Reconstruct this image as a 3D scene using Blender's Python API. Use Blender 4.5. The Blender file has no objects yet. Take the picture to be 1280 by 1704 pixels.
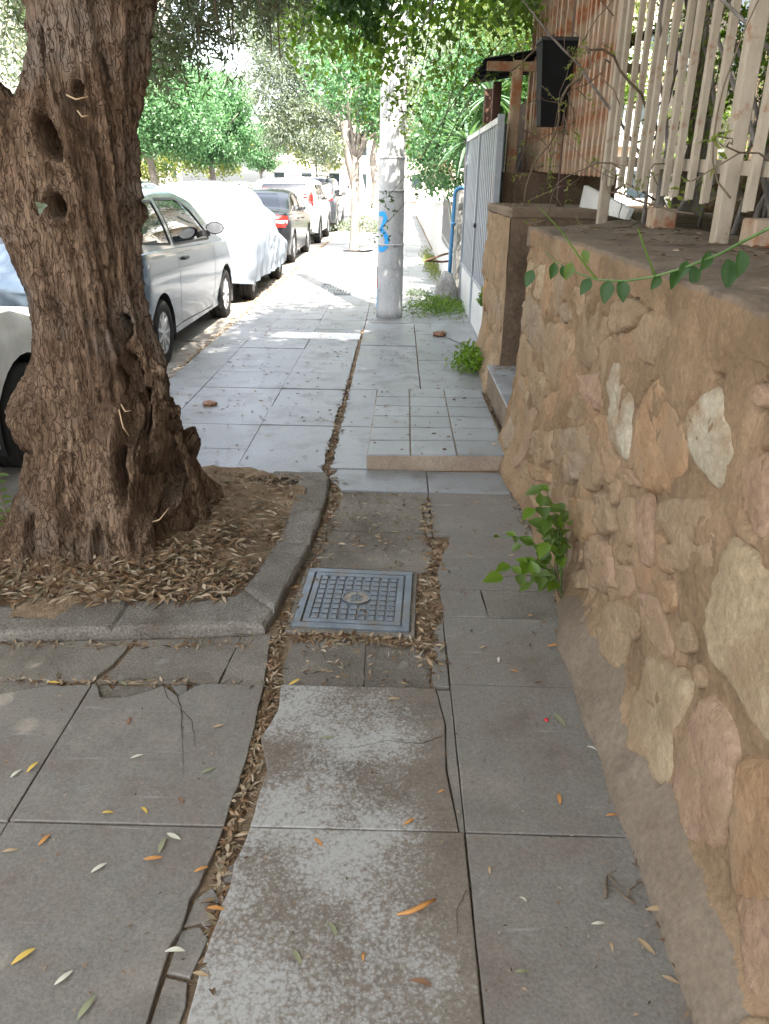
import bpy, bmesh, math, random
import numpy as np
from mathutils import Vector, Matrix
from mathutils.bvhtree import BVHTree
from mathutils.geometry import tessellate_polygon

# ------------------------------------------------------------------ camera, sky, sun, exposure
SC = bpy.context.scene
COL = SC.collection
cd = bpy.data.cameras.new('camera'); cam = bpy.data.objects.new('camera', cd); COL.objects.link(cam)
cd.sensor_fit = 'VERTICAL'; cd.sensor_height = 36; cd.lens = 1290 / 1704 * 36
cd.clip_start = 0.05; cd.clip_end = 1500
Rm = Matrix(((0.9996988871440665, -0.022496613120864036, 0.009799869438176213),
             (0.01782930176228266, 0.39153146669972705, -0.9199919709337848),
             (0.016859746189803588, 0.9198896743534253, 0.39181467044556245)))
cam.matrix_world = Matrix.Translation((0, 0, 1.5)) @ Rm.to_4x4()
SC.camera = cam

SUN_EL, SUN_AZ = math.radians(58), math.radians(160)      # azimuth clockwise from +Y: behind the camera, to the right
SDIR = Vector((math.sin(SUN_AZ) * math.cos(SUN_EL), math.cos(SUN_AZ) * math.cos(SUN_EL), math.sin(SUN_EL)))
W = bpy.data.worlds.new('World'); SC.world = W; W.use_nodes = True
wn = W.node_tree.nodes; wl = W.node_tree.links
bg = wn['Background']; sky = wn.new('ShaderNodeTexSky'); sky.sky_type = 'NISHITA'; sky.sun_disc = False
sky.sun_elevation = SUN_EL; sky.sun_rotation = SUN_AZ; sky.air_density = 1.0; sky.dust_density = 3.0; sky.ozone_density = 1.0
hs = wn.new('ShaderNodeHueSaturation'); hs.inputs['Saturation'].default_value = .42; wl.new(sky.outputs[0], hs.inputs['Color']); wl.new(hs.outputs[0], bg.inputs[0]); bg.inputs[1].default_value = 0.15
sd = bpy.data.lights.new('sun', 'SUN'); sun = bpy.data.objects.new('sun', sd); COL.objects.link(sun)
sd.energy = 5.0; sd.angle = math.radians(0.55); sd.color = (1.0, 0.93, 0.84)
sun.rotation_euler = SDIR.to_track_quat('Z', 'Y').to_euler(); sun.location = (6, -8, 14)
SC.view_settings.view_transform = 'Standard'; SC.view_settings.look = 'None'; SC.view_settings.gamma = 1
SC.view_settings.use_curve_mapping = False; SC.view_settings.exposure = 2.85
SC.render.engine = 'CYCLES'
SC.cycles.max_bounces = 8; SC.cycles.diffuse_bounces = 5; SC.cycles.transparent_max_bounces = 12
SC.cycles.use_denoising = True

# ------------------------------------------------------------------ helpers
rnd = random.Random(7); RS = np.random.RandomState(11)
def U(a, b): return rnd.uniform(a, b)
def meta(o, label=None, cat=None, group=None, kind=None):
    if label: o['label'] = label
    if cat: o['category'] = cat
    if group: o['group'] = group
    if kind: o['kind'] = kind
    return o
def thing(name, label, cat, loc=(0, 0, 0), rotz=0, group=None):
    o = bpy.data.objects.new(name, None); COL.objects.link(o); o.empty_display_size = .1
    o.location = loc; o.rotation_euler = (0, 0, rotz)
    return meta(o, label, cat, group)
def root_struct(name):
    o = bpy.data.objects.new(name, None); COL.objects.link(o); o.empty_display_size = .1; o['kind'] = 'structure'; return o
def mk(name, V, F, mat, parent=None, smooth=False, loc=None):
    me = bpy.data.meshes.new(name)
    if isinstance(F, np.ndarray):
        V = np.asarray(V, dtype=np.float32); n, k = F.shape
        me.vertices.add(len(V)); me.vertices.foreach_set('co', V.ravel())
        me.loops.add(n * k); me.loops.foreach_set('vertex_index', F.astype(np.int32).ravel())
        me.polygons.add(n); me.polygons.foreach_set('loop_start', np.arange(0, n * k, k, dtype=np.int32))
        me.update(calc_edges=True)
    else:
        me.from_pydata([tuple(map(float, v)) for v in V], [], F); me.update()
    return link(name, me, mat, parent, smooth, loc)
def link(name, me, mat, parent=None, smooth=False, loc=None):
    if mat is not None:
        for m in (mat if isinstance(mat, (list, tuple)) else [mat]): me.materials.append(m)
    if smooth: me.polygons.foreach_set('use_smooth', [True] * len(me.polygons))
    o = bpy.data.objects.new(name, me); COL.objects.link(o)
    if parent is not None: o.parent = parent
    if loc is not None: o.location = loc
    return o
class MB:
    def __init__(s): s.v = []; s.f = []; s.mi = []
    def add(s, V, F, mi=0):
        b = len(s.v); s.v += [tuple(map(float, v)) for v in V]; s.f += [[i + b for i in f] for f in F]; s.mi += [mi] * len(F); return s
    def box(s, x0, x1, y0, y1, z0, z1, mi=0, bev=0):
        if bev <= 0:
            V = [(x, y, z) for z in (z0, z1) for y in (y0, y1) for x in (x0, x1)]
            return s.add(V, [(0, 2, 3, 1), (4, 5, 7, 6), (0, 1, 5, 4), (2, 6, 7, 3), (0, 4, 6, 2), (1, 3, 7, 5)], mi)
        b = bev; rings = []
        for z, i in ((z0, b), (z0 + b, 0), (z1 - b, 0), (z1, b)):
            rings.append([(x0 + b, y0 + i, z), (x1 - b, y0 + i, z), (x1 - i, y0 + b, z), (x1 - i, y1 - b, z), (x1 - b, y1 - i, z), (x0 + b, y1 - i, z), (x0 + i, y1 - b, z), (x0 + i, y0 + b, z)])
        return s.loft(rings, mi)
    def loft(s, rings, mi=0, cap=True):
        n = len(rings[0]); V = [p for r in rings for p in r]; F = []
        for k in range(len(rings) - 1):
            for i in range(n):
                j = (i + 1) % n; F.append((k * n + i, k * n + j, (k + 1) * n + j, (k + 1) * n + i))
        if cap: F.append(tuple(range(n))[::-1]); F.append(tuple((len(rings) - 1) * n + i for i in range(n)))
        return s.add(V, F, mi)
    def prism(s, poly, z0, z1, mi=0):
        return s.loft([[(x, y, z0) for x, y in poly], [(x, y, z1) for x, y in poly]], mi)
    def tube(s, P, r, n=8, mi=0, cap=True):
        P = [Vector(p) for p in P]; k = len(P); rr = r if isinstance(r, (list, tuple, np.ndarray)) else [r] * k
        up = Vector((0, 0, 1)); rings = []; prev = None
        for i in range(k):
            t = (P[min(i + 1, k - 1)] - P[max(i - 1, 0)]).normalized()
            if prev is None: a = t.cross(up if abs(t.z) < .9 else Vector((1, 0, 0))).normalized()
            else: a = (prev - t * prev.dot(t)).normalized()
            prev = a; b = t.cross(a)
            rings.append([tuple(P[i] + (a * math.cos(q) + b * math.sin(q)) * rr[i]) for q in [2 * math.pi * j / n for j in range(n)]])
        return s.loft(rings, mi, cap)
    def lathe(s, prof, c=(0, 0, 0), n=24, axis='z', mi=0, cap=True):
        rings = []
        for r, h in prof:
            ring = []
            for j in range(n):
                q = 2 * math.pi * j / n; a, b = r * math.cos(q), r * math.sin(q)
                ring.append((c[0] + a, c[1] + b, c[2] + h) if axis == 'z' else (c[0] + h, c[1] + a, c[2] + b))
            rings.append(ring)
        return s.loft(rings, mi, cap)
    def quad(s, p, mi=0): return s.add(p, [tuple(range(len(p)))], mi)
    def build(s, name, mat, parent=None, smooth=False, loc=None):
        o = mk(name, s.v, s.f, mat, parent, smooth, loc)
        if isinstance(mat, (list, tuple)): o.data.polygons.foreach_set('material_index', s.mi)
        return o
def auto_smooth(o, ang=40):
    bm = bmesh.new(); bm.from_mesh(o.data); c = math.radians(ang)
    for e in bm.edges:
        if len(e.link_faces) == 2 and e.calc_face_angle(0) > c: e.smooth = False
    for f in bm.faces: f.smooth = True
    bm.to_mesh(o.data); bm.free(); return o
def dup(o, parent=None, loc=None):
    c = o.copy(); COL.objects.link(c); c.parent = parent
    if loc is not None: c.location = loc
    for ch in list(o.children): dup(ch, c)
    return c
# numpy lattice noise ------------------------------------------------
def _h(ix, iy, iz):
    n = (ix * 374761393 + iy * 668265263 + iz * 1274126177) & 0xffffffff
    n = ((n ^ (n >> 13)) * 1103515245) & 0xffffffff
    n = ((n ^ (n >> 15)) * 2246822519) & 0xffffffff
    return ((n ^ (n >> 16)) & 0xffff) / 32767.5 - 1
def noise3(P):
    P = np.asarray(P, float); i = np.floor(P).astype(np.int64); f = P - i; u = f * f * f * (f * (f * 6 - 15) + 10); r = 0
    for dx in (0, 1):
        wx = u[:, 0] if dx else 1 - u[:, 0]
        for dy in (0, 1):
            wy = u[:, 1] if dy else 1 - u[:, 1]
            for dz in (0, 1):
                wz = u[:, 2] if dz else 1 - u[:, 2]
                r = r + wx * wy * wz * _h(i[:, 0] + dx, i[:, 1] + dy, i[:, 2] + dz)
    return r
def fbm(P, o=4, g=.5):
    P = np.asarray(P, float); a = 1; r = 0
    for k in range(o): r = r + a * noise3(P * (2.03 ** k) + k * 17.3); a *= g
    return r
def n1(x, s=0): return float(noise3(np.array([[x, s * 3.7 + .5, .5]]))[0])
def sstep(a, b, x): t = np.clip((x - a) / (b - a), 0, 1); return t * t * (3 - 2 * t)

# ------------------------------------------------------------------ materials
MAT = {}
def nt(name):
    m = bpy.data.materials.new(name); m.use_nodes = True; MAT[name] = m; t = m.node_tree
    return m, t, t.nodes, t.links, t.nodes['Principled BSDF']
def ramp(n, stops, interp='LINEAR'):
    r = n.new('ShaderNodeValToRGB'); e = r.color_ramp; e.interpolation = interp
    while len(e.elements) < len(stops): e.elements.new(.5)
    for k, (p, c) in enumerate(stops): e.elements[k].position = p; e.elements[k].color = (*c, 1)
    return r
def mixc(n, l, fac, a, b, mode='MIX'):
    x = n.new('ShaderNodeMix'); x.data_type = 'RGBA'; x.blend_type = mode
    for s, v in ((0, fac), (6, a), (7, b)):
        if hasattr(v, 'links') or hasattr(v, 'is_output'): l.new(v, x.inputs[s])
        elif s == 0: x.inputs[0].default_value = v
        else: x.inputs[s].default_value = (*v, 1)
    return x.outputs[2]
def noiset(n, l, vec, scale, detail=5, rough=.6, stretch=None, dist=0):
    if stretch:
        mp = n.new('ShaderNodeMapping'); mp.inputs[3].default_value = stretch; l.new(vec, mp.inputs[0]); vec = mp.outputs[0]
    t = n.new('ShaderNodeTexNoise'); t.inputs['Scale'].default_value = scale; t.inputs['Detail'].default_value = detail
    t.inputs['Roughness'].default_value = rough; t.inputs['Distortion'].default_value = dist; l.new(vec, t.inputs[0]); return t.outputs[0]
def surf(name, stops, scale=4, rough=.8, bump=.3, bscale=60, bdist=.01, stretch=None, spec=.5, grain=.25, metallic=0, objrand=0, stain=None, coords='Object', rvar=0, stain_or_pit_shade=None, scratch=None, crack=None):
    """stops: colour ramp over large noise; grain: fine value variation; stain: (colour, scale, lo, hi)"""
    m, t, n, l, b = nt(name)
    tc = n.new('ShaderNodeTexCoord'); vec = tc.outputs[coords]
    big = noiset(n, l, vec, scale, 6, .62, stretch)
    r = ramp(n, stops); l.new(big, r.inputs[0]); c = r.outputs[0]
    fine = noiset(n, l, vec, bscale, 6, .7, stretch)
    if grain:
        g = ramp(n, [(.3, (1 - grain,) * 3), (.7, (1 + grain * .6,) * 3)]); l.new(fine, g.inputs[0]); c = mixc(n, l, 1.0, c, g.outputs[0], 'MULTIPLY')
    if stain:
        sc_, s_, lo, hi = stain
        sn = noiset(n, l, vec, s_, 7, .65); sr = ramp(n, [(lo, (0, 0, 0)), (hi, (1, 1, 1))]); l.new(sn, sr.inputs[0]); c = mixc(n, l, sr.outputs[0], c, sc_)
    for st2 in ((stain_or_pit_shade,) if stain_or_pit_shade else ()):
        sc_, s_, lo, hi = st2
        sn = noiset(n, l, vec, s_, 8, .7, dist=.4); sr = ramp(n, [(lo, (0, 0, 0)), (hi, (1, 1, 1))]); l.new(sn, sr.inputs[0]); c = mixc(n, l, sr.outputs[0], c, sc_)
    if scratch:
        sc_, st_, lo, hi = scratch
        sn = noiset(n, l, vec, 3, 4, .6, st_, .3); sr = ramp(n, [(lo, (0, 0, 0)), (hi, (1, 1, 1))]); l.new(sn, sr.inputs[0]); c = mixc(n, l, sr.outputs[0], c, sc_)
    ck = None
    if crack:
        csc, cst, cw, cdark = crack
        mp = n.new('ShaderNodeMapping'); mp.inputs[3].default_value = cst; nz = n.new('ShaderNodeTexNoise'); nz.inputs['Scale'].default_value = csc * .45; nz.inputs['Detail'].default_value = 5
        l.new(vec, nz.inputs[0]); vm = n.new('ShaderNodeVectorMath'); vm.operation = 'SCALE'; vm.inputs['Scale'].default_value = 1.6 / csc; l.new(nz.outputs['Color'], vm.inputs[0]); va = n.new('ShaderNodeVectorMath'); va.operation = 'ADD'; l.new(vec, va.inputs[0]); l.new(vm.outputs[0], va.inputs[1]); l.new(va.outputs[0], mp.inputs[0])
        vo = n.new('ShaderNodeTexVoronoi'); vo.feature = 'DISTANCE_TO_EDGE'; vo.inputs['Scale'].default_value = csc; l.new(mp.outputs[0], vo.inputs[0]); cr = ramp(n, [(0, (0, 0, 0)), (cw, (1, 1, 1))]); l.new(vo.outputs[0], cr.inputs[0]); ck = cr.outputs[0]
        c = mixc(n, l, ck, cdark, c)
    if objrand:
        oi = n.new('ShaderNodeObjectInfo'); rr = ramp(n, [(0, (1 - objrand,) * 3), (1, (1 + objrand * .6,) * 3)]); l.new(oi.outputs['Random'], rr.inputs[0])
        c = mixc(n, l, 1.0, c, rr.outputs[0], 'MULTIPLY')
    l.new(c, b.inputs['Base Color']); b.inputs['Roughness'].default_value = rough; b.inputs['Metallic'].default_value = metallic
    b.inputs['Specular IOR Level'].default_value = spec
    if rvar:
        mr = n.new('ShaderNodeMapRange'); mr.inputs[3].default_value = rough - rvar; mr.inputs[4].default_value = rough + rvar; mr.inputs[1].default_value = .3; mr.inputs[2].default_value = .7
        l.new(big, mr.inputs[0]); l.new(mr.outputs[0], b.inputs['Roughness'])
    if bump:
        bp = n.new('ShaderNodeBump'); bp.inputs['Strength'].default_value = bump; bp.inputs['Distance'].default_value = bdist
        l.new(fine, bp.inputs['Height']); l.new(bp.outputs[0], b.inputs['Normal'])
        if ck is not None:
            b2 = n.new('ShaderNodeBump'); b2.inputs['Strength'].default_value = .9; b2.inputs['Distance'].default_value = .006; l.new(ck, b2.inputs['Height']); l.new(bp.outputs[0], b2.inputs['Normal']); l.new(b2.outputs[0], b.inputs['Normal'])
    return m
def plain(name, col, rough=.5, metallic=0, spec=.5, coat=0, emit=0):
    m, t, n, l, b = nt(name); b.inputs['Base Color'].default_value = (*col, 1); b.inputs['Roughness'].default_value = rough
    b.inputs['Metallic'].default_value = metallic; b.inputs['Specular IOR Level'].default_value = spec; b.inputs['Coat Weight'].default_value = coat; b.inputs['Coat Roughness'].default_value = .04
    tc = n.new('ShaderNodeTexCoord'); f = noiset(n, l, tc.outputs['Object'], 9, 5, .6)
    g = ramp(n, [(.3, tuple(c * .86 for c in col)), (.7, tuple(min(1, c * 1.08) for c in col))]); l.new(f, g.inputs[0]); l.new(g.outputs[0], b.inputs['Base Color'])
    return m
def leafmat(name, cols, rough=.45, trans=.45, spec=.5, tcol=None):
    m, t, n, l, b = nt(name)
    g = n.new('ShaderNodeNewGeometry'); r = ramp(n, [(i / (len(cols) - 1), c) for i, c in enumerate(cols)]); l.new(g.outputs['Random Per Island'], r.inputs[0])
    l.new(r.outputs[0], b.inputs['Base Color']); b.inputs['Roughness'].default_value = rough; b.inputs['Specular IOR Level'].default_value = spec
    if trans:
        tr = n.new('ShaderNodeBsdfTranslucent'); mx = n.new('ShaderNodeMixShader'); mx.inputs[0].default_value = trans
        c2 = mixc(n, l, 1.0, r.outputs[0], tcol or (1.7, 2.0, .7), 'MULTIPLY'); l.new(c2, tr.inputs[0])
        l.new(b.outputs[0], mx.inputs[1]); l.new(tr.outputs[0], mx.inputs[2]); l.new(mx.outputs[0], n['Material Output'].inputs[0])
    return m
surf('slab', [(.30, (.140, .114, .092)), (.42, (.178, .150, .126)), (.52, (.178, .162, .140)), (.62, (.208, .180, .152)), (.74, (.25, .222, .19))], 3.4, .72, .5, 120, .004, grain=.32, objrand=.08, stain=((.12, .10, .08), 3.6, .56, .80), stain_or_pit_shade=((.26, .25, .23), 11, .62, .74), scratch=((.29, .27, .25), (.7, 12, 1), .66, .76), rvar=.1, spec=.3)
surf('slab_far', [(.28, (.17, .168, .165)), (.5, (.225, .226, .226)), (.72, (.29, .293, .295))], 2.4, .42, .35, 80, .003, grain=.25, objrand=.1, stain=((.12, .11, .095), 3.4, .50, .70), stain_or_pit_shade=((.34, .33, .32), 9, .6, .76), rvar=.12)
def lichen():
    m = surf('slab_lichen', [(.28, (.135, .106, .082)), (.5, (.175, .146, .118)), (.72, (.215, .184, .152))], 2.6, .78, .5, 110, .004, grain=.32, objrand=.05, stain=((.09, .078, .062), 4, .55, .76), spec=.25)
    n, l = m.node_tree.nodes, m.node_tree.links; b = n['Principled BSDF']; src = b.inputs['Base Color'].links[0].from_socket
    tc = n.new('ShaderNodeTexCoord'); v = tc.outputs['Object']
    big = noiset(n, l, v, 2.6, 3, .5); med = noiset(n, l, v, 52, 9, .76); 
    vo = n.new('ShaderNodeTexVoronoi'); vo.inputs['Scale'].default_value = 105; wob = n.new('ShaderNodeVectorMath'); wob.operation = 'ADD'
    nz = n.new('ShaderNodeTexNoise'); nz.inputs['Scale'].default_value = 60; l.new(v, nz.inputs[0]); sc = n.new('ShaderNodeVectorMath'); sc.operation = 'SCALE'; sc.inputs['Scale'].default_value = .02
    l.new(nz.outputs['Color'], sc.inputs[0]); l.new(v, wob.inputs[0]); l.new(sc.outputs[0], wob.inputs[1]); l.new(wob.outputs[0], vo.inputs[0])
    a = n.new('ShaderNodeMath'); a.operation = 'MULTIPLY_ADD'; a.inputs[1].default_value = 1.5; l.new(big, a.inputs[0]); l.new(med, a.inputs[2])     # big*1.5+med
    d = n.new('ShaderNodeMath'); d.operation = 'MULTIPLY_ADD'; d.inputs[1].default_value = -.45; l.new(vo.outputs['Distance'], d.inputs[0]); l.new(a.outputs[0], d.inputs[2])
    # lichen keeps away from the right-hand edge of the strip, where feet go
    sx = n.new('ShaderNodeSeparateXYZ'); l.new(v, sx.inputs[0]); mr = n.new('ShaderNodeMapRange'); mr.inputs[1].default_value = -.02; mr.inputs[2].default_value = .17; mr.inputs[3].default_value = 0; mr.inputs[4].default_value = -.3
    l.new(sx.outputs[0], mr.inputs[0]); e = n.new('ShaderNodeMath'); e.operation = 'ADD'; l.new(d.outputs[0], e.inputs[0]); l.new(mr.outputs[0], e.inputs[1])
    r = ramp(n, [(.0, (0, 0, 0)), (1, (1, 1, 1))]); mr2 = n.new('ShaderNodeMapRange'); mr2.inputs[1].default_value = .86; mr2.inputs[2].default_value = 1.17; l.new(e.outputs[0], mr2.inputs[0]); l.new(mr2.outputs[0], r.inputs[0])
    mul = n.new('ShaderNodeMath'); mul.operation = 'MULTIPLY'; mul.inputs[1].default_value = .56; l.new(r.outputs[0], mul.inputs[0])
    l.new(mixc(n, l, mul.outputs[0], src, (.43, .43, .41)), b.inputs['Base Color'])
lichen()
surf('rough_concrete', [(.28, (.13, .112, .09)), (.5, (.20, .175, .145)), (.72, (.27, .24, .2))], 2.6, .95, .9, 130, .008, grain=.38, stain=((.3, .28, .25), 7, .6, .75), spec=.2)
surf('border_concrete', [(.28, (.17, .145, .118)), (.5, (.25, .222, .188)), (.72, (.33, .30, .26))], 4, .95, 1, 120, .014, grain=.6, spec=.15, stain=((.11, .08, .055), 5, .55, .72), stain_or_pit_shade=((.36, .34, .31), 22, .62, .7))
surf('dirt', [(.28, (.12, .08, .05)), (.5, (.24, .168, .108)), (.72, (.36, .27, .185))], 5, 1, .9, 70, .012, grain=.4, spec=.1)
surf('dark_dirt', [(.3, (.03, .022, .016)), (.7, (.07, .05, .035))], 9, 1, .8, 70, .01, grain=.4, spec=.1)
surf('asphalt', [(.28, (.10, .10, .10)), (.5, (.14, .138, .134)), (.72, (.17, .165, .16))], .8, .85, .6, 160, .005, grain=.35)
surf('gutter_concrete', [(.28, (.2, .18, .155)), (.5, (.27, .245, .215)), (.72, (.34, .31, .275))], 2, .9, .6, 90, .005, grain=.3, stain=((.16, .12, .09), 1.8, .58, .7))
surf('wall_plaster', [(.25, (.132, .083, .047)), (.42, (.215, .142, .083)), (.56, (.268, .18, .106)), (.76, (.36, .252, .152))], 3.0, .93, .8, 60, .011, grain=.26, stain=((.30, .175, .10), 3.1, .56, .74), stain_or_pit_shade=((.10, .065, .04), 17, .68, .75), spec=.12)  # small dark spots: shade of pits and crevices painted into the plaster
surf('cap_concrete', [(.25, (.12, .085, .058)), (.5, (.18, .132, .092)), (.75, (.24, .182, .13))], 2.4, .93, .6, 60, .006, grain=.25, stain=((.06, .05, .04), 3.3, .58, .74), spec=.2)
surf('plaster_skirt', [(.25, (.135, .098, .068)), (.5, (.185, .142, .102)), (.75, (.235, .185, .138))], 3.0, .9, .6, 60, .007, grain=.25, spec=.15, stain=((.10, .075, .055), 4, .54, .74))
for nm, a, b_ in (('tan', (.27, .185, .11), (.40, .285, .178)), ('orange', (.32, .19, .10), (.44, .285, .165)), ('pink', (.32, .20, .125), (.41, .28, .19)),
                 ('white', (.38, .32, .22), (.54, .47, .35)), ('cream', (.34, .245, .145), (.47, .36, .23)), ('grey', (.26, .19, .125), (.35, .27, .185))):
    surf('stone_' + nm, [(.25, tuple(.84 * x for x in a)), (.5, tuple(.45 * (x + y) for x, y in zip(a, b_))), (.75, b_)], 6, .9, .9, 50, .012, grain=.28, objrand=.05, stain=((.29, .198, .12), 4.0, .46, .62), stain_or_pit_shade=((.12, .08, .05), 17, .66, .74), spec=.12)  # fine dark spots put crevice shade into the stone colour
surf('pier_plaster', [(.25, (.085, .058, .038)), (.5, (.15, .105, .072)), (.75, (.22, .165, .118))], 2.6, .95, .7, 40, .01, grain=.3, stain=((.2, .15, .1), 5, .6, .7), spec=.1)
surf('grey_tile', [(.28, (.19, .19, .19)), (.5, (.26, .265, .27)), (.72, (.34, .345, .35))], 4, .42, .35, 120, .003, grain=.25, objrand=.13, stain=((.14, .13, .12), 5, .55, .75), rvar=.1)
surf('ramp_side', [(.3, (.24, .18, .13)), (.7, (.36, .29, .22))], 4, .9, .5, 60, .005)
surf('soil', [(.28, (.05, .034, .022)), (.72, (.16, .11, .07))], 3, 1, .9, 40, .02, grain=.4, spec=.1)
surf('bark', [(.26, (.05, .031, .020)), (.40, (.13, .082, .052)), (.55, (.205, .135, .088)), (.75, (.31, .22, .15))], 6, .95, 1, 50, .02, stretch=(1, 1, .35), grain=.6, spec=.1, stain=((.20, .165, .135), 2.3, .52, .72), crack=(58, (1, 1, .09), .07, (.07, .042, .026)))
surf('bark_grey', [(.28, (.13, .11, .095)), (.5, (.22, .195, .17)), (.72, (.3, .27, .24))], 9, .95, .8, 40, .01, stretch=(1, 1, .3), grain=.4, spec=.15)
surf('twig', [(.3, (.08, .055, .035)), (.7, (.2, .15, .1))], 12, .9, .4, 60, .003, stretch=(1, 1, .3))
surf('stem_green', [(.3, (.05, .11, .02)), (.7, (.11, .18, .05))], 12, .5, .2, 60, .002)
surf('pole_concrete', [(.25, (.34, .34, .335)), (.5, (.46, .46, .455)), (.75, (.56, .56, .55))], 2.2, .75, .5, 60, .006, stretch=(1, 1, .5), grain=.22, stain=((.2, .19, .18), 6, .6, .74))
surf('beige_paint', [(.28, (.24, .185, .125)), (.5, (.36, .295, .215)), (.72, (.44, .37, .28))], 5, .6, .25, 60, .003, stretch=(1, 1, .25), grain=.15, stain=((.24, .105, .045), 9, .585, .68))
surf('rusty_beige', [(.28, (.2, .11, .055)), (.5, (.37, .27, .18)), (.72, (.42, .33, .24))], 5, .7, .35, 60, .003, stretch=(1, 1, .2), grain=.25, stain=((.28, .10, .035), 7, .48, .62))
surf('rust', [(.28, (.20, .075, .03)), (.5, (.46, .20, .08)), (.72, (.62, .33, .16))], 3.5, .85, .5, 70, .004, stretch=(1.6, 1.6, .18), grain=.35, spec=.2)
surf('dark_rust', [(.3, (.035, .018, .012)), (.7, (.13, .06, .035))], 5, .8, .4, 60, .004, stretch=(1, 1, .2))
surf('white_paint', [(.28, (.56, .56, .54)), (.72, (.76, .76, .74))], 3, .5, .15, 50, .003, grain=.06, stain=((.42, .38, .32), 6, .6, .72))
surf('gate_paint', [(.28, (.22, .25, .28)), (.72, (.34, .37, .40))], 3, .45, .15, 50, .003, grain=.08, stain=((.3, .24, .18), 8, .62, .72), metallic=.2)
surf('white_wall', [(.28, (.55, .54, .52)), (.72, (.76, .75, .72))], 1.6, .85, .25, 40, .005, grain=.08, stain=((.42, .39, .33), 3, .58, .72))
surf('old_pier', [(.28, (.12, .115, .1)), (.5, (.24, .235, .215)), (.72, (.36, .35, .325))], 5, .95, .8, 30, .012, grain=.35, stain=((.08, .09, .05), 6, .55, .68))
surf('blue_pipe', [(.3, (.03, .13, .25)), (.7, (.05, .2, .36))], 5, .4, .1, 50, .002, grain=.1)
surf('iron_cover', [(.28, (.085, .10, .115)), (.5, (.135, .155, .175)), (.72, (.20, .22, .24))], 9, .42, .35, 160, .002, metallic=.4, grain=.35, stain=((.15, .115, .085), 14, .52, .68))
surf('facade', [(.28, (.58, .54, .46)), (.72, (.70, .66, .58))], .6, .85, .1, 20, .005, grain=.05)
surf('house_wall', [(.28, (.16, .13, .10)), (.72, (.26, .22, .17))], .9, .9, .2, 20, .005, grain=.1)
surf('cloth', [(.3, (.17, .20, .24)), (.7, (.21, .24, .285))], 2, .6, .12, 140, .002, grain=.04)
surf('stone_rock', [(.3, (.2, .17, .14)), (.7, (.36, .32, .27))], 14, .9, .7, 60, .006, grain=.3)
plain('car_silver', (.10, .135, .17), .25, .6, coat=.5); plain('car_white', (.78, .78, .76), .3, 0, coat=1); plain('car_cream', (.72, .71, .64), .3, 0, coat=1)
plain('car_black', (.006, .007, .009), .18, 0, coat=.3); plain('car_dark', (.05, .055, .065), .22, .3, coat=1); plain('car_blue', (.03, .06, .13), .22, .3, coat=1)
plain('black_plastic', (.02, .02, .021), .55); plain('rubber', (.022, .021, .02), .85, spec=.25); plain('rim_metal', (.42, .43, .44), .35, .85)
plain('hubcap', (.55, .56, .57), .4, .5); plain('red_lens', (.55, .015, .012), .15, coat=1); plain('clear_lens', (.75, .75, .75), .12, coat=1); plain('amber_lens', (.6, .2, .03), .15, coat=1)
surf('dark_earth', [(.3, (.012, .009, .007)), (.7, (.05, .036, .025))], 30, 1, 1, 90, .01, grain=.5, spec=.05)
plain('interior', (.03, .03, .034), .8); plain('seat_fabric', (.09, .1, .11), .9); plain('plate_white', (.75, .75, .72), .4); plain('blue_spray', (.02, .33, .72), .6)
plain('mailbox_black', (.008, .009, .010), .7, spec=.15); plain('dark_glass_and_gaps', (.02, .03, .035), .08); plain('sticker_red', (.6, .06, .04), .5); plain('sticker_black', (.03, .03, .035), .5); plain('sticker_blue', (.25, .45, .6), .5)
def glass():
    m, t, n, l, b = nt('car_glass')
    gl = n.new('ShaderNodeBsdfGlossy'); gl.inputs['Roughness'].default_value = .02; gl.inputs[0].default_value = (.95, .97, 1, 1)
    tr = n.new('ShaderNodeBsdfTransparent'); tr.inputs[0].default_value = (.42, .50, .50, 1); fr = n.new('ShaderNodeFresnel'); fr.inputs[0].default_value = 1.9
    mx = n.new('ShaderNodeMixShader'); l.new(fr.outputs[0], mx.inputs[0]); l.new(tr.outputs[0], mx.inputs[1]); l.new(gl.outputs[0], mx.inputs[2]); l.new(mx.outputs[0], n['Material Output'].inputs[0])
glass()
leafmat('leaf_olive', [(.045, .062, .03), (.075, .098, .052), (.11, .135, .085), (.16, .18, .13)], .5, .3)
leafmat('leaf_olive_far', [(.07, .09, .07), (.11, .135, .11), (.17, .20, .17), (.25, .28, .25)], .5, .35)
leafmat('leaf_green', [(.05, .082, .016), (.08, .125, .026), (.11, .165, .038), (.16, .21, .06)], .42, .6)
leafmat('leaf_orange_tree', [(.045, .11, .045), (.07, .16, .07), (.10, .20, .09), (.15, .25, .13)], .45, .4, tcol=(1.3, 1.6, 1.0))
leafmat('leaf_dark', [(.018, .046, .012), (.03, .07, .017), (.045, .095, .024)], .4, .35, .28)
leafmat('leaf_lime', [(.08, .14, .015), (.11, .18, .02), (.15, .21, .03)], .4, .5)
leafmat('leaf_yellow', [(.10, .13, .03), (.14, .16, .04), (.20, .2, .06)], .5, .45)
leafmat('leaf_yucca', [(.06, .12, .07), (.09, .16, .10), (.15, .22, .15)], .35, .25)
leafmat('litter', [(.05, .026, .013), (.12, .065, .032), (.20, .125, .07), (.28, .195, .12), (.36, .285, .2), (.12, .10, .06), (.18, .1, .05)], .8, 0, .2)
leafmat('litter_far', [(.10, .06, .03), (.22, .14, .07), (.3, .2, .1)], .8, 0, .2)
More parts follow.
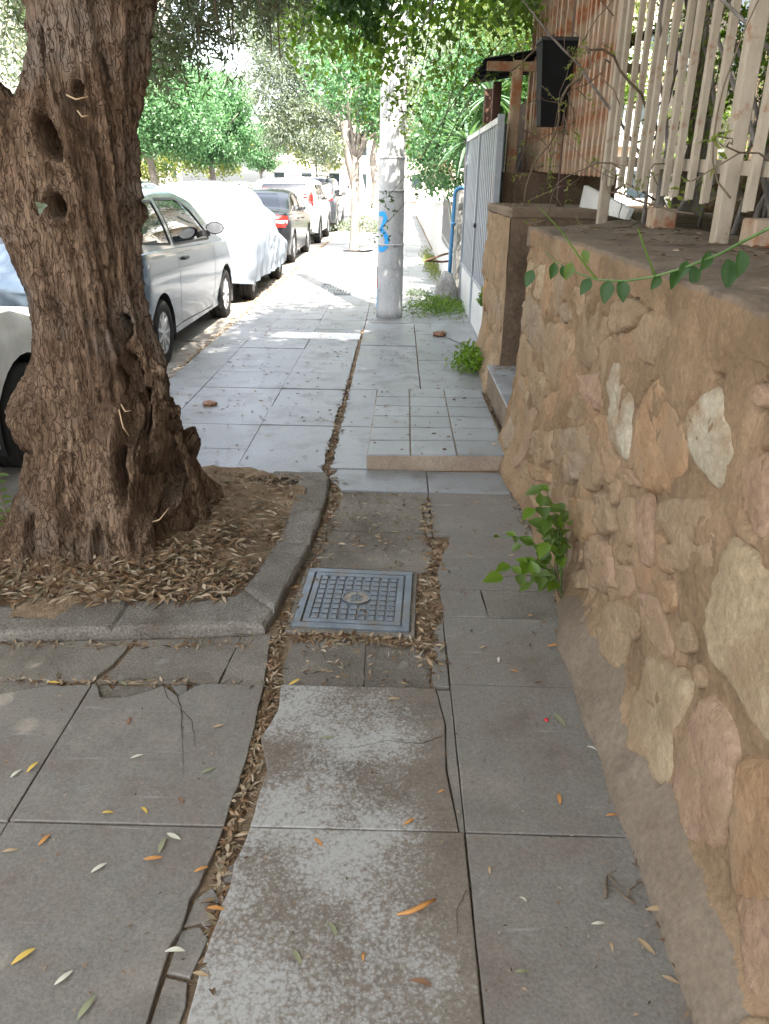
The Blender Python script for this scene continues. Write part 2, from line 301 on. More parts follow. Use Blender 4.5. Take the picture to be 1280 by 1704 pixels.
for nm, c in (('dry_orange', (.42, .19, .05)), ('dry_tan', (.36, .25, .14)), ('dry_pale', (.50, .47, .37)), ('dry_olive', (.20, .20, .11)), ('dry_brown', (.2, .1, .05)), ('dry_yellow', (.5, .33, .06))): plain(nm, c, .65)
plain('petal_red', (.5, .01, .015), .5); plain('paper_white', (.7, .7, .68), .7)
# ------------------------------------------------------------------ ground, road, pavement
g = MB(); g.quad([(-400, -200, -.3), (400, -200, -.3), (400, 500, -.3), (-400, 500, -.3)])
meta(g.build('ground', MAT['dirt']), kind='structure')
road = root_struct('road')
def grid(name, x0, x1, y0, y1, nx, ny, zf, mat, parent=None, smooth=True):
    X, Y = np.meshgrid(np.linspace(x0, x1, nx), np.linspace(y0, y1, ny)); P = np.stack([X.ravel(), Y.ravel(), np.zeros(X.size)], 1); P[:, 2] = zf(P)
    i = np.arange((nx - 1) * (ny - 1)); r = i // (nx - 1); c = i % (nx - 1); a = r * nx + c
    return mk(name, P, np.stack([a, a + 1, a + nx + 1, a + nx], 1), mat, parent, smooth)
grid('asphalt', -9.6, -2.42, -20, 120, 20, 200, lambda P: -.075 + .006 * fbm(P * [.5, .5, 1]), MAT['asphalt'], road)
for k in range(48):                                     # concrete gutter slabs beside the pavement
    y = -4 + k * 1.5
    m = MB(); m.box(-2.415 + U(-.01, .01), -1.86, y + .008, y + 1.492, -.25, -.045 + U(-.006, .006), bev=.006); m.build('gutter_slab', MAT['gutter_concrete'], road)
for k in range(60):
    y = -6 + k * 2; m = MB(); m.box(-9.9, -9.62, y + .01, y + 1.99, -.3, .06, bev=.02); m.build('kerb_stone', MAT['border_concrete'], road)
pave = root_struct('pavement')
m = MB(); m.box(-1.84, 3.2, -4, 70, -.26, -.014); m.build('pavement_bed', MAT['dirt'], pave)
m = MB(); m.box(-30, -9.92, -30, 120, -.28, .05); meta(m.build('far_pavement', MAT['slab_far']), kind='structure')
def slab(poly, z=0., mat='slab', name='paving_slab', parent=pave, jag=0, tilt=(0, 0), bev=.0022, thick=.06, step=.07, edges=None):
    """polygon slab with its own worn outline; edges: jag per edge"""
    P = []; n = len(poly)
    for i in range(n):
        a, b = Vector(poly[i]), Vector(poly[(i + 1) % n]); L = (b - a).length; j = (edges[i] if edges else jag) + .0008
        st = step if j < .004 else min(step, .035)
        k = max(1, int(L / st)); nn = Vector((b - a).yx); nn = Vector((nn.x, -nn.y)).normalized()
        for q in range(k):
            p = a + (b - a) * q / k; s = n1(p.x * 23 + p.y * 31, 3) + .6 * n1(p.x * 71 + p.y * 67, 5)
            e = 1 if q else .4
            p = p + nn * (j * s * e); P.append((p.x, p.y))
    cx = sum(p[0] for p in P) / len(P); cy = sum(p[1] for p in P) / len(P)
    def zz(x, y, d): return z + tilt[0] * (x - cx) + tilt[1] * (y - cy) - d
    def ins(p, d):
        vx, vy = cx - p[0], cy - p[1]; L = math.hypot(vx, vy) or 1; return (p[0] + vx / L * d * 1.3, p[1] + vy / L * d * 1.3)
    rings = [[(x, y, zz(x, y, thick)) for x, y in P], [(x, y, zz(x, y, bev)) for x, y in P], [(*ins(p, bev * .5), zz(*p, bev * .25)) for p in P], [(*ins(p, bev * 1.4), zz(*p, 0)) for p in P]]
    mb = MB(); nn = len(P); V = [p for r in rings for p in r]; F = []
    for k in range(3):
        for i in range(nn):
            j = (i + 1) % nn; F.append((k * nn + i, k * nn + j, (k + 1) * nn + j, (k + 1) * nn + i))
    top = [3 * nn + i for i in range(nn)]
    tris = tessellate_polygon([[Vector((*rings[3][i][:2], 0)) for i in range(nn)]])
    for t in tris:
        a, b, c = [top[i] for i in t]
        pa, pb, pc = [rings[3][i] for i in t]
        if (pb[0] - pa[0]) * (pc[1] - pa[1]) - (pb[1] - pa[1]) * (pc[0] - pa[0]) < 0: b, c = c, b
        F.append((a, b, c))
    mb.add(V, F); return mb.build(name, MAT[mat], parent)
def rect(x0, x1, y0, y1): return [(x0, y0), (x1, y0), (x1, y1), (x0, y1)]
G = .0014
def rs(x0, x1, y0, y1, **k):
    ed = k.pop('ed', None); return slab(rect(x0 + G, x1 - G, y0 + G, y1 - G), U(-.003, .004) + k.pop('z', 0), edges=[e + .0012 for e in (ed or [0] * 4)], tilt=(U(-.006, .006), U(-.006, .006)), **k)
# foreground: left columns (x < -0.38), up to the concrete strip at y = 2.08
ys = [-2.7, -2.1, -1.5, -.9, -.3, .28, .88, 1.475, 2.075]
for i in range(len(ys) - 1):
    y0, y1 = ys[i], ys[i + 1]
    for x0, x1 in ((-1.83, -1.55), (-1.55, -.95)):
        if y0 > 1: 
            if x0 < -1.6: rs(x0, x1, y0, y1)
            else: slab([(-1.547, 1.478), (-.953, 1.478), (-.953, 2.05), (-1.08, 2.05), (-1.22, 1.99), (-1.547, 1.97)], .001, edges=[0, 0, .01, .012, .012, 0])
        else: rs(x0, x1, y0, y1)
    if y0 < .8: 
        rs(-.95, -.40, y0, y1); rs(-.345, .195, y0, y1, mat='slab_lichen', ed=[0, 0, 0, .012]); rs(.2, .66, y0, y1)
slab([(-.947, 1.478), (-.405, 1.478), (-.395, 1.7), (-.40, 2.072), (-.60, 2.072), (-.66, 2.0), (-.72, 2.055), (-.82, 1.99), (-.90, 1.98), (-.93, 2.04), (-.947, 2.06)], .004, edges=[.0, .006, .006, .0, .008, .008, .01, .008, .006, 0, 0])
slab([(-.94, .883), (-.455, .883), (-.45, 1.15), (-.425, 1.3), (-.405, 1.472), (-.947, 1.472)], .003, edges=[0, .003, .008, .006, 0, 0])
slab([(-.945, 1.995), (-.90, 1.99), (-.825, 2.0), (-.72, 2.065), (-.82, 2.073), (-.945, 2.073)], -.012, mat='rough_concrete', jag=.004, name='broken_piece')
slab([(-1.54, 1.985), (-1.23, 2.0), (-1.09, 2.06), (-1.1, 2.073), (-1.54, 2.073)], -.010, mat='rough_concrete', jag=.005, name='broken_piece')
slab([(-.655, 2.01), (-.615, 2.06), (-.61, 2.072), (-.70, 2.072)], -.004, jag=.003, name='broken_piece')
for q in ([(-.446, .885), (-.40, .885), (-.385, 1.02), (-.395, 1.07), (-.442, 1.08)], [(-.442, 1.09), (-.392, 1.08), (-.375, 1.17), (-.40, 1.20), (-.438, 1.19)],
          [(-.437, 1.20), (-.40, 1.21), (-.378, 1.19), (-.372, 1.27), (-.395, 1.30), (-.425, 1.27)], [(-.36, 1.29), (-.345, 1.30), (-.35, 1.36), (-.372, 1.37), (-.39, 1.32)]):
    slab(q, -.006 + U(-.004, .002), jag=.003, name='broken_piece', tilt=(U(-.03, .03), U(-.03, .03)))
# centre strip with lichen
slab([(-.380, .883), (.1975, .883), (.1975, 1.474), (-.338, 1.472), (-.36, 1.25), (-.372, 1.05)], .006, 'slab_lichen', edges=[0, .0, 0, .010, .008, .006])
slab([(-.338, 1.478), (.185, 1.478), (.165, 1.70), (.172, 1.90), (.15, 2.072), (-.345, 2.072), (-.335, 1.94), (-.365, 1.82), (-.325, 1.68)], .006, 'slab_lichen', edges=[0, .002, .004, .006, 0, .006, .01, .012, .01])
slab([(.187, 1.476), (.1995, 1.476), (.1985, 2.07), (.156, 2.07), (.177, 1.90), (.170, 1.70)], .001, edges=[0, 0, 0, .002, .002, .002])
# right column
rs(.2015, .665, .883, 1.475); rs(.2015, .67, 1.477, 2.10)
slab([(.203, 2.104), (.68, 2.104), (.68, 2.525), (.20, 2.525)], .002, edges=[0, 0, 0, .002])
slab([(.152, 2.09), (.196, 2.09), (.197, 2.52), (.20, 2.50), (.165, 2.44), (.155, 2.36), (.165, 2.27), (.145, 2.2)], .003, edges=[0, 0, 0, .006, .006, .006, .006, .006])
slab([(.205, 2.53), (.37, 2.53), (.36, 2.74), (.198, 2.74)], .004, edges=[0, .002, 0, .006]); slab([(.372, 2.53), (.69, 2.53), (.69, 2.74), (.364, 2.74)], .002, 'rough_concrete', edges=[0, .002, 0, .002])
slab([(.20, 2.746), (.69, 2.746), (.69, 3.03), (.225, 3.03), (.195, 2.9)], .003, edges=[0, 0, 0, .012, .012]); slab([(.226, 3.034), (.66, 3.034), (.65, 3.26), (.275, 3.26), (.255, 3.13)], .003, edges=[0, 0, 0, .012, .012])
slab([(.192, 3.266), (.66, 3.266), (.64, 3.79), (.188, 3.79)], .002, edges=[.002, 0, 0, .004]); slab([(.165, 3.25), (.187, 3.25), (.183, 3.78), (.16, 3.78)], .0, jag=.003, name='broken_piece')
slab([(-.27, 3.80), (.186, 3.797), (.187, 4.12), (-.31, 4.12), (-.35, 3.98)], .002, 'slab_far', edges=[.005, 0, 0, .008, .01]); slab([(.192, 3.797), (.65, 3.797), (.65, 4.12), (.192, 4.12)], .0, 'slab_far')
# dirt filled hairline cracks
def crack(pts, w, z, seed=0):
    P = []
    for a, b in zip(pts[:-1], pts[1:]):
        k = max(2, int(math.dist(a, b) / .008))
        for q in range(k): P.append((a[0] + (b[0] - a[0]) * q / k + .0035 * n1(q * .9 + a[0] * 90, seed), a[1] + (b[1] - a[1]) * q / k + .0035 * n1(q * .8 + a[1] * 90, seed + 3)))
    P.append(pts[-1]); V = []; n = len(P)
    for i, p in enumerate(P):
        a, b = P[max(0, i - 1)], P[min(n - 1, i + 1)]; dx, dy = b[0] - a[0], b[1] - a[1]; L = math.hypot(dx, dy) or 1; ww = w * (.5 + .5 * abs(n1(i * .7, seed))) * (1 - .8 * i / n)
        V += [(p[0] - dy / L * ww, p[1] + dx / L * ww, z), (p[0] + dy / L * ww, p[1] - dx / L * ww, z)]
    mk('crack', V, [(2 * i, 2 * i + 1, 2 * i + 3, 2 * i + 2) for i in range(n - 1)], MAT['dark_dirt'], pave)
crack([(-.66, 2.0), (-.63, 1.93), (-.60, 1.82), (-.565, 1.70), (-.55, 1.64)], .0022, .0065, 1); crack([(-.63, 1.93), (-.585, 1.88), (-.56, 1.80), (-.54, 1.75)], .0018, .0065, 2); crack([(-.72, 2.055), (-.69, 1.99), (-.63, 1.93)], .002, .0065, 4)
crack([(.165, 1.84), (.10, 1.80), (.0, 1.81), (-.10, 1.775), (-.30, 1.77)], .0016, .0085, 5); crack([(.19, 1.30), (.165, 1.25), (.16, 1.18)], .0016, .0085, 6); crack([(-.25, 2.33), (-.22, 2.25), (-.18, 2.18)], .0018, -.0045, 7)
# rubble in the hole beside the inspection cover
for (x, y, r) in ((.205, 3.12, .03), (.235, 3.2, .024), (.165, 2.72, .034), (.155, 2.55, .028), (.19, 2.86, .022), (.225, 3.06, .022)):
    bm = bmesh.new(); bmesh.ops.create_icosphere(bm, subdivisions=2, radius=r)
    for v in bm.verts: v.co *= 1 + .28 * n1(v.co.x * 60 + v.co.y * 43 + x * 9, v.co.z * 70); v.co.z *= .6
    me = bpy.data.meshes.new('rubble_stone'); bm.to_mesh(me); bm.free(); link('rubble_stone', me, MAT['stone_pink'], pave, loc=(x, y, -.018))
# rough concrete patch with the inspection cover
slab([(-.335, 2.08), (-.08, 2.08), (-.085, 2.36), (-.34, 2.385), (-.355, 2.2)], -.008, 'rough_concrete', edges=[0, .004, 0, .004, .006], name='concrete_patch')
slab([(-.078, 2.08), (.135, 2.08), (.14, 2.2), (.125, 2.34), (-.08, 2.36)], -.012, 'rough_concrete', edges=[0, .006, .006, .006, .004], name='concrete_patch')
slab([(-.37, 2.93), (.155, 2.90), (.185, 3.1), (.15, 3.285), (-.33, 3.30)], -.006, 'rough_concrete', edges=[.003, .01, .01, .004, .008], name='concrete_patch')
slab([(-.325, 3.315), (.155, 3.30), (.15, 3.60), (.175, 3.785), (-.27, 3.79), (-.25, 3.70)], -.004, 'rough_concrete', edges=[.004, .01, .01, .003, .01, .008], name='concrete_patch')
# strip in front of the tree pit
for q in ([(-1.83, 2.08), (-.965, 2.08), (-.925, 2.17), (-.90, 2.325), (-1.83, 2.24)], [(-.945, 2.08), (-.55, 2.08), (-.53, 2.36), (-.885, 2.325), (-.905, 2.17)], [(-.546, 2.08), (-.402, 2.08), (-.425, 2.385), (-.47, 2.38), (-.526, 2.36)]):
    slab(q, -.002, 'rough_concrete', jag=.004, name='concrete_patch')
# raised border round the pit
bor = [([(-1.83, 2.25), (-.98, 2.335), (-.976, 2.535), (-1.83, 2.44)]), ([(-.982, 2.335), (-.60, 2.375), (-.45, 2.392), (-.43, 2.50), (-.572, 2.65), (-.60, 2.585), (-.978, 2.536)]),
       ([(-.43, 2.49), (-.355, 3.06), (-.505, 3.085), (-.57, 2.65)]), ([(-.354, 3.05), (-.335, 3.56), (-.49, 3.565), (-.503, 3.08)]), ([(-.334, 3.55), (-.34, 3.93), (-.37, 4.02), (-.66, 4.02), (-.64, 3.94), (-.52, 3.90), (-.488, 3.57)])]
for k, q in enumerate(bor): slab(q, (.040, .038, .042, .036, .026)[k], 'border_concrete', jag=.006, bev=.018, thick=.14, name='border_kerb', step=.03, tilt=(U(-.006, .006), U(-.006, .006)))
slab([(-1.83, 3.97), (-.668, 3.95), (-.668, 4.02), (-1.83, 4.03)], .0, 'border_concrete', jag=.008, bev=.01, thick=.1, name='border_kerb')
# middle distance and far slabs: columns split at x = -1.5, -.885, -.36, .2
yl = [4.04, 4.45, 4.96, 5.43, 5.95, 6.5, 7.0, 7.5, 8.05, 8.6]
for i in range(len(yl) - 1):
    y0, y1 = yl[i], yl[i + 1]
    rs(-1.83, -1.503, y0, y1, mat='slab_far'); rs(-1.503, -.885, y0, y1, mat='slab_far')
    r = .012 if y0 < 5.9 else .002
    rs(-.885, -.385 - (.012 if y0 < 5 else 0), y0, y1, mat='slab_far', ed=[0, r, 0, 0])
yr = [4.13, 4.95, 5.95, 6.5, 7.1, 7.75, 8.4, 9.1]
for i in range(len(yr) - 1):
    y0, y1 = yr[i], yr[i + 1]; r = .014 if y0 < 5.9 else .003
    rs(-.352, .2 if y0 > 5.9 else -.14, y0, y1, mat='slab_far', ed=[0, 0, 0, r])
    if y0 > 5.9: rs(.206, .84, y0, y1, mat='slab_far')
y = 8.6
while y < 40:
    d = .62
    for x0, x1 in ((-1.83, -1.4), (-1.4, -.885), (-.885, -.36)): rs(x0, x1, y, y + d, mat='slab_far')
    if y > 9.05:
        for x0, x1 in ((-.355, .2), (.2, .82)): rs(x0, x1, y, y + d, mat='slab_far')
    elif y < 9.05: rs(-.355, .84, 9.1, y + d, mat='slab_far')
    y += d
m = MB(); m.box(-1.83, .9, 40.0, 70, -.2, 0); m.build('paving_beyond', MAT['slab_far'], pave)
# pale repair strip across the pavement and a drain grate
slab([(-1.33, 8.02), (-.375, 8.02), (-.375, 8.35), (-1.25, 8.36)], .008, 'white_wall', jag=.01, name='repair_strip', thick=.02)
gr = thing('drain_grate', 'small slotted metal drain grate flush with the bright pavement left of the pole', 'drain grate', (-.92, 12.0, .004))
m = MB(); m.box(-.25, .25, -.6, -.57, .001, .012); m.box(-.25, .25, .57, .6, .001, .012); m.box(-.25, -.22, -.57, .57, .001, .012); m.box(.22, .25, -.57, .57, .001, .012); m.build('frame', MAT['iron_cover'], gr)
for r in range(3):
    for k in range(9):
        m = MB(); m.box(-.2 + k * .045, -.18 + k * .045, -.52 + r * .36, -.24 + r * .36, .0, .010); m.build('bar', MAT['iron_cover'], gr)
# entrance ramp with three columns of tiles
ramp_o = thing('entrance_ramp', 'low sloping grey tiled ramp lying on the pavement before the entrance step', 'ramp', (0, 0, 0))
m = MB(); V = [(-.15, 4.14, 0), (.665, 4.20, 0), (.675, 5.97, 0), (-.135, 5.97, 0), (-.15, 4.14, .078), (.665, 4.20, .072), (.675, 5.97, .006), (-.135, 5.97, .006)]
V[:4] = [(p[0], p[1], -.06) for p in V[:4]]; m.add(V, [(0, 1, 5, 4), (1, 2, 6, 5), (2, 3, 7, 6), (3, 0, 4, 7), (4, 5, 6, 7)]); m.build('bed', MAT['ramp_side'], ramp_o)
xs = [0, .31, .64, 1.0]
for c in range(3):
    for r in range(6):
        def pt(u, v): return ((-.15 + .8 * u) * (1 - v) + (-.135 + .81 * u) * v, (4.14 + .06 * u) * (1 - v) + 5.97 * v)
        u0, u1, v0, v1 = xs[c] + .006, xs[c + 1] - .006, r / 6 + .004, (r + 1) / 6 - .004
        if r == 0: v0 = .001
        q = [pt(u0, v0), pt(u1, v0), pt(u1, v1), pt(u0, v1)]; cy = (q[0][1] + q[2][1]) / 2
        slab(q, .078 - .072 * (cy - 4.14) / 1.83 + .008, 'grey_tile', name='tile', parent=ramp_o, tilt=(0, -.0393), thick=.012, bev=.003, jag=.001, step=.3)
# cast iron inspection cover ------------------------------------------------
cov = thing('inspection_cover', 'square cast iron inspection cover with raised studs and a small round emblem', 'manhole cover', (-.133, 2.645, -.004), math.radians(-2.5))
m = MB(); m.box(-.235, .235, -.25, .25, -.05, .006, bev=.003); m.build('surround', MAT['rough_concrete'], cov)
m = MB()
for a in ((-.215, .215, -.23, -.20), (-.215, .215, .20, .23), (-.215, -.186, -.2, .2), (.186, .215, -.2, .2)): m.box(a[0], a[1], a[2], a[3], .002, .016, bev=.002)
m.build('frame', MAT['iron_cover'], cov)
m = MB(); m.box(-.182, .182, -.196, .196, .002, .009); 
for a in ((-.180, .180, -.194, -.17), (-.180, .180, .17, .194), (-.180, -.158, -.17, .17), (.158, .180, -.17, .17)): m.box(a[0], a[1], a[2], a[3], .008, .0152, bev=.001)
m.build('plate', MAT['iron_cover'], cov)
s0 = None
for i in range(9):
    for j in range(9):
        x, y = -.1405 + i * .0351, -.151 + j * .0378
        if math.hypot(x / .066, (y - .003) / .058) < 1.02: continue
        if s0 is None:
            m = MB(); m.box(-.0135, .0135, -.014, .014, 0, .0075, bev=.0022); s0 = m.build('stud', MAT['iron_cover'], cov, loc=(x, y, .0088))
        else: dup(s0, cov, (x, y, .0088))
m = MB(); N = 28
ring = []
for r, h in ((.056, .009), (.057, .0155), (.050, .0155), (.049, .0095)): ring.append([(r * math.cos(2 * math.pi * k / N), .003 + r * .92 * math.sin(2 * math.pi * k / N), h) for k in range(N)])
m.loft(ring, cap=False); m.build('emblem_ring', MAT['iron_cover'], cov)
m = MB(); m.lathe([(.0488, .0091), (.0488, .0112)], (0, .003, 0), 28); m.build('emblem_plate', MAT['stone_rock'], cov)
m = MB()
def bar2(x0, y0, x1, y1, w=.0045):
    d = Vector((x1 - x0, y1 - y0)).normalized(); nn = Vector((-d.y, d.x)) * w / 2; m.prism([(x0 + nn.x, y0 + nn.y), (x0 - nn.x, y0 - nn.y), (x1 - nn.x, y1 - nn.y), (x1 + nn.x, y1 + nn.y)][::1], .011, .0155)
bar2(0, .038, 0, .020); bar2(0, .022, -.018, .012); bar2(0, .022, .018, .012); bar2(0, .022, 0, .014)          # small peaked mark
for sx in (-1, 1):
    bar2(sx * .012 - .008, -.001, sx * .012 + .008, -.001); bar2(sx * .012 - .006, -.011, sx * .012 + .006, -.011); bar2(sx * .012 - .008, -.021, sx * .012 + .008, -.021)
    bar2(sx * .012 + .008 * (1 if sx > 0 else 1), -.001, sx * .012 + .008, -.021)
bar2(0, .004, 0, -.03)
m.build('emblem_letters', MAT['iron_cover'], cov)
# soil in the pit
TC = np.array([-1.22, 3.12])
def soilz(P):
    d = np.hypot(P[:, 0] - TC[0], (P[:, 1] - TC[1])); z = .012 + .10 * np.exp(-(d / .5) ** 2) + .016 * fbm(P * [7, 7, 1]) + .02 * fbm(P * [2.2, 2.2, 1] + 4, 2)
    return z
meta(grid('soil', -1.84, -.45, 2.38, 4.0, 110, 130, soilz, MAT['dirt']), kind='structure')
# ------------------------------------------------------------------ retaining wall
def wx(y, z):
    y = np.asarray(y, float); z = np.asarray(z, float)
    foot = .085 * (1 - sstep(0., .2, z)) * (1 - .65 * sstep(2.3, 2.9, y)) + .05 * (1 - sstep(0, .35, z)) * sstep(3.2, 4.2, y)
    return .692 + .03 * z - foot
STONES = [['white',[[2.558,0.963],[2.475,0.988],[2.412,0.945],[2.366,0.925],[2.286,0.903],[2.281,0.842],[2.226,0.738],[2.306,0.72],[2.406,0.726],[2.471,0.786],[2.544,0.86],[2.574,0.927]]],['white',[[1.78,1.071],[1.729,1.089],[1.664,1.056],[1.635,1.024],[1.586,0.986],[1.56,0.969],[1.561,0.933],[1.598,0.901],[1.648,0.886],[1.742,0.895],[1.786,0.9],[1.822,0.938],[1.866,0.965],[1.847,1.005],[1.813,1.039]]],['orange',[[2.104,1.018],[1.981,1.005],[1.891,0.958],[1.817,0.93],[1.792,0.887],[1.82,0.836],[1.915,0.759],[2.067,0.714],[2.183,0.738],[2.228,0.809],[2.237,0.892],[2.185,0.97]]],['tan',[[1.908,0.748],[1.633,0.859],[1.547,0.81],[1.535,0.729],[1.619,0.66],[1.715,0.658],[1.831,0.674],[1.952,0.678]]],['tan',[[2.324,1.164],[2.132,1.178],[1.995,1.16],[2.09,1.107],[2.156,1.044],[2.26,1.027],[2.414,1.037],[2.398,1.082]]],['pink',[[1.524,0.977],[1.43,1.039],[1.345,0.886],[1.399,0.873],[1.456,0.891],[1.508,0.931]]],['pink',[[1.567,1.124],[1.497,1.161],[1.467,1.107],[1.54,1.094]]],['tan',[[3.734,0.906],[3.48,0.93],[3.339,0.795],[3.273,0.733],[3.402,0.657],[3.607,0.662],[3.787,0.756],[3.824,0.844]]],['grey',[[4.385,0.96],[3.965,0.917],[3.781,0.824],[3.875,0.718],[4.202,0.726],[4.479,0.752],[4.496,0.87]]],['tan',[[3.395,0.936],[3.183,0.957],[3.135,0.886],[3.179,0.78],[3.28,0.774],[3.367,0.865]]],['orange',[[3.627,0.543],[3.437,0.639],[3.303,0.682],[3.32,0.544],[3.483,0.459]]],['pink',[[3.013,0.818],[2.758,0.884],[2.591,0.807],[2.707,0.761],[2.928,0.746]]],['tan',[[4.123,0.625],[3.836,0.667],[3.583,0.63],[3.637,0.481],[3.875,0.476]]],['grey',[[4.411,0.472],[4.111,0.521],[3.956,0.412],[4.036,0.246],[4.147,0.177]]],['grey',[[3.293,0.507],[2.808,0.671],[2.651,0.63],[2.729,0.504],[2.91,0.394],[3.208,0.39]]],['orange',[[2.669,0.749],[2.507,0.803],[2.427,0.719],[2.299,0.709],[2.356,0.608],[2.508,0.636]]],['pink',[[2.308,0.687],[2.187,0.727],[2.083,0.707],[2.207,0.672]]],['tan',[[2.52,0.523],[2.379,0.564],[2.222,0.514],[2.305,0.449],[2.447,0.413]]],['orange',[[2.852,0.367],[2.547,0.474],[2.469,0.402],[2.582,0.288],[2.779,0.262]]],['pink',[[2.097,0.665],[2.03,0.716],[1.966,0.671],[1.874,0.578],[1.946,0.517],[2.042,0.577]]],['tan',[[2.254,0.601],[2.136,0.662],[2.052,0.56],[2.101,0.504],[2.21,0.533]]],['tan',[[2.698,1.141],[2.442,1.188],[2.349,1.172],[2.376,1.116],[2.543,1.056],[2.665,1.047]]],['orange',[[1.918,0.651],[1.841,0.664],[1.719,0.64],[1.75,0.591],[1.853,0.572]]],['grey',[[3.52,1.018],[3.257,1.063],[3.173,0.998],[3.425,0.948]]],['tan',[[3.783,0.357],[3.373,0.483],[3.257,0.391],[3.47,0.258],[3.756,0.24]]],['pink',[[2.578,0.282],[2.458,0.385],[2.251,0.445],[2.14,0.349],[2.377,0.219]]],['orange',[[3.782,0.188],[3.258,0.326],[3.188,0.296],[3.576,0.168]]],['cream',[[1.52,0.794],[1.464,0.83],[1.397,0.837],[1.314,0.829],[1.198,0.779],[1.094,0.589],[1.164,0.557],[1.217,0.544],[1.257,0.555],[1.315,0.55],[1.372,0.567],[1.449,0.542],[1.503,0.571],[1.523,0.634],[1.51,0.704],[1.511,0.76]]],['cream',[[1.781,0.351],[1.69,0.378],[1.552,0.442],[1.509,0.412],[1.51,0.35],[1.538,0.264],[1.488,0.17],[1.528,0.133],[1.606,0.139],[1.705,0.091],[1.773,0.145],[1.831,0.181],[1.81,0.262]]],['pink',[[1.462,0.432],[1.399,0.474],[1.338,0.474],[1.282,0.474],[1.256,0.428],[1.22,0.316],[1.226,0.242],[1.308,0.166],[1.391,0.147],[1.469,0.16],[1.498,0.243],[1.481,0.321],[1.481,0.383]]],['orange',[[1.244,0.455],[1.188,0.491],[1.107,0.524],[1.026,0.451],[1.011,0.348],[1.058,0.257],[1.12,0.202],[1.187,0.258],[1.219,0.355]]],['tan',[[2.228,0.244],[2.104,0.333],[1.956,0.382],[1.875,0.395],[1.864,0.349],[1.934,0.287],[1.923,0.208],[2.003,0.141],[2.11,0.135],[2.215,0.149]]],['tan',[[2.459,0.32],[2.353,0.398],[2.238,0.44],[2.154,0.344],[2.244,0.268],[2.376,0.236]]],['pink',[[2.161,0.422],[2.036,0.48],[1.986,0.43],[2.023,0.367],[2.102,0.347]]],['tan',[[1.882,0.622],[1.76,0.685],[1.578,0.749],[1.542,0.723],[1.576,0.668],[1.681,0.641],[1.768,0.606],[1.842,0.594]]],['orange',[[1.81,0.553],[1.738,0.602],[1.668,0.574],[1.727,0.489],[1.789,0.506]]],['tan',[[1.654,0.507],[1.599,0.565],[1.537,0.521],[1.531,0.51],[1.591,0.466],[1.647,0.471]]],['tan',[[1.531,0.491],[1.502,0.52],[1.464,0.493],[1.46,0.448],[1.486,0.443]]],['pink',[[1.953,0.436],[1.825,0.502],[1.731,0.471],[1.647,0.449],[1.669,0.392],[1.752,0.381],[1.847,0.377]]],['tan',[[2.64,0.141],[2.469,0.251],[2.396,0.205],[2.558,0.116]]],['pink',[[1.13,0.225],[1.031,0.315],[0.928,0.382],[0.823,0.287],[0.96,0.138],[1.062,0.162]]],['tan',[[0.964,0.095],[0.886,0.195],[0.748,0.33],[0.694,0.228],[0.874,0.081]]]]
rwall = thing('stone_retaining_wall', 'tall rubble stone retaining wall smeared with brown mortar along the right side', 'stone wall', (0, 0, 0))
yv_ = np.concatenate([np.linspace(-2.5, .6, 70)[:-1], np.linspace(.6, 4.52, 640)]); ny, nz = len(yv_), 165; YY, ZZ = np.meshgrid(yv_, np.linspace(-.05, 1.26, nz)); y_, z_ = YY.ravel(), ZZ.ravel()
base = wx(y_, z_); amp = sstep(.05, .28, z_)
P = np.stack([base, y_, z_], 1)
dsp = .011 * fbm(np.stack([y_ * 3.2, z_ * 4.2, y_ * 0], 1), 3) + .006 * fbm(np.stack([y_ * 16, z_ * 16, y_ * 0 + 3], 1), 3)
st = sstep(2.2, 3.0, y_)                                    # the far half is more ragged, vertical tooling
dsp = dsp + st * (.016 * np.abs(fbm(np.stack([y_ * 5.5, z_ * 3.0, y_ * 0 + 7], 1), 4)) - .006)
dsp = dsp + sstep(1.9, 2.4, y_) * (.013 * (1 - np.abs(fbm(np.stack([y_ * 10 + z_ * 1.5, z_ * 2.4, y_ * 0 + 17], 1), 3)) * 1.7) + .006 * fbm(np.stack([y_ * 30, z_ * 9, y_ * 0 + 19], 1), 3) - .004)
dsp = dsp * np.where(z_ > 0, 1, 1)
P[:, 0] -= .016 * fbm(np.stack([y_ * 3.5, y_ * 0, y_ * 0 + 31], 1), 3) * (1 - sstep(0, .10, z_))
P[:, 0] -= dsp * amp + .004 * fbm(np.stack([y_ * 5, z_ * 5, y_ * 0], 1), 2) * (1 - amp)
cavs = ((2.6, .52, .02, .09), (2.33, .14, .014, .03), (2.1, .44, .012, .05), (1.73, 1.11, .03, .010), (1.55, .155, .012, .02))
for (cy, cz, ry, rz) in cavs:
    wob = 1 + .35 * fbm(np.stack([y_ * 40, z_ * 40, y_ * 0 + 11], 1), 2); dd = np.sqrt(((y_ - cy) / ry) ** 2 + ((z_ - cz) / rz) ** 2) * wob; P[:, 0] += .032 * (1 - sstep(.5, 1.0, dd))
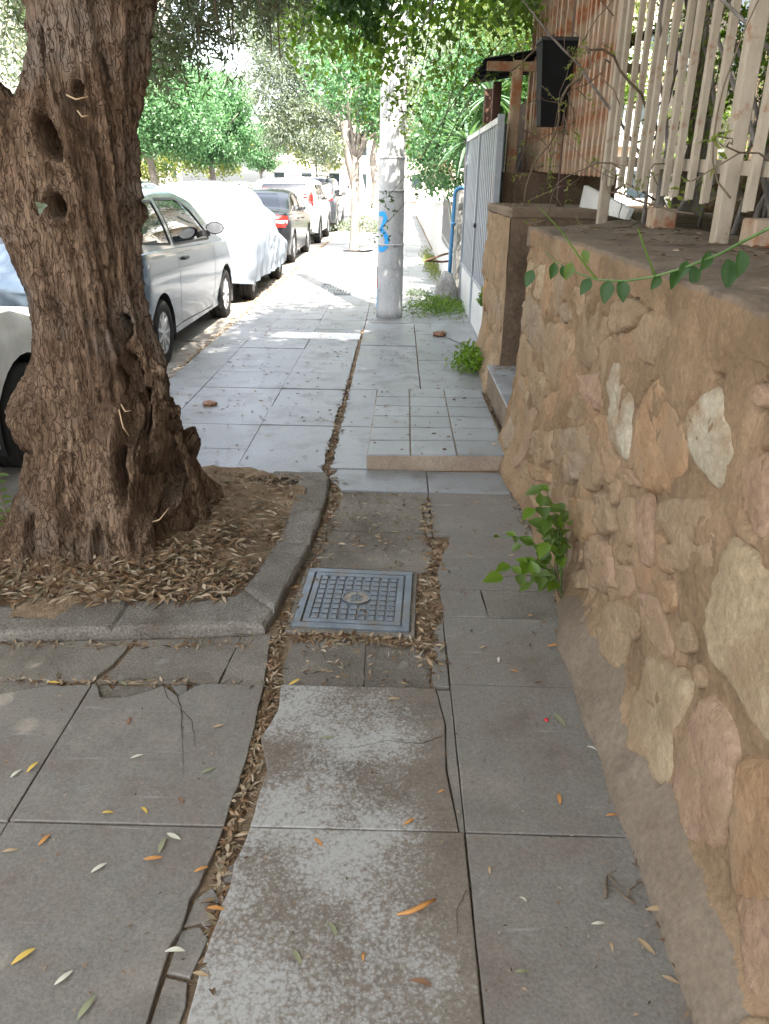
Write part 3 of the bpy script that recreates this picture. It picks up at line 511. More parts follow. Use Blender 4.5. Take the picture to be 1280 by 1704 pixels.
# open crevices along parts of the stones' outlines
crev = np.zeros(len(y_)); cn = fbm(np.stack([y_ * 7, z_ * 7, y_ * 0 + 41], 1), 2)
for _, q in STONES:
    q = np.array(q); lo = q.min(0) - .02; hi = q.max(0) + .02; k = np.where((y_ > lo[0]) & (y_ < hi[0]) & (z_ > lo[1]) & (z_ < hi[1]))[0]; best = np.full(len(k), 9.)
    for a, b in zip(q, np.roll(q, -1, 0)):
        ab = b - a; t = np.clip(((y_[k] - a[0]) * ab[0] + (z_[k] - a[1]) * ab[1]) / (ab @ ab), 0, 1); best = np.minimum(best, np.hypot(y_[k] - a[0] - t * ab[0], z_[k] - a[1] - t * ab[1]))
    crev[k] = np.maximum(crev[k], 1 - sstep(.002, .013, best))
P[:, 0] += .014 * crev * sstep(.3, .6, cn)
i = np.arange((ny - 1) * (nz - 1)); r = i // (ny - 1); c = i % (ny - 1); a = r * ny + c
face = mk('mortar_face', P, np.stack([a, a + ny, a + ny + 1, a + 1], 1), [MAT['wall_plaster'], MAT['plaster_skirt'], MAT['dark_dirt']], rwall, True)
zc = ZZ[:-1, :-1].ravel(); yc = YY[:-1, :-1].ravel(); edge = .165 + .05 * fbm(np.stack([yc * 4, zc * 0, zc * 0], 1), 3) - .28 * sstep(2.3, 2.9, yc)
mi_ = (zc < edge).astype(np.int32)
face.data.polygons.foreach_set('material_index', mi_)
m = MB(); m.prism([(.78, -2.5), (1.5, -2.5), (1.5, 5.35), (1.28, 5.22), (.98, 4.80), (.78, 4.50)], -.1, 1.25); m.build('core', MAT['wall_plaster'], rwall)
# ragged end beside the entrance
pts = [(.72, 4.512), (.80, 4.53), (1.0, 4.83), (1.3, 5.25), (1.5, 5.38)]
Pe = []; nzz = 40
for (x, yv) in pts:
    for k in range(nzz): z = -.05 + 1.29 * k / (nzz - 1); Pe.append((x - (.03 * (1 - z) if x < .75 else 0) + .012 * n1(z * 6, x * 5), yv + .012 * n1(z * 7 + 3, x * 9), z))
Fe = [((a * nzz + k), ((a + 1) * nzz + k), ((a + 1) * nzz + k + 1), (a * nzz + k + 1)) for a in range(len(pts) - 1) for k in range(nzz - 1)]
mk('end_face', Pe, Fe, MAT['wall_plaster'], rwall, True)
def stone(mat, poly, proud=.012, rough=.004, name='stone'):
    """rounded stone standing proud of the mortar face; poly in (y, z)"""
    n = len(poly); Q = []
    for i in range(n):
        a, b = Vector(poly[i]), Vector(poly[(i + 1) % n]); k = max(1, int((b - a).length / .022))
        for q in range(k): Q.append(a + (b - a) * q / k)
    for it in range(2): Q = [(Q[i - 1] + Q[i] * 2 + Q[(i + 1) % len(Q)]) / 4 for i in range(len(Q))]
    c = sum(Q, Vector((0, 0))) / len(Q); nn = len(Q); V = []; rr = ((1.10, -.022), (1.02, -.006), (.96, .28), (.88, .66), (.72, .92), (.45, 1.05), (.2, 1.02)); F = []
    tl = U(-.02, .02)
    for ri, (s, h) in enumerate(rr):
        for q in Q:
            p = c + (q - c) * s * (1 + ((.07 * n1(q.x * 19, q.y * 25) + .05 * n1(q.x * 50, q.y * 60)) if s > .8 else 0)); hh = h if h < 0 else h * proud
            p = Vector((p.x, p.y))
            if s < .97: hh += rough * (n1(p.x * 22 + 3, p.y * (26 if c.x < 2.2 else 9)) + .9 * n1(p.x * 55, p.y * (48 if c.x < 2.2 else 18))) + tl * (p.x - c.x)
            V.append((float(wx(p.x, p.y)) - hh - .004, p.x, p.y))
    for k in range(len(rr) - 1):
        for i in range(nn): j = (i + 1) % nn; F.append((k * nn + i, k * nn + j, (k + 1) * nn + j, (k + 1) * nn + i))
    V.append((float(wx(c.x, c.y)) - proud * 1.02, c.x, c.y)); e = (len(rr) - 1) * nn
    for i in range(nn): F.append((e + i, e + (i + 1) % nn, len(V) - 1))
    o = mk(name, V, F, MAT['stone_' + mat], rwall, True); return o
CEN = []
for mt, poly in STONES:
    cy = sum(p[0] for p in poly) / len(poly); cz = sum(p[1] for p in poly) / len(poly); rd = max(math.hypot(p[0] - cy, p[1] - cz) for p in poly); CEN.append((cy, cz, rd))
    stone(mt, poly, (.006 if cy < 2.3 else .009) + U(-.003, .003), .005 if cy < 2.3 else .010)
# the stones between: every free patch of the face gets a stone that reaches to its neighbours
def in_any(y, z): return any(inp(y, z, q) for q in POLY)
def inp(x, y, P):
    r = False
    for i in range(len(P)):
        a, b = P[i], P[i - 1]
        if (a[1] > y) != (b[1] > y) and x < (b[0] - a[0]) * (y - a[1]) / (b[1] - a[1]) + a[0]: r = not r
    return r
POLY = [q for _, q in STONES]
gy = np.arange(-2.5, 4.5, .02); gz = np.arange(.12, 1.22, .02); OCC = np.zeros((len(gy), len(gz)), bool)
for q in POLY:
    lo = np.min(q, 0); hi = np.max(q, 0)
    for i in np.where((gy > lo[0]) & (gy < hi[0]))[0]:
        for j in np.where((gz > lo[1]) & (gz < hi[1]))[0]:
            if inp(gy[i], gz[j], q): OCC[i, j] = True
D_ = OCC.copy(); D_[1:] |= OCC[:-1]; D_[:-1] |= OCC[1:]; D_[:, 1:] |= OCC[:, :-1]; D_[:, :-1] |= OCC[:, 1:]; OCC = D_
def occ(y, z):
    i, j = int((y + 2.5) / .02), int((z - .12) / .02)
    if not (0 <= i < len(gy) and 0 <= j < len(gz)): return True
    low = (.20 if y < 2.4 else .03) + .05 * n1(y * 4)
    if z < low or z > (1.13 if y > 2.4 else .98 + .10 * n1(y * 3, 2)): return True
    return bool(OCC[i, j])
seeds = []
for k in range(5000):
    y, z = U(-2.4, 4.42), U(.1, 1.15); md = .21 if (y > 3.1 or y < .9) else .15
    if occ(y, z) or any(occ(y + a, z + b) for a, b in ((.035, 0), (-.035, 0), (0, .035), (0, -.035))): continue
    if any(math.hypot(y - a, (z - b) * 1.1) < md for a, b in seeds): continue
    seeds.append((y, z))
for (sy, sz_) in seeds:
    pol = []
    for k in range(18):
        a = 2 * math.pi * k / 18; r = .012
        while r < .26:
            y, z = sy + r * math.cos(a), sz_ + r * math.sin(a)
            if occ(y, z) or any(math.hypot(y - p, z - q) < math.hypot(y - sy, z - sz_) for p, q in seeds if abs(p - y) < .4 and (p, q) != (sy, sz_)): break
            r += .01
        pol.append(max(.012, r - .010))
    pol = [(pol[k - 1] + 2 * pol[k] + pol[(k + 1) % 18]) / 4 for k in range(18)]
    if sum(pol) / 18 < .035: continue
    far = sy > 2.2
    stone(rnd.choice(['tan', 'tan', 'cream', 'orange', 'pink', 'grey'] if far else ['tan', 'tan', 'cream', 'pink']), [(sy + pol[k] * math.cos(2 * math.pi * k / 18), sz_ + pol[k] * math.sin(2 * math.pi * k / 18)) for k in range(18)], U(.0, .006) if far else U(-.002, .003), .009 if far else .005)
# earth showing where the plaster foot has broken away
for (cy, cz, ry, rz) in ():
    V = []; n = 34
    for k in range(n):
        a = 2 * math.pi * k / n; rr_ = 1 + .42 * n1(math.cos(a) * 3 + cy * 9, math.sin(a) * 3) + .40 * n1(math.cos(a) * 9 + cy, math.sin(a) * 9 + 5); y, z = cy + ry * .8 * rr_ * math.cos(a), cz + rz * .8 * rr_ * math.sin(a); V.append((float(wx(y, z)) - .0105, y, z))
    V.append((float(wx(cy, cz)) - .0105, cy, cz)); mk('broken_patch', V, [(k, (k + 1) % n, n) for k in range(n)], MAT['dark_earth'], rwall)
# coping
nx_, nyc = 60, 300; XX, YY = np.meshgrid(np.linspace(0, 1, nx_), np.linspace(-2.5, 1, nyc)); u = XX.ravel(); v = np.linspace(-2.5, 4.56, nyc).repeat(nx_)
back = 1.5; lip = np.clip(u / .10, 0, 1)
X = np.where(u < .1, .706 + .01 * u / .1, .716 + (back - .716) * (u - .1) / .9); Yc = v + sstep(.9, 1.5, X) * .75 * sstep(4.0, 4.56, v)
Z = np.where(u < .1, 1.19 + .095 * np.sin(lip * math.pi / 2), 1.285 + .025 * (X - .716)); X = np.where(u < .1, .722 - .006 * np.sin(lip * math.pi), X)
nz1 = fbm(np.stack([X * 5, Yc * 5, Z * 0], 1), 4); nz2 = fbm(np.stack([X * 22, Yc * 22, Z * 0], 1), 2)
Z = Z + .008 * nz1 + .003 * nz2; X = X + np.where(u < .15, .008 * fbm(np.stack([Yc * 6, Z * 10, Z * 0 + 2], 1), 3), 0)
i = np.arange((nx_ - 1) * (nyc - 1)); r = i // (nx_ - 1); c = i % (nx_ - 1); a = r * nx_ + c
cap = mk('coping', np.stack([X, Yc, Z], 1), np.stack([a, a + 1, a + nx_ + 1, a + nx_], 1), [MAT['cap_concrete'], MAT['wall_plaster']], rwall, True); cap.data.polygons.foreach_set('material_index', (c < 4).astype(np.int32))
m = MB(); m.prism([(.705, 4.50), (.74, 4.565), (.98, 4.87), (1.29, 5.3), (1.5, 5.42), (1.5, 5.3), (.8, 4.45)][::-1], 1.19, 1.279); m.build('coping_end', MAT['cap_concrete'], rwall)

# ------------------------------------------------------------------ entrance step
step = thing('entrance_step', 'raised entrance step with grey tiles between the wall and the square pier', 'step', (0, 0, 0))
m = MB(); m.box(.715, 1.9, 4.4, 5.95, -.05, .205); m.build('riser', MAT['plaster_skirt'], step)
for k in range(5):
    y0 = 4.42 + k * .302; m = MB(); m.box(.703, .915, y0 + .003, y0 + .299, .206, .222, bev=.003); m.build('tile', MAT['grey_tile'], step); m = MB(); m.box(.92, 1.22, y0 + .003, y0 + .299, .206, .222, bev=.003); m.build('tile', MAT['grey_tile'], step)
# ------------------------------------------------------------------ pier
pier = thing('square_pier', 'square stone and plaster pier with a flat cap between the step and the white gate', 'pier', (0, 0, 0))
def wall_patch(name, A, B, z0, z1, mat, par, amp=.02, n=(46, 60), sc=6, foot=0):
    A, B = np.array(A, float), np.array(B, float); d = (B - A) / np.linalg.norm(B - A); nrm = np.array([d[1], -d[0]])
    S, T = np.meshgrid(np.linspace(0, 1, n[0]), np.linspace(0, 1, n[1])); s, t = S.ravel(), T.ravel(); L = np.linalg.norm(B - A)
    z = z0 + (z1 - z0) * t; q = np.stack([s * L * sc, z * sc * .7, s * 0 + A[0] * 5], 1)
    h = amp * (fbm(q, 4) + .5 * np.abs(fbm(q * 2.3, 2))) * np.minimum(1, np.minimum(s, 1 - s) * 12 + .25) + foot * (1 - sstep(0, .3, z)) ** 2
    xy = A[None] + s[:, None] * (B - A)[None] + nrm[None] * h[:, None]
    i = np.arange((n[0] - 1) * (n[1] - 1)); r = i // (n[0] - 1); c = i % (n[0] - 1); a = r * n[0] + c
    return mk(name, np.column_stack([xy, z]), np.stack([a, a + 1, a + n[0] + 1, a + n[0]], 1), mat, par, True)
wall_patch('stone_face', (.80, 7.42), (.80, 5.915), -.02, 1.28, MAT['stone_tan'], pier, .028, (70, 70), 7, .09)
wall_patch('plaster_face', (.80, 5.91), (1.65, 5.91), .18, 1.28, MAT['pier_plaster'], pier, .012, (50, 50), 5)
m = MB(); m.box(.82, 1.65, 5.93, 7.4, -.05, 1.27); m.build('core', MAT['pier_plaster'], pier)
m = MB(); m.box(.785, 1.66, 5.89, 7.44, 1.27, 1.345, bev=.018); m.build('cap', MAT['cap_concrete'], pier)
for k in range(14):
    cy, cz = 6.05 + (k % 5) * .28 + U(-.05, .05), .2 + (k // 5) * .36 + U(-.06, .06); bm = bmesh.new(); bmesh.ops.create_icosphere(bm, subdivisions=3, radius=1)
    for v in bm.verts:
        s = 1 + .2 * n1(v.co.y * 2 + k, v.co.z * 2) + .08 * n1(v.co.y * 6 + k, v.co.z * 7); v.co = Vector((v.co.x * .035, v.co.y * .11 * s, v.co.z * .14 * s))
    me = bpy.data.meshes.new('stone'); bm.to_mesh(me); bm.free(); link('stone', me, MAT['stone_' + rnd.choice(['tan', 'pink', 'grey', 'orange'])], pier, True, (.80, cy, cz))
# ------------------------------------------------------------------ railing over the wall
def fence(name, label, y0, y1, bars, X, bw, bd, zb, zt, mat, posts, group=None):
    t = thing(name, label, 'fence', (X, y0, 0), 0, group)
    b0 = None
    for yy in bars:
        z0 = zb(yy)
        m = MB(); w, d = bw * U(.96, 1.04), bd
        m.box(-d / 2, -d / 2 + .006, -w / 2, w / 2, z0, zt); m.box(-d / 2 + .006, d / 2, -w / 2, -w / 2 + .005, z0 + .004, zt); m.box(-d / 2 + .006, d / 2, w / 2 - .005, w / 2, z0 + .004, zt)      # folded channel
        o = m.build('bar', mat, t); o.location = (U(-.004, .004), yy - y0, 0); o.rotation_euler = (U(-.006, .006), U(-.008, .008), U(-.06, .06))
    for yy, zz, mm in posts:
        m = MB(); m.box(-.029, .029, -.029, .029, zz, zt + .03, bev=.004); m.build('post', mm, t, loc=(0, yy - y0, 0))
    for zr in (zt - .12, 1.62):
        m = MB(); za, zb_ = (zb(y0) + .17, zb(y1) + .13) if zr < 2 else (zr, zr); m.add([(x, y, z + dz) for y, z in ((0, za), (y1 - y0, zb_)) for x in (.026, .05) for dz in (-.025, .025)], [(0, 1, 3, 2), (4, 6, 7, 5), (0, 4, 5, 1), (2, 3, 7, 6), (0, 2, 6, 4), (1, 5, 7, 3)]); m.build('rail', mat, t)
    return t
bars1 = [-2.1 + .238 * k for k in range(21)] + [2.998, 3.426, 3.64, 3.82, 3.98, 4.14, 4.30, 4.46, 4.62, 4.78, 4.94]
bars1 = [b for b in bars1 if b < 2.8 or b > 2.9]
zb1 = lambda y: 1.30 + .0405 * y
fence('beige_railing', 'beige painted metal railing of folded upright bars standing on the stone wall', -2.2, 5.1, bars1, 1.25, .036, .027, zb1, 3.3, MAT['beige_paint'], [(-.4, 1.27, MAT['beige_paint']), (1.3, 1.27, MAT['beige_paint']), (3.219, 1.275, MAT['beige_paint']), (5.12, 1.28, MAT['beige_paint'])])
fence('rusty_railing', 'rust stained narrower railing bars beyond the beige railing behind the pier', 5.2, 8.6, [5.30 + .118 * k for k in range(28)], 1.25, .045, .04, lambda y: 1.42 + .0245 * y, 3.4, MAT['rusty_beige'], [(6.51, 1.28, MAT['dark_rust']), (8.5, 1.3, MAT['rusty_beige'])])
bk = thing('rusty_sheet_screen', 'orange rusted upright sheet metal strips fixed behind the far railing bars', 'metal screen', (1.34, 5.5, 1.60))
for k in range(22):
    y = k * .142; m = MB(); m.box(-.004 + U(-.006, .006), .01, y, y + .139, 0, 1.75 + U(-.02, .02)); m.build('strip', MAT['rust'], bk)
# stub plinths under the railing
for k, (x, y) in enumerate(((1.34, 3.05), (1.34, 4.25))):
    m = MB(); m.box(-.06, .06, -.06, .06, 0, .10, bev=.008); meta(m.build('post_plinth', MAT['rusty_beige'], loc=(x, y, 1.30)), ['square rusty plinth block under the railing nearest the camera', 'square rusty plinth block under the railing farther from the camera'][k], 'plinth')
# black box on the railing
bx = thing('black_letterbox', 'black open tapering metal box hanging on the rusty railing', 'letterbox', (1.10, 6.45, 1.90))
m = MB(); T = [(-.125, -.17), (.125, -.17), (.125, .10), (-.125, .10)]; Bq = [(-.075, -.08), (.075, -.08), (.075, .10), (-.075, .10)]
m.loft([[(x, y, 0) for x, y in Bq], [(x, y, .54) for x, y in T]]); 
m.build('body', MAT['mailbox_black'], bx)
for q in (((-.15, -.178, .59), (.15, -.168, .615)), ):
    m = MB(); m.box(-.132, .132, -.18, -.168, .528, .55); m.box(-.132, -.12, -.168, .10, .528, .55); m.box(.12, .132, -.168, .10, .528, .55); m.build('rim', MAT['black_plastic'], bx)
m = MB(); m.add([(-.065, -.087, .03), (.065, -.087, .03), (.11, -.1705, .51), (-.11, -.1705, .51)], [(0, 1, 2, 3)]); m.build('front_panel', MAT['mailbox_black'], bx)
# white sheet panel and planter seen under the bars
m = MB(); m.add([(1.40, 5.15, 1.31), (1.40, 6.5, 1.34), (1.42, 6.5, 1.50), (1.42, 5.15, 1.37), (1.43, 5.15, 1.31), (1.43, 6.5, 1.34), (1.45, 6.5, 1.50), (1.45, 5.15, 1.37)], [(0, 3, 2, 1), (4, 5, 6, 7), (3, 7, 6, 2), (0, 4, 7, 3), (1, 2, 6, 5)])
meta(m.build('white_metal_sheet', MAT['white_paint']), 'white sloping metal sheet lying under the railing beside the dark rusty post', 'metal sheet')
pl = thing('brown_planter', 'dark brown rendered planter wall behind the pier cap', 'planter', (1.15, 7.5, 1.30)); m = MB(); m.box(-.3, .8, .1, .35, 0, .30, bev=.01); m.build('wall', MAT['pier_plaster'], pl); m = MB(); m.box(-.25, .8, .35, 1.2, 0, .25); m.build('soil_fill', MAT['soil'], pl)
# ------------------------------------------------------------------ white gate
gate = thing('white_slatted_gate', 'pale upright slatted metal gate with solid white lower panels past the pier', 'gate', (.86, 7.48, 0))
for a, b in ((0, 1.62), (1.64, 3.3)):
    m = MB(); m.box(-.01, .012, a, b, .03, .50, bev=.004); m.build('lower_panel', MAT['white_paint'], gate)
    m = MB(); m.box(.045, .055, a, b, .5, 1.98); m.build('dark_gap_sheet', MAT['dark_glass_and_gaps'], gate)  # added dark sheet, stands in for the shade between the slats
    m = MB(); m.box(-.02, .02, a, b, .50, .545); m.build('rail', MAT['gate_paint'], gate); m = MB(); m.box(-.025, .025, a, b, 1.98, 2.03); m.build('rail', MAT['white_paint'], gate)
    k = a + .03
    s_ = None
    while k < b - .1:
        if s_ is None: m = MB(); m.box(-.011, .011, 0, .088, .546, 1.979, bev=.004); s_ = m.build('slat', MAT['gate_paint'], gate, loc=(0, k, 0))
        else: dup(s_, gate, (0, k, 0))
        k += .178
for y in (-.03, 1.615, 3.31):
    m = MB(); m.box(-.03, .03, y - .02, y + .02 if y != 1.615 else y + .03, .02, 2.05, bev=.003); m.build('stile', MAT['gate_paint'], gate)
m = MB(); m.lathe([(.0, -.05), (.022, -.045), (.026, -.03), (.02, -.018), (.0, -.016)], (0, 1.5, 1.08), 12, 'x', cap=False); m.build('knob', MAT['black_plastic'], gate)
# wooden framed porch roof behind the gate
aw = thing('lean_to_shed', 'small open lean-to of timber posts under a dark corrugated sheet roof behind the white gate', 'shed', (0, 0, 0))
m = MB(); N = 41; P1 = []
for k in range(N):
    y = 7.8 + k * .045; zo = .018 * math.sin(k * 1.9); P1 += [(.72, y, 2.50 + zo), (2.2, y, 2.74 + zo)]
m.add(P1, [(2 * k, 2 * k + 1, 2 * k + 3, 2 * k + 2) for k in range(N - 1)]); m.build('roof_sheet', MAT['mailbox_black'], aw)
for x, y, zt in ((1.02, 7.85, 2.50), (1.04, 9.6, 2.52), (.98, 9.9, 2.48)):
    m = MB(); m.box(x - .045, x + .045, y - .045, y + .045, .0 if x < 1 else 1.0, zt, bev=.006); m.build('post', MAT['rusty_beige'] if y < 9 else MAT['dark_rust'], aw)
m = MB(); m.box(.75, 2.1, 7.82, 7.88, 2.42, 2.49); m.build('beam', MAT['rusty_beige'], aw); m = MB(); m.box(1.3, 1.34, 8.7, 10.6, 1.3, 2.3); m.build('back_wall', MAT['dark_rust'], aw)
# ------------------------------------------------------------------ old pier with blue pipe, white walls
op = thing('weathered_concrete_pier', 'weathered grey concrete gate pier beside the blue water pipe', 'pier', (0, 0, 0))
wall_patch('front_face', (.80, 11.2), (1.15, 11.2), -.02, 1.42, MAT['old_pier'], op, .008, (20, 50), 8); wall_patch('side_face', (.80, 11.75), (.80, 11.2), -.02, 1.42, MAT['old_pier'], op, .012, (20, 50), 8); m = MB(); m.box(.81, 1.15, 11.21, 11.74, 0, 1.42); m.build('core', MAT['old_pier'], op)
pipe = thing('blue_water_pipe', 'blue painted pipe bending over the top of the weathered pier', 'pipe', (0, 0, 0))
m = MB(); Q = [(.70, 11.0, .02), (.715, 11.03, .7), (.73, 11.05, 1.30)] + [(.73 + .09 * (1 - math.cos(t)), 11.05, 1.36 + .085 * math.sin(t)) for t in np.linspace(.1, math.pi / 2, 6)] + [(.95, 11.06, 1.448), (1.2, 11.08, 1.45)]
m.tube(Q, .026, 10); m.build('tube', MAT['blue_pipe'], pipe, True)
for z in (.35, 1.0): m = MB(); m.lathe([(.034, -.02), (.036, 0), (.034, .02)], (.7075 + .0225 * z / .65 * .6, 11.02, z), 10); m.build('collar', MAT['blue_pipe'], pipe, True)
def lowwall(label, y0, y1, x, h, coping=True, mat='white_wall'):
    t = thing('low_garden_wall', label, 'wall', (x, y0, 0)); m = MB(); m.box(0, .2, 0, y1 - y0, -.05, h); m.build('body', MAT[mat], t)
    if coping: m = MB(); m.box(-.025, .225, -.02, y1 - y0 + .02, h, h + .05, bev=.008); m.build('coping', MAT['white_paint'], t)
    return t
lowwall('white rendered garden wall of three rising steps just past the blue pipe', 12.0, 15.2, .78, .48)
lowwall('white garden wall with a metal railing farther along the bright pavement', 15.3, 19.5, .82, .92)
lowwall('long pale garden wall at the far end of the pavement', 19.6, 40, .86, 1.05)
hr = thing('steel_handrail', 'sloping grey steel handrail above the white garden wall', 'handrail', (.80, 12.3, .53))
m = MB(); m.tube([(0, 0, .35), (0, 1.2, .72), (0, 3.0, .75)], .022, 6); m.build('top_rail', MAT['rim_metal'], hr); m = MB(); m.tube([(0, 0, .05), (0, 2.9, .12)], .016, 6); m.build('bottom_rail', MAT['rim_metal'], hr)
for k in range(12): m = MB(); m.tube([(0, .1 + k * .24, 0), (0, .1 + k * .24, .36 + min(.36, k * .07))], .009, 5); m.build('baluster', MAT['rim_metal'], hr)
m = MB()
ang = thing('bent_angle_iron', 'bent dark angle iron sticking out over the bright pavement near the blue pipe', 'angle iron', (.42, 12.2, .42)); m.tube([(0, 0, 0), (.28, .0, .10), (.5, .2, .12)], .016, 5); m.tube([(0, 0, 0), (.25, .1, -.02), (.5, .2, 0)], .016, 5); m.build('bars', MAT['dark_rust'], ang)
cr = MB(); bm = bmesh.new(); bmesh.ops.create_icosphere(bm, subdivisions=3, radius=1)
for v in bm.verts: s = 1 + .1 * n1(v.co.x * 2, v.co.y * 2 + v.co.z); v.co = Vector((v.co.x * .16 * s, v.co.y * .22 * s, max(-.05, v.co.z) * .42 * s))
me = bpy.data.meshes.new('boulder'); bm.to_mesh(me); bm.free(); meta(link('boulder', me, MAT['old_pier'], None, True, (.66, 10.75, .0)), 'rounded mossy boulder at the foot of the blue pipe', 'boulder')
# apron beside the gate
m = MB(); m.add([(.38, 8.6, .004), (.86, 7.45, .006), (.86, 10.2, .05), (.5, 10.1, .01)], [(0, 1, 2, 3)]); m.build('cement_apron', MAT['slab_far'], pave)
# ------------------------------------------------------------------ utility pole
pole = thing('utility_pole', 'thick round concrete utility pole with blue spray paint standing on the pavement', 'pole', (-.088, 9.56, 0))
NP = 40; rings = []; px = []
for k in range(90):
    z = 7.5 * k / 89; rad = .157 - .0062 * z
    if abs(z - .745) < .043 or abs(z - 1.42) < .03: rad -= .004
    if abs(z - .70) < .03: rad += .003
    rings.append([(rad * math.cos(a) * (1 + .004 * n1(z * 3, a)), rad * math.sin(a) * (1 + .004 * n1(z * 3, a + 9)), z) for a in [2 * math.pi * j / NP for j in range(NP)]])
m = MB(); m.loft(rings); m.build('shaft', MAT['pole_concrete'], pole, True)
for z in (.83, 1.41, 1.75):
    m = MB(); R_ = .157 - .0062 * z; m.lathe([(R_ - .002, z - .013), (R_ + .005, z - .01), (R_ + .005, z + .01), (R_ - .002, z + .013)], (0, 0, 0), 40, cap=False); m.build('joint_band', MAT['pole_concrete'], pole, True)
# graffiti numeral 3 wrapped on the shaft
def on_pole(a, z, off=.004): R_ = .157 - .0062 * z + off; return (R_ * math.sin(a), -R_ * math.cos(a), z)
pathc = [(-1.15, 1.16), (-.55, 1.165), (-.42, 1.12), (-.62, 1.05), (-.85, .99), (-.5, .965), (-.28, .90), (-.30, .82), (-.62, .775), (-1.1, .79)]
V = []; F = []; dense = []
for a, b in zip(pathc[:-1], pathc[1:]):
    for q in range(5): dense.append((a[0] + (b[0] - a[0]) * q / 5, a[1] + (b[1] - a[1]) * q / 5))
dense.append(pathc[-1])
for i, p in enumerate(dense):
    a, b = dense[max(i - 1, 0)], dense[min(i + 1, len(dense) - 1)]; dx, dz = (b[0] - a[0]) * .155, b[1] - a[1]; L = math.hypot(dx, dz) or 1; w = .032 * (.8 + .3 * n1(i * .6))
    for s in (-1, 1): V.append(on_pole(p[0] - s * dz / L * w / .155, p[1] + s * dx / L * w))
F = [(2 * i, 2 * i + 1, 2 * i + 3, 2 * i + 2) for i in range(len(dense) - 1)]
mk('spray_paint', V, F, MAT['blue_spray'], pole)
for nm, z0, z1, a0, a1 in (('sticker_blue', .10, .33, -1.62, -1.12), ('sticker_red', .335, .46, -1.62, -1.2), ('sticker_black', .47, .58, -1.62, -1.3)):
    V = []; n_ = 6
    for k in range(n_ + 1): a = a0 + (a1 - a0) * k / n_; V += [on_pole(a, z0, .003), on_pole(a, z1, .003)]
    mk('sticker', V, [(2 * k, 2 * k + 2, 2 * k + 3, 2 * k + 1) for k in range(n_)], MAT[nm], pole)
# ------------------------------------------------------------------ garden behind the wall, house, far buildings
m = MB(); m.box(1.5, 22, -12, 11, .2, 1.27); m.box(1.5, 22, 11.0, 60, -.2, .3); meta(m.build('terrain', MAT['soil']), kind='structure')
def block(name, label, x0, x1, y0, y1, h, mat, faces, floors, cols, wwin=1.2, hwin=1.4, balc=True):
    t = thing(name, label, 'building', ((x0 + x1) / 2, (y0 + y1) / 2, 0)); cx, cy = t.location.x, t.location.y
    m = MB(); m.box(x0 - cx, x1 - cx, y0 - cy, y1 - cy, -.3, h); m.build('wall', MAT[mat], t)
    m = MB(); m.box(x0 - cx - .3, x1 - cx + .3, y0 - cy - .3, y1 - cy + .3, h, h + .25); m.build('roof', MAT[mat], t)
    for fc in faces:
        L = (x1 - x0) if fc in 'SN' else (y1 - y0)
        for f in range(floors):
            zc = 1.6 + f * 3.0
            if zc + 1 > h: break
            for c in range(cols):
                s = -L / 2 + L * (c + .5) / cols
                if fc in 'SN':
                    yy = (y0 - cy) if fc == 'S' else (y1 - cy); d = -1 if fc == 'S' else 1; B = (s - wwin / 2, s + wwin / 2, min(yy - .02 * d, yy + .04 * d), max(yy - .02 * d, yy + .04 * d)); Bb = (s - wwin, s + wwin, min(yy, yy + 1.1 * d), max(yy, yy + 1.1 * d))
                else:
                    xx = (x0 - cx) if fc == 'W' else (x1 - cx); d = -1 if fc == 'W' else 1; B = (min(xx - .02 * d, xx + .04 * d), max(xx - .02 * d, xx + .04 * d), s - wwin / 2, s + wwin / 2); Bb = (min(xx, xx + 1.1 * d), max(xx, xx + 1.1 * d), s - wwin, s + wwin)
                m = MB(); m.box(*B, zc - hwin / 2, zc + hwin / 2); w = m.build('window', MAT['white_paint'], t)
                g_ = .07; e = .012
                if fc in 'SN': Bp = (B[0] + g_, B[1] - g_, B[2] - e, B[3] + e)
                else: Bp = (B[0] - e, B[1] + e, B[2] + g_, B[3] - g_)
                m = MB(); m.box(*Bp, zc - hwin / 2 + g_, zc + hwin / 2 - g_); m.build('pane', MAT['dark_glass_and_gaps'], w)
                if balc and f > 0 and c % 2 == 0:
                    m = MB(); m.box(*Bb, zc - 1.35, zc - 1.2); m.box(Bb[0], Bb[1], Bb[2], Bb[3], zc - 1.2, zc - .35) if False else None
                    bo = m.build('balcony', MAT[mat], t)
                    m = MB()
                    if fc in 'SN': yo = Bb[2] if fc == 'S' else Bb[3] - .05; m.box(Bb[0], Bb[1], yo, yo + .05, zc - 1.2, zc - .35)
                    else: xo = Bb[0] if fc == 'W' else Bb[1] - .05; m.box(xo, xo + .05, Bb[2], Bb[3], zc - 1.2, zc - .35)
                    m.build('parapet', MAT['white_paint'], bo)
    return t
block('garden_house', 'cream two storey house in the garden behind the beige railing', 7.2, 14, 1, 24, 6.4, 'house_wall', 'W', 2, 7, balc=False)
block('apartment_building', 'pale apartment block across the street behind the round green trees', -26, -14.5, 6, 30, 13, 'facade', 'ES', 4, 6)
block('apartment_building', 'pale apartment block across the street farther along toward the bright end', -27, -15, 33, 58, 15, 'facade', 'ES', 5, 6)
block('apartment_building', 'cream apartment block closing the far end of the street', -14, 9, 88, 100, 7.5, 'facade', 'S', 3, 8)
block('apartment_building', 'cream apartment block on the right side beyond the gardens', 6, 16, 42, 70, 12, 'facade', 'WS', 4, 6)
rw = thing('garden_rubble_wall', 'pale rubble stone garden wall glimpsed through the bars at the far right', 'stone wall', (0, 0, 0))
m = MB(); m.box(3.2, 3.5, 1.2, 9.5, 1.2, 1.72); m.build('core', MAT['stone_rock'], rw)
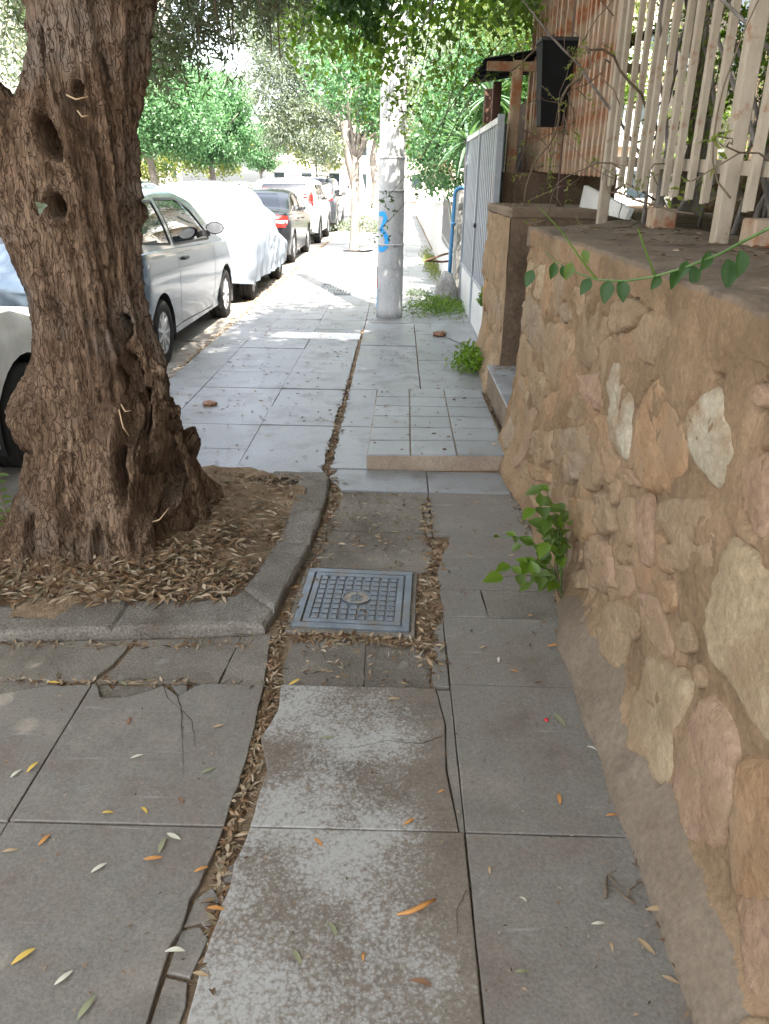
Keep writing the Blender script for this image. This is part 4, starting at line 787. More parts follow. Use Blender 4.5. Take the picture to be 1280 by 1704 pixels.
for k in range(70):
    y, z = 1.4 + (k % 35) * .23 + U(-.03, .03), 1.34 + (k // 35) * .24 + U(-.02, .02); bm = bmesh.new(); bmesh.ops.create_icosphere(bm, subdivisions=1, radius=.12)
    for v in bm.verts: v.co *= 1 + .2 * n1(v.co.y * 13 + k, v.co.z * 15); v.co.x *= .5
    me = bpy.data.meshes.new('stone'); bm.to_mesh(me); bm.free(); link('stone', me, MAT['stone_' + rnd.choice(['white', 'grey', 'cream', 'tan'])], rw, False, (3.2, y, z))
# ------------------------------------------------------------------ trees
def remeshed(mb, voxel, smooth_it=3):
    me = bpy.data.meshes.new('tmp'); me.from_pydata(mb.v, [], mb.f); o = bpy.data.objects.new('tmp', me); COL.objects.link(o)
    md = o.modifiers.new('r', 'REMESH'); md.mode = 'VOXEL'; md.voxel_size = voxel
    if smooth_it: ms = o.modifiers.new('s', 'SMOOTH'); ms.factor = .6; ms.iterations = smooth_it
    dg = bpy.context.evaluated_depsgraph_get(); me2 = bpy.data.meshes.new_from_object(o.evaluated_get(dg)); bpy.data.objects.remove(o); bpy.data.meshes.remove(me); return me2
def arr(me):
    n = len(me.vertices); co = np.empty(n * 3, np.float32); no = np.empty(n * 3, np.float32); me.vertices.foreach_get('co', co); me.vertices.foreach_get('normal', no); return co.reshape(-1, 3).astype(float), no.reshape(-1, 3).astype(float)
def leafmesh(name, P, D, L, Wd, mat, parent, fold=.18, droop=.12, flat=False, seed=1):
    """one folded pointed blade per point: base, two sides, tip, midrib"""
    rs = np.random.RandomState(seed); n = len(P); P = np.asarray(P, float); D = np.asarray(D, float); D /= np.linalg.norm(D, axis=1)[:, None] + 1e-9
    R = rs.normal(size=(n, 3)); 
    if flat: R = np.stack([rs.normal(size=n) * .35, rs.normal(size=n) * .35, np.ones(n)], 1)
    Nn = R - D * (R * D).sum(1)[:, None]; Nn /= np.linalg.norm(Nn, axis=1)[:, None] + 1e-9; S = np.cross(D, Nn)
    L = (L * rs.uniform(.4 if flat else .65, 1.25, n))[:, None]; w = (Wd * rs.uniform(.5 if flat else .7, 1.5 if flat else 1.2, n))[:, None] / 2
    mid = P + D * L * .45 + Nn * L * droop * .5; tip = P + D * L - Nn * L * droop
    V = np.stack([P, mid + S * w + Nn * w * fold * 2, tip, mid - S * w + Nn * w * fold * 2, mid - Nn * 0], 1).reshape(-1, 3)
    b = np.arange(n)[:, None] * 5; F = np.concatenate([b + np.array([[0, 1, 4]]), b + np.array([[1, 2, 4]]), b + np.array([[4, 2, 3]]), b + np.array([[0, 4, 3]])], 1).reshape(-1, 3)
    return mk(name, V, F, mat, parent, False)
def crown_pts(rs, ells, nclump, per, cr, lo=.45):
    P = []; tot = sum(e[3] * e[4] * e[5] for e in ells)
    for e in ells:
        k = max(3, int(nclump * e[3] * e[4] * e[5] / tot)); d = rs.normal(size=(k, 3)); d /= np.linalg.norm(d, axis=1)[:, None]
        r = rs.uniform(lo ** 2, 1, k) ** .5; r *= 1 + .16 * noise3(d * 2.3 + e[0])
        C = np.array(e[:3]) + d * r[:, None] * np.array(e[3:6]); sz = cr * rs.uniform(.6, 1.4, k)
        q = rs.normal(size=(k, per, 3)); q /= (np.linalg.norm(q, axis=2)[:, :, None] ** .55 + 1e-6)
        P.append((C[:, None] + q * sz[:, None, None] * np.array([1, 1, .75])).reshape(-1, 3))
    return np.concatenate(P)
def crown(name, ells, nclump, per, cr, L, Wd, mat, parent, seed=1, droop_dir=-.4, lo=.45):
    rs = np.random.RandomState(seed); P = crown_pts(rs, ells, nclump, per, cr, lo); D = rs.normal(size=P.shape); D[:, 2] += droop_dir
    return leafmesh(name, P, D, L, Wd, MAT[mat], parent, seed=seed)
def limbs(parent, base, ells, r0, mat, seed, n=9, zfork=None):
    rr = random.Random(seed); mb = MB(); B = Vector(base)
    for k in range(n):
        e = ells[k % len(ells)]; a = rr.uniform(0, 6.3); t = Vector((e[0] + e[3] * .62 * math.cos(a), e[1] + e[4] * .62 * math.sin(a), e[2] + e[5] * rr.uniform(-.3, .6)))
        P = []; 
        for q in range(7): s = q / 6; p = B.lerp(t, s); p.z += .25 * math.sin(s * 3.1) * (t - B).length * .3; p.x += .06 * rr.uniform(-1, 1) * q; p.y += .06 * rr.uniform(-1, 1) * q; P.append(p)
        mb.tube(P, [r0 * (1 - .86 * q / 6) for q in range(7)], 6)
        for h in range(3):
            q0 = P[rr.randint(3, 5)]; t2 = q0 + Vector((rr.uniform(-1, 1) * e[3] * .5, rr.uniform(-1, 1) * e[4] * .5, rr.uniform(-.2, .6) * e[5])); mb.tube([q0, q0.lerp(t2, .5) + Vector((0, 0, .05)), t2], [r0 * .3, r0 * .2, r0 * .06], 5)
    return mb.build('limb', MAT[mat], parent, True)
def trunk(parent, pts, radii, mat, flare=.5, n=20, amp=.08):
    P = [Vector(p) for p in pts]; rings = []; N = 40
    def at(s):
        f = s * (len(P) - 1); i = min(int(f), len(P) - 2); u = f - i; u2 = u; return P[i].lerp(P[i + 1], u2), radii[i] * (1 - u2) + radii[i + 1] * u2
    for k in range(N):
        s = k / (N - 1); c, r = at(s); fl = 1 + flare * math.exp(-s * 14); ring = []
        for j in range(n):
            a = 2 * math.pi * j / n; q = r * fl * (1 + amp * n1(math.cos(a) * 1.6 + s * 1.3, math.sin(a) * 1.6) + amp * .6 * n1(math.cos(a) * 4 + 7, math.sin(a) * 4 + s * 5) + (.15 * math.exp(-s * 14) * math.sin(a * 5)))
            ring.append((c.x + q * math.cos(a), c.y + q * math.sin(a), c.z))
        rings.append(ring)
    m = MB(); m.loft(rings); return m.build('trunk', MAT[mat], parent, True)

# --- the old olive in the pit
oliv = thing('old_olive_tree', 'massive gnarled olive tree with hollows growing in the kerbed pit', 'tree', (-1.22, 3.12, 0))
prof = [(-.12, -1.25, .44), (.0, -1.25, .42), (.1, -1.235, .36), (.19, -1.21, .325), (.28, -1.18, .29), (.39, -1.195, .285), (.5, -1.245, .315), (.6, -1.27, .335), (.68, -1.255, .325), (.81, -1.225, .285), (.93, -1.235, .26), (1.05, -1.243, .25), (1.16, -1.252, .255), (1.27, -1.258, .27), (1.38, -1.262, .28), (1.53, -1.25, .275), (1.69, -1.21, .245), (1.88, -1.115, .225), (2.06, -1.075, .24), (2.3, -1.05, .235), (2.7, -1.0, .22), (3.2, -.9, .19), (3.9, -.6, .12)]
mb = MB(); N = 36; rings = []
for z, c, r in prof: r -= .022; rings.append([(c + r * math.cos(a), 3.14 + .05 * z * 0 + r * .93 * math.sin(a), z) for a in [2 * math.pi * j / N for j in range(N)]])
mb.loft(rings)
mb.tube([(-1.28, 3.14, 1.1), (-1.40, 3.13, 1.45), (-1.55, 3.11, 1.72), (-1.68, 3.1, 1.98), (-1.95, 3.08, 2.4), (-2.5, 3.0, 3.1), (-3.1, 2.9, 3.8)], [.2, .21, .175, .155, .14, .11, .07], 16)
for (x, y, r, z0) in ((-1.02, 2.80, .10, .50), (-1.13, 2.74, .085, .36), (-1.33, 2.73, .10, .42), (-1.50, 2.78, .10, .34), (-1.66, 2.98, .10, .24), (-1.68, 3.3, .09, .24), (-.93, 3.29, .085, .50), (-.93, 3.52, .09, .4), (-1.3, 3.6, .1, .4)):
    c = Vector((x - (-1.22), y - 3.14, 0)); top = Vector((-1.215, 3.14, 0)) + c * .52
    mb.tube([(top.x, top.y, z0 + .18), (top.x + c.x * .12, top.y + c.y * .12, z0), (x - c.x * .14, y - c.y * .14, z0 * .42), (x, y, .06), (x + c.x * .16, y + c.y * .16, -.08)], [r * .85, r * .95, r, r * 1.02, r * .75], 12)
mb.add(*(lambda o: ([(v[0], v[1], v[2]) for v in o[0]], o[1]))((lambda: (lambda rings: ([p for r in rings for p in r], [(k * 12 + i, k * 12 + (i + 1) % 12, (k + 1) * 12 + (i + 1) % 12, (k + 1) * 12 + i) for k in range(6) for i in range(12)]))([[(-1.46 + .10 * math.sin(t) * math.cos(a), 3.06 + .12 * math.sin(t) * math.sin(a), .62 + .11 * math.cos(t)) for a in [math.pi * 2 * i / 12 for i in range(12)]] for t in np.linspace(.05, 3.09, 7)]))()))
for (kx, ky, kz, kr) in ((-.965, 3.10, .77, .036), (-.955, 3.08, .70, .04), (-1.42, 2.98, .60, .12)):
    rg = [[(kx + kr * math.sin(t) * math.cos(a), ky + kr * math.sin(t) * math.sin(a), kz - kr * 1.2 * math.cos(t)) for a in [math.pi * 2 * i / 12 for i in range(12)]] for t in np.linspace(.15, 3.0, 7)]; mb.loft(rg)
me = remeshed(mb, .0095, 4); co, no = arr(me)
front = np.clip(-no[:, 1], 0, 1)
ang = np.arctan2(co[:, 1] - 3.14, co[:, 0] + 1.22 - .05 * np.sin(co[:, 2])); rad = .3
tw = ang + .45 * co[:, 2]
flute = fbm(np.stack([np.cos(tw) * 2.6, np.sin(tw) * 2.6, co[:, 2] * .75], 1), 3)
dsp = .034 * flute - .035 * np.abs(fbm(np.stack([np.cos(tw) * 3.4 + 5, np.sin(tw) * 3.4, co[:, 2] * .9], 1), 2)) + .02
q = np.stack([np.cos(tw) * rad * 19, np.sin(tw) * rad * 19, co[:, 2] * 5.2], 1); wv = fbm(co * 6, 2)[:, None] * .7
rid = 1 - np.abs(fbm(q + wv, 3)) * 1.6; dsp += .016 * (1 - 1.5 * np.abs(fbm(np.stack([np.cos(tw) * 2.8, np.sin(tw) * 2.8, co[:, 2] * .55 + 9], 1) * 2.1, 2))); dsp += .010 * rid
q2 = np.stack([np.cos(tw) * rad * 60, np.sin(tw) * rad * 60, co[:, 2] * 17], 1); dsp += .0065 * (1 - 1.7 * np.abs(fbm(q2 + wv * 2, 3)))
dsp += .004 * fbm(co * 55, 2) - .034 - .012 * sstep(.3, .9, co[:, 2]) * (1 - sstep(1.3, 1.7, co[:, 2]))
low = 1 - sstep(.05, .3, co[:, 2]); dsp += low * .014 * fbm(co * 12, 3)
co = co + no * dsp[:, None]
# hollows and fissures: (x, z, rx, rz, tilt, depth)
HOL = [(-1.205, 1.615, .036, .07, .45, .24), (-1.095, 1.775, .018, .024, 0, .10), (-1.10, 1.69, .030, .075, .1, .055), (-1.215, 1.40, .036, .042, 0, .2), (-1.00, 1.374, .022, .05, 0, .09), (-1.06, .961, .024, .05, .1, .14), (-1.035, .78, .026, .08, .15, .12), (-1.03, .62, .036, .13, -.1, .15),
       (-1.06, .42, .030, .12, .1, .22), (-.94, .36, .062, .14, -.25, .30), (-.95, .53, .028, .11, -.2, .14), (-.97, .70, .02, .07, 0, .05), (-.99, 1.15, .016, .09, 0, .05), (-1.30, 1.05, .013, .05, .5, .04), (-1.34, 1.02, .012, .03, .6, .04), (-1.02, 1.83, .014, .05, .1, .05), (-1.2, 1.9, .022, .10, 0, .045), (-1.16, .13, .03, .12, .0, .08), (-1.42, .17, .022, .12, .0, .06), (-1.27, .2, .02, .14, .05, .05), (-1.29, .38, .012, .1, 0, .04), (-1.13, .95, .01, .12, .1, .03), (-1.02, .20, .02, .08, .1, .06)]
fm = no[:, 1] < .25
for (hx, hz, rx, rz, tl, dp) in HOL:
    dx = co[:, 0] - hx; dz = co[:, 2] - hz; c_, s_ = math.cos(tl), math.sin(tl); a = (dx * c_ + dz * s_) / rx; b = (-dx * s_ + dz * c_) / rz
    r2 = np.sqrt(a * a + b * b); wgt = (1 - sstep(.45, 1.15, r2)); lipw = np.exp(-((r2 - 1.35) / .28) ** 2) * .11 * dp
    fr = fm * sstep(3.32, 3.1, co[:, 1]) if False else fm * (co[:, 1] < 3.2)
    co[:, 1] += dp * wgt * fr; co[:, 1] -= lipw * fr
me.vertices.foreach_set('co', co.astype(np.float32).ravel()); me.update()
tr_o = link('trunk', me, MAT['bark'], oliv, True); tr_o.location = (1.22, -3.12, 0)
def oe(e): return (e[0] + 1.22, e[1] - 3.12, *e[2:])
ell = [oe((-.6, 3.8, 5.1, 3.4, 3.2, 1.3)), oe((-2.6, 2.2, 5.0, 2.4, 2.6, 1.3)), oe((.2, 5.6, 5.0, 2.2, 1.7, 1.1))]
limbs(oliv, (.45, .0, 3.2), ell, .1, 'bark', 3, 10); limbs(oliv, (-1.6, -.2, 3.5), ell[1:2], .07, 'bark', 4, 4)
crown('crown', ell, 360, 95, .38, .10, .03, 'leaf_olive', oliv, 5)
def sprays(parent, starts, mat, L, Wd, seed, n=(14, 30), ln=(.25, .6), grav=.9, twig='twig', gap=.5, name='foliage'):
    rs = random.Random(seed); P = []; D = []; mb = MB()
    for s in starts:
        p = Vector(s); d = Vector((rs.uniform(-1, 1), rs.uniform(-1, 1), rs.uniform(-.6, .2))).normalized(); k = rs.randint(*n); st = rs.uniform(*ln) / k; pts = [p.copy()]
        for i in range(k):
            d = (d + Vector((rs.uniform(-.15, .15), rs.uniform(-.15, .15), -grav * .12))).normalized(); p = p + d * st
            if i % 4 == 3: pts.append(p.copy())
            for sgn in (-1, 1):
                sd_ = d.cross(Vector((rs.uniform(-1, 1), rs.uniform(-1, 1), rs.uniform(-1, 1)))).normalized(); dd = d * gap + sd_ * .8; P.append(tuple(p)); D.append(tuple(dd))
        if len(pts) > 1: mb.tube(pts, [.003 - .0018 * i / len(pts) for i in range(len(pts))], 3)
    mb.build('twigs', MAT[twig], parent)['kind'] = 'stuff'; o_ = leafmesh(name, P, D, L, Wd, MAT[mat], parent, seed=seed); o_['kind'] = 'stuff'; return o_
st = []
for k in range(640):
    x = U(-2.1, -.62); zb = 1.95 + .32 * sstep(-1.5, -.7, x) + .25 * sstep(-1.6, -2.0, x); y = U(4.6, 6.2); sc_ = y / 5
    zz = 1.5 + (float(zb) - 1.5) * sc_ + abs(rnd.gauss(0, .42)); st.append((x * sc_ + 1.22, y - 3.12, zz + .12))
sprays(oliv, st, 'leaf_olive', .062, .013, 21, n=(8, 16), ln=(.14, .34), name='hanging_foliage')
mb = MB()
for k in range(14):
    x, y = U(-1.9, -.7), U(4.7, 6); mb.tube([(x + 1.0, y - 3.4, 3.6), (x + 1.2, y - 3.2, 3.0), (x + 1.22 + U(-.1, .1), y - 3.12, 2.2)], [.02, .012, .004], 5)
mb.build('limb', MAT['twig'], oliv)
# --- garden tree whose boughs arch over the pavement
gt = thing('garden_shade_tree', 'broadleaf garden tree whose leafy boughs hang over the pavement in front of the pole', 'tree', (2.6, 7.6, 1.27))
B = Vector((2.6, 7.6, 1.27))
trunk(gt, [(0, 0, -.1), (.05, 0, .6), (-.05, .05, 1.3), (-.3, 0, 2.0)], [.13, .11, .10, .08], 'bark_grey')
def ge(e): return (e[0] - B.x, e[1] - B.y, e[2] - B.z, *e[3:])
el = [ge(e) for e in ((-.62, 7.7, 2.6, .33, .5, .3), (-.3, 7.7, 2.45, .33, .5, .3), (.36, 7.8, 2.6, .26, .5, .3), (-.55, 7.7, 2.92, .55, .7, .38), (-.33, 7.9, 2.75, .34, .6, .42), (.15, 7.7, 3.0, .6, .7, .30), (-.55, 8.0, 3.4, .6, 1.0, .45), (.6, 8.2, 3.3, .9, 1.0, .5), (1.3, 8.8, 3.5, .8, 1.2, .5), (.9, 8.0, 2.95, .45, .7, .3), (2.4, 7.6, 4.0, 1.4, 1.4, .9))]
mb = MB()
for tx, ty, tz in ((-.9, 7.7, 3.1), (-.3, 7.9, 2.9), (.3, 7.4, 3.0), (.0, 8.2, 3.3), (.9, 8.3, 3.2), (-.7, 8.3, 3.5), (1.3, 8.9, 3.5)):
    a = Vector((-.3, 0, 2.0)); b = Vector((tx, ty, tz)) - B; mb.tube([a, a.lerp(b, .35) + Vector((0, 0, .5)), a.lerp(b, .7) + Vector((0, 0, .35)), b, b + Vector((-.15, 0, -.35))], [.06, .04, .022, .012, .004], 6)
mb.build('limb', MAT['bark_grey'], gt, True)
crown('crown', el, 450, 32, .16, .075, .044, 'leaf_green', gt, 8, -.8, .1)
crown('shade_tinted_foliage', [ge((-.45, 7.0, 2.98, .62, .35, .26)), ge((-.3, 7.1, 2.75, .35, .3, .25))], 45, 22, .13, .08, .05, 'leaf_dark', gt, 9, -.9, .1)  # shade put into the colour: clumps of darker leaves among the green ones
sprays(gt, [tuple(Vector((U(-.2, .1), U(7.4, 8.2), U(2.0, 2.5))) - B) for _ in range(6)] + [tuple(Vector((U(.15, .6), U(7.6, 8.6), U(2.2, 2.8))) - B) for _ in range(22)], 'leaf_lime', .05, .026, 31, n=(6, 12), ln=(.2, .5), name='lime_shoots')
# big dense crown of the tree behind the wall, which shades the near pavement
bt = thing('spreading_fig_tree', 'large dense fig tree in the garden above and behind the camera shading the near pavement', 'tree', (3.4, -1.2, 1.27))
trunk(bt, [(0, 0, -.1), (-.1, .1, 1.0), (-.3, .2, 2.2)], [.26, .22, .18], 'bark_grey')
el = [(-1.3, 1.2, 4.1, 3.6, 3.6, 1.3), (-3.3, .5, 4.2, 2.6, 3.4, 1.2), (-1.0, 4.4, 4.3, 2.8, 2.4, 1.2), (-1, -2.5, 4.3, 3.5, 2.6, 1.3), (1.2, 3.0, 4.8, 2.6, 3.0, 1.3), (-1.4, 6.6, 4.6, 2.6, 2.2, 1.2), (-3.2, 3.0, 4.4, 2.4, 2.4, 1.2)]
limbs(bt, (-.3, .2, 2.1), el, .12, 'bark_grey', 5, 14); crown('crown', el, 1150, 56, .50, .20, .14, 'leaf_green', bt, 12, -.3, .2)
# --- pavement trees beyond the pole
t2 = thing('young_orange_tree', 'young street tree with a slender smooth trunk and bright green crown just beyond the pole', 'tree', (-1.02, 19.0, 0))
trunk(t2, [(0, 0, -.05), (.02, 0, 1.0), (.02, .05, 1.9), (-.1, .1, 2.6)], [.115, .095, .085, .07], 'bark_grey', .2, 16, .04)
el = [(.1, 0, 3.35, 1.1, 1.0, .75), (.7, -.2, 3.0, .7, .8, .6), (-.3, .4, 4.0, .9, .9, .8)]
limbs(t2, (.0, .05, 1.9), el, .05, 'bark_grey', 6, 8); crown('crown', el, 150, 46, .2, .10, .05, 'leaf_orange_tree', t2, 13, -.5, .3)
m = MB(); m.tube([(-.25, -.2, .02), (-.1, -.33, .03), (.25, -.25, .02), (.42, 0, .03)], .02, 5); meta(m.build('hose_ring', MAT['rubber'], loc=(-1.02, 19.0, 0)), 'dark rubber hose curled round the foot of the slender street tree', 'hose')
t3 = thing('street_olive_tree', 'grey green olive tree with a thick leaning trunk behind the slender street tree', 'tree', (-1.15, 26.8, 0))
trunk(t3, [(0, 0, -.05), (-.1, 0, 1.0), (-.35, 0, 2.0), (-.55, 0, 2.9), (-.7, 0, 3.6)], [.30, .24, .22, .18, .14], 'bark_grey', .4, 20, .14)
el = [(-2.0, 0, 3.6, 1.5, 1.3, 1.6), (-2.7, -.3, 4.8, 1.5, 1.3, 1.4), (-2.3, 0, 6.0, 1.8, 1.5, 1.3), (-1.2, 0, 5.2, 1.5, 1.4, 1.2), (-1.3, .3, 2.6, .9, 1.0, .8), (-2.5, 0, 3.0, .6, .9, .9), (.4, .3, 5.6, 1.3, 1.3, 1.1)]
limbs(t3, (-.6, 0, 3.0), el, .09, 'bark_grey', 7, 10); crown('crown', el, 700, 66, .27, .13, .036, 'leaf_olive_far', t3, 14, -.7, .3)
t4 = thing('far_street_tree', 'thin street tree farther along the pavement beside the pole in the distance', 'tree', (-1.1, 37, 0))
trunk(t4, [(0, 0, -.05), (.1, 0, 1.2), (-.1, 0, 2.4), (.1, 0, 3.4)], [.22, .19, .16, .13], 'bark_grey', .3, 16, .1)
el = [(.3, 0, 5.0, 2.0, 2.0, 1.8), (1.5, 0, 4.2, 1.3, 1.3, 1.2)]
limbs(t4, (.1, 0, 3.2), el, .08, 'bark_grey', 8, 8); crown('crown', el, 260, 44, .36, .17, .08, 'leaf_yellow', t4, 15, -.4, .3)
# --- across the street
def rtree(name, label, x, y, zc, r, rz, mat, L, seed, n=300, per=56, tr=.14, bark='bark_grey', grp=None, extra=()):
    t = thing(name, label, 'tree', (x, y, 0), 0, grp); el = [(0, 0, zc, r, r, rz), (r * .4, -.2, zc - rz * .25, r * .7, r * .7, rz * .6), (-r * .45, .2, zc - rz * .15, r * .65, r * .7, rz * .6)] + list(extra)
    trunk(t, [(0, 0, -.05), (.05, 0, zc * .3), (-.05, 0, zc * .6)], [tr, tr * .8, tr * .6], bark, .3, 14); limbs(t, (-.03, 0, zc * .5), el, tr * .45, bark, seed, 8)
    crown('crown', el, n, per, r * .16, L, L * .45, mat, t, seed, -.6, .55); return t
rtree('round_orange_tree', 'broad dense green tree with a rounded crown across the street, nearest behind the parked cars', -9.7, 33, 4.1, 2.5, 2.1, 'leaf_orange_tree', .17, 31, 420, 60, .2)
rtree('round_orange_tree', 'second dense rounded green tree across the street, right of the broad one', -8.9, 40, 4.1, 2.1, 2.2, 'leaf_orange_tree', .18, 32, 420, 60, .18)
rtree('clipped_orange_tree', 'small ball shaped green tree across the street above the far parked cars', -9.2, 56, 3.5, 1.35, 1.6, 'leaf_orange_tree', .17, 33, 200, 50, .12)
rtree('pale_acacia_tree', 'loose yellow green tree across the street between the rounded trees', -10.6, 47, 3.3, 2.2, 1.8, 'leaf_yellow', .2, 34, 170, 40)
rtree('pale_acacia_tree', 'loose yellow green tree glowing low behind the broad rounded tree', -12.2, 39, 2.6, 2.2, 1.6, 'leaf_yellow', .2, 35, 150, 40)
rtree('tall_grey_olive_tree', 'tall grey green olive tree across the street at the left edge behind the old trunk', -8.9, 15.5, 5.0, 3.1, 2.4, 'leaf_olive_far', .11, 36, 520, 60, .25, extra=[(1.2, -1.5, 3.6, 1.4, 1.4, 1.0)])
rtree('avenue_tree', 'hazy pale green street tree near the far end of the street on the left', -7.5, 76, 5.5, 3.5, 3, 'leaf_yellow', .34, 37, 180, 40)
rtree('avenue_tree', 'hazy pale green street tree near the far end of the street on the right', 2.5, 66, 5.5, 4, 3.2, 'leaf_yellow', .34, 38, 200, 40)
# --- shrubs and trees in the gardens on the right
def shrub(name, label, base, ells, mat, n, per, cr, L, Wd, seed, cat='shrub', stems=6, lo=.5, bark='twig', extra=None):
    t = thing(name, label, cat, base); rr = random.Random(seed); mb = MB()
    for k in range(stems):
        e = ells[k % len(ells)]; b = Vector((rr.uniform(-.1, .1), rr.uniform(-.1, .1), 0)); c = Vector((e[0] + rr.uniform(-.5, .5) * e[3], e[1] + rr.uniform(-.5, .5) * e[4], e[2] + rr.uniform(-.2, .5) * e[5])); mb.tube([b, b.lerp(c, .5) + Vector((rr.uniform(-.08, .08), 0, .06)), c], [.03, .018, .006], 5)
    mb.build('stem', MAT[bark], t); crown('foliage', ells, n, per, cr, L, Wd, mat, t, seed, -.4, lo); return t
shrub('laurel_shrub', 'tall glossy green shrub crowding over the wall behind the pole', (1.6, 13.2, .3), [(-.6, 0, 2.3, .85, 1.0, .8), (.2, .3, 2.9, 1.1, 1.1, .9), (-.9, .5, 1.6, .5, .8, .6), (-.3, -.5, 1.5, .6, .5, .6)], 'leaf_orange_tree', 330, 48, .17, .085, .042, 41)
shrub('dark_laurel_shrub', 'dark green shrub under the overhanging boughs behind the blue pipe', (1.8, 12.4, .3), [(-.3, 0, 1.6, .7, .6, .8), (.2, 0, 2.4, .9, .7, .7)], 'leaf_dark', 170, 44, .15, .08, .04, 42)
shrub('plumbago_shrub', 'pale blue green shrub hanging over the far garden wall', (1.7, 16.5, .3), [(-.9, 0, 2.7, 1.0, 1.4, 1.0), (-.2, .6, 3.4, 1.3, 1.4, .9), (-1.1, .4, 1.7, .5, 1.2, .6)], 'leaf_olive_far', 240, 44, .2, .085, .036, 43)
shrub('tall_garden_tree', 'tall light green garden tree rising behind the shrubs on the right', (2.6, 18, .3), [(-.6, 0, 3.9, 1.9, 1.8, 1.5), (.6, -1, 3.0, 1.5, 1.6, 1.3)], 'leaf_green', 300, 46, .3, .12, .06, 44, 'tree')
shrub('fine_leaved_pepper_tree', 'feathery yellow green tree drooping over the lean-to shed', (2.3, 9.8, 1.27), [(-.9, -.2, 1.95, .8, .8, .5), (-.2, 0, 2.2, 1.0, 1.0, .6), (-1.2, .5, 2.2, .7, .8, .45)], 'leaf_yellow', 300, 44, .15, .06, .012, 45, 'tree')
k = 0
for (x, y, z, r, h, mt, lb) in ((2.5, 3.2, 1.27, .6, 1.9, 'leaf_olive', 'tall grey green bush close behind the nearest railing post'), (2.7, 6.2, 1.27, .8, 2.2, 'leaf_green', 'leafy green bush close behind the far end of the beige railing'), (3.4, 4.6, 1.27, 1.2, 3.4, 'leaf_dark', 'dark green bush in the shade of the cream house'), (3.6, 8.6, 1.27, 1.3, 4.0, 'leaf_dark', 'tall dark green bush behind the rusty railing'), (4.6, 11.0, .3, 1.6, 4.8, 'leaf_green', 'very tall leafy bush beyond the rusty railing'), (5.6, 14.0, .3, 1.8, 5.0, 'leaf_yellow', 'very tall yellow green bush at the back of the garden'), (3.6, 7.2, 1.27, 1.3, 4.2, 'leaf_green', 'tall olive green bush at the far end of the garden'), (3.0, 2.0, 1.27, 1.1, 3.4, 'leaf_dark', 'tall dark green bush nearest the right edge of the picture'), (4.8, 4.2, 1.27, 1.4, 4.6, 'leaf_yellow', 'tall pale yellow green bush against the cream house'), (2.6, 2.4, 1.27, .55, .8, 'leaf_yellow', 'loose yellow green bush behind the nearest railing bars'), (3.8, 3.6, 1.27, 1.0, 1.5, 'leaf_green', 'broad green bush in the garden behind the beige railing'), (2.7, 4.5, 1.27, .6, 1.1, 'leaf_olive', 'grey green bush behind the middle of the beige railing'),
                         (4.6, 1.6, 1.27, 1.2, 1.9, 'leaf_lime', 'bright lime green bush beside the cream house'), (4.4, 6.2, 1.27, 1.2, 2.0, 'leaf_green', 'tall green bush behind the far bars of the beige railing'), (5.4, 8.6, 1.27, 1.3, 2.4, 'leaf_yellow', 'tall yellow green bush at the back corner of the garden')):
    k += 1; shrub('garden_bush', lb, (x, y, z), [(0, 0, h * .62, r, r, h * .5), (r * .3, 0, h * .9, r * .7, r * .7, h * .35)], mt, 130, 40, .14, .07, .03, 50 + k)
# yucca
yu = thing('yucca', 'spiky grey green yucca with drooping sword leaves above the blue pipe', 'yucca', (1.05, 12.0, .3))
m = MB(); m.tube([(0, 0, 0), (-.05, 0, .8), (-.12, -.1, 1.75)], [.07, .06, .06], 10); m.build('trunk', MAT['bark_grey'], yu)
for (cx, cy, cz, dn) in ((-.12, -.1, 1.75, 0), (.15, -.25, 2.3, .35)):
    for k in range(46):
        a, e = U(0, 6.283), U(-.95, 1.2) + dn; L = U(.45, .75); d = Vector((math.cos(a) * math.cos(e), math.sin(a) * math.cos(e), math.sin(e))); s = d.cross(Vector((0, 0, 1))).normalized(); c0 = Vector((cx, cy, cz)); V = []
        for q in range(5):
            t = q / 4; p = c0 + d * L * t + Vector((0, 0, -.30 * t * t * L * (1.3 if e < .4 else .5))); w = .024 * (1 - t ** 2.2) + .001; V += [tuple(p + s * w), tuple(p - Vector((0, 0, w * .4))), tuple(p - s * w)]
        F = []
        for q in range(4): F += [(3 * q, 3 * q + 1, 3 * q + 4, 3 * q + 3), (3 * q + 1, 3 * q + 2, 3 * q + 5, 3 * q + 4)]
        mk('leaf', V, F, MAT['leaf_yucca'], yu)
# tangle of dry creeper stems on the railing
cp = thing('dry_creeper', 'tangle of bare creeper stems climbing through the railing bars', 'creeper', (1.2, 6.0, 1.3))
rr = random.Random(77); tips = []
for k in range(60):
    y0 = rr.uniform(-1.6, 2.2) if k < 44 else rr.uniform(-3.8, -1); p = Vector((rr.uniform(-.10, .25), y0, rr.uniform(0, 1.4))); d = Vector((rr.uniform(-.5, .25), rr.uniform(-1, 1), rr.uniform(-.2, .9))).normalized(); P = [p.copy()]
    for i in range(rr.randint(8, 18)):
        d = (d + Vector((rr.uniform(-.4, .4), rr.uniform(-.4, .4), rr.uniform(-.42, .34)))).normalized(); p = p + d * .085; p.x = max(-.30, min(.45, p.x)); p.z = max(.0, p.z); P.append(p.copy())
    m = MB(); r0 = rr.choice([.003, .004, .005, .009]); m.tube(P, [r0 * (1 - .7 * i / len(P)) for i in range(len(P))], 5); m.build('stem', MAT['twig'], cp, True)
    if rr.random() < .8: tips += [P[-1], P[len(P) // 2]]
sprays(cp, [tuple(p) for p in tips], 'leaf_yellow', .035, .012, 61, n=(3, 8), ln=(.1, .25))
m = MB()
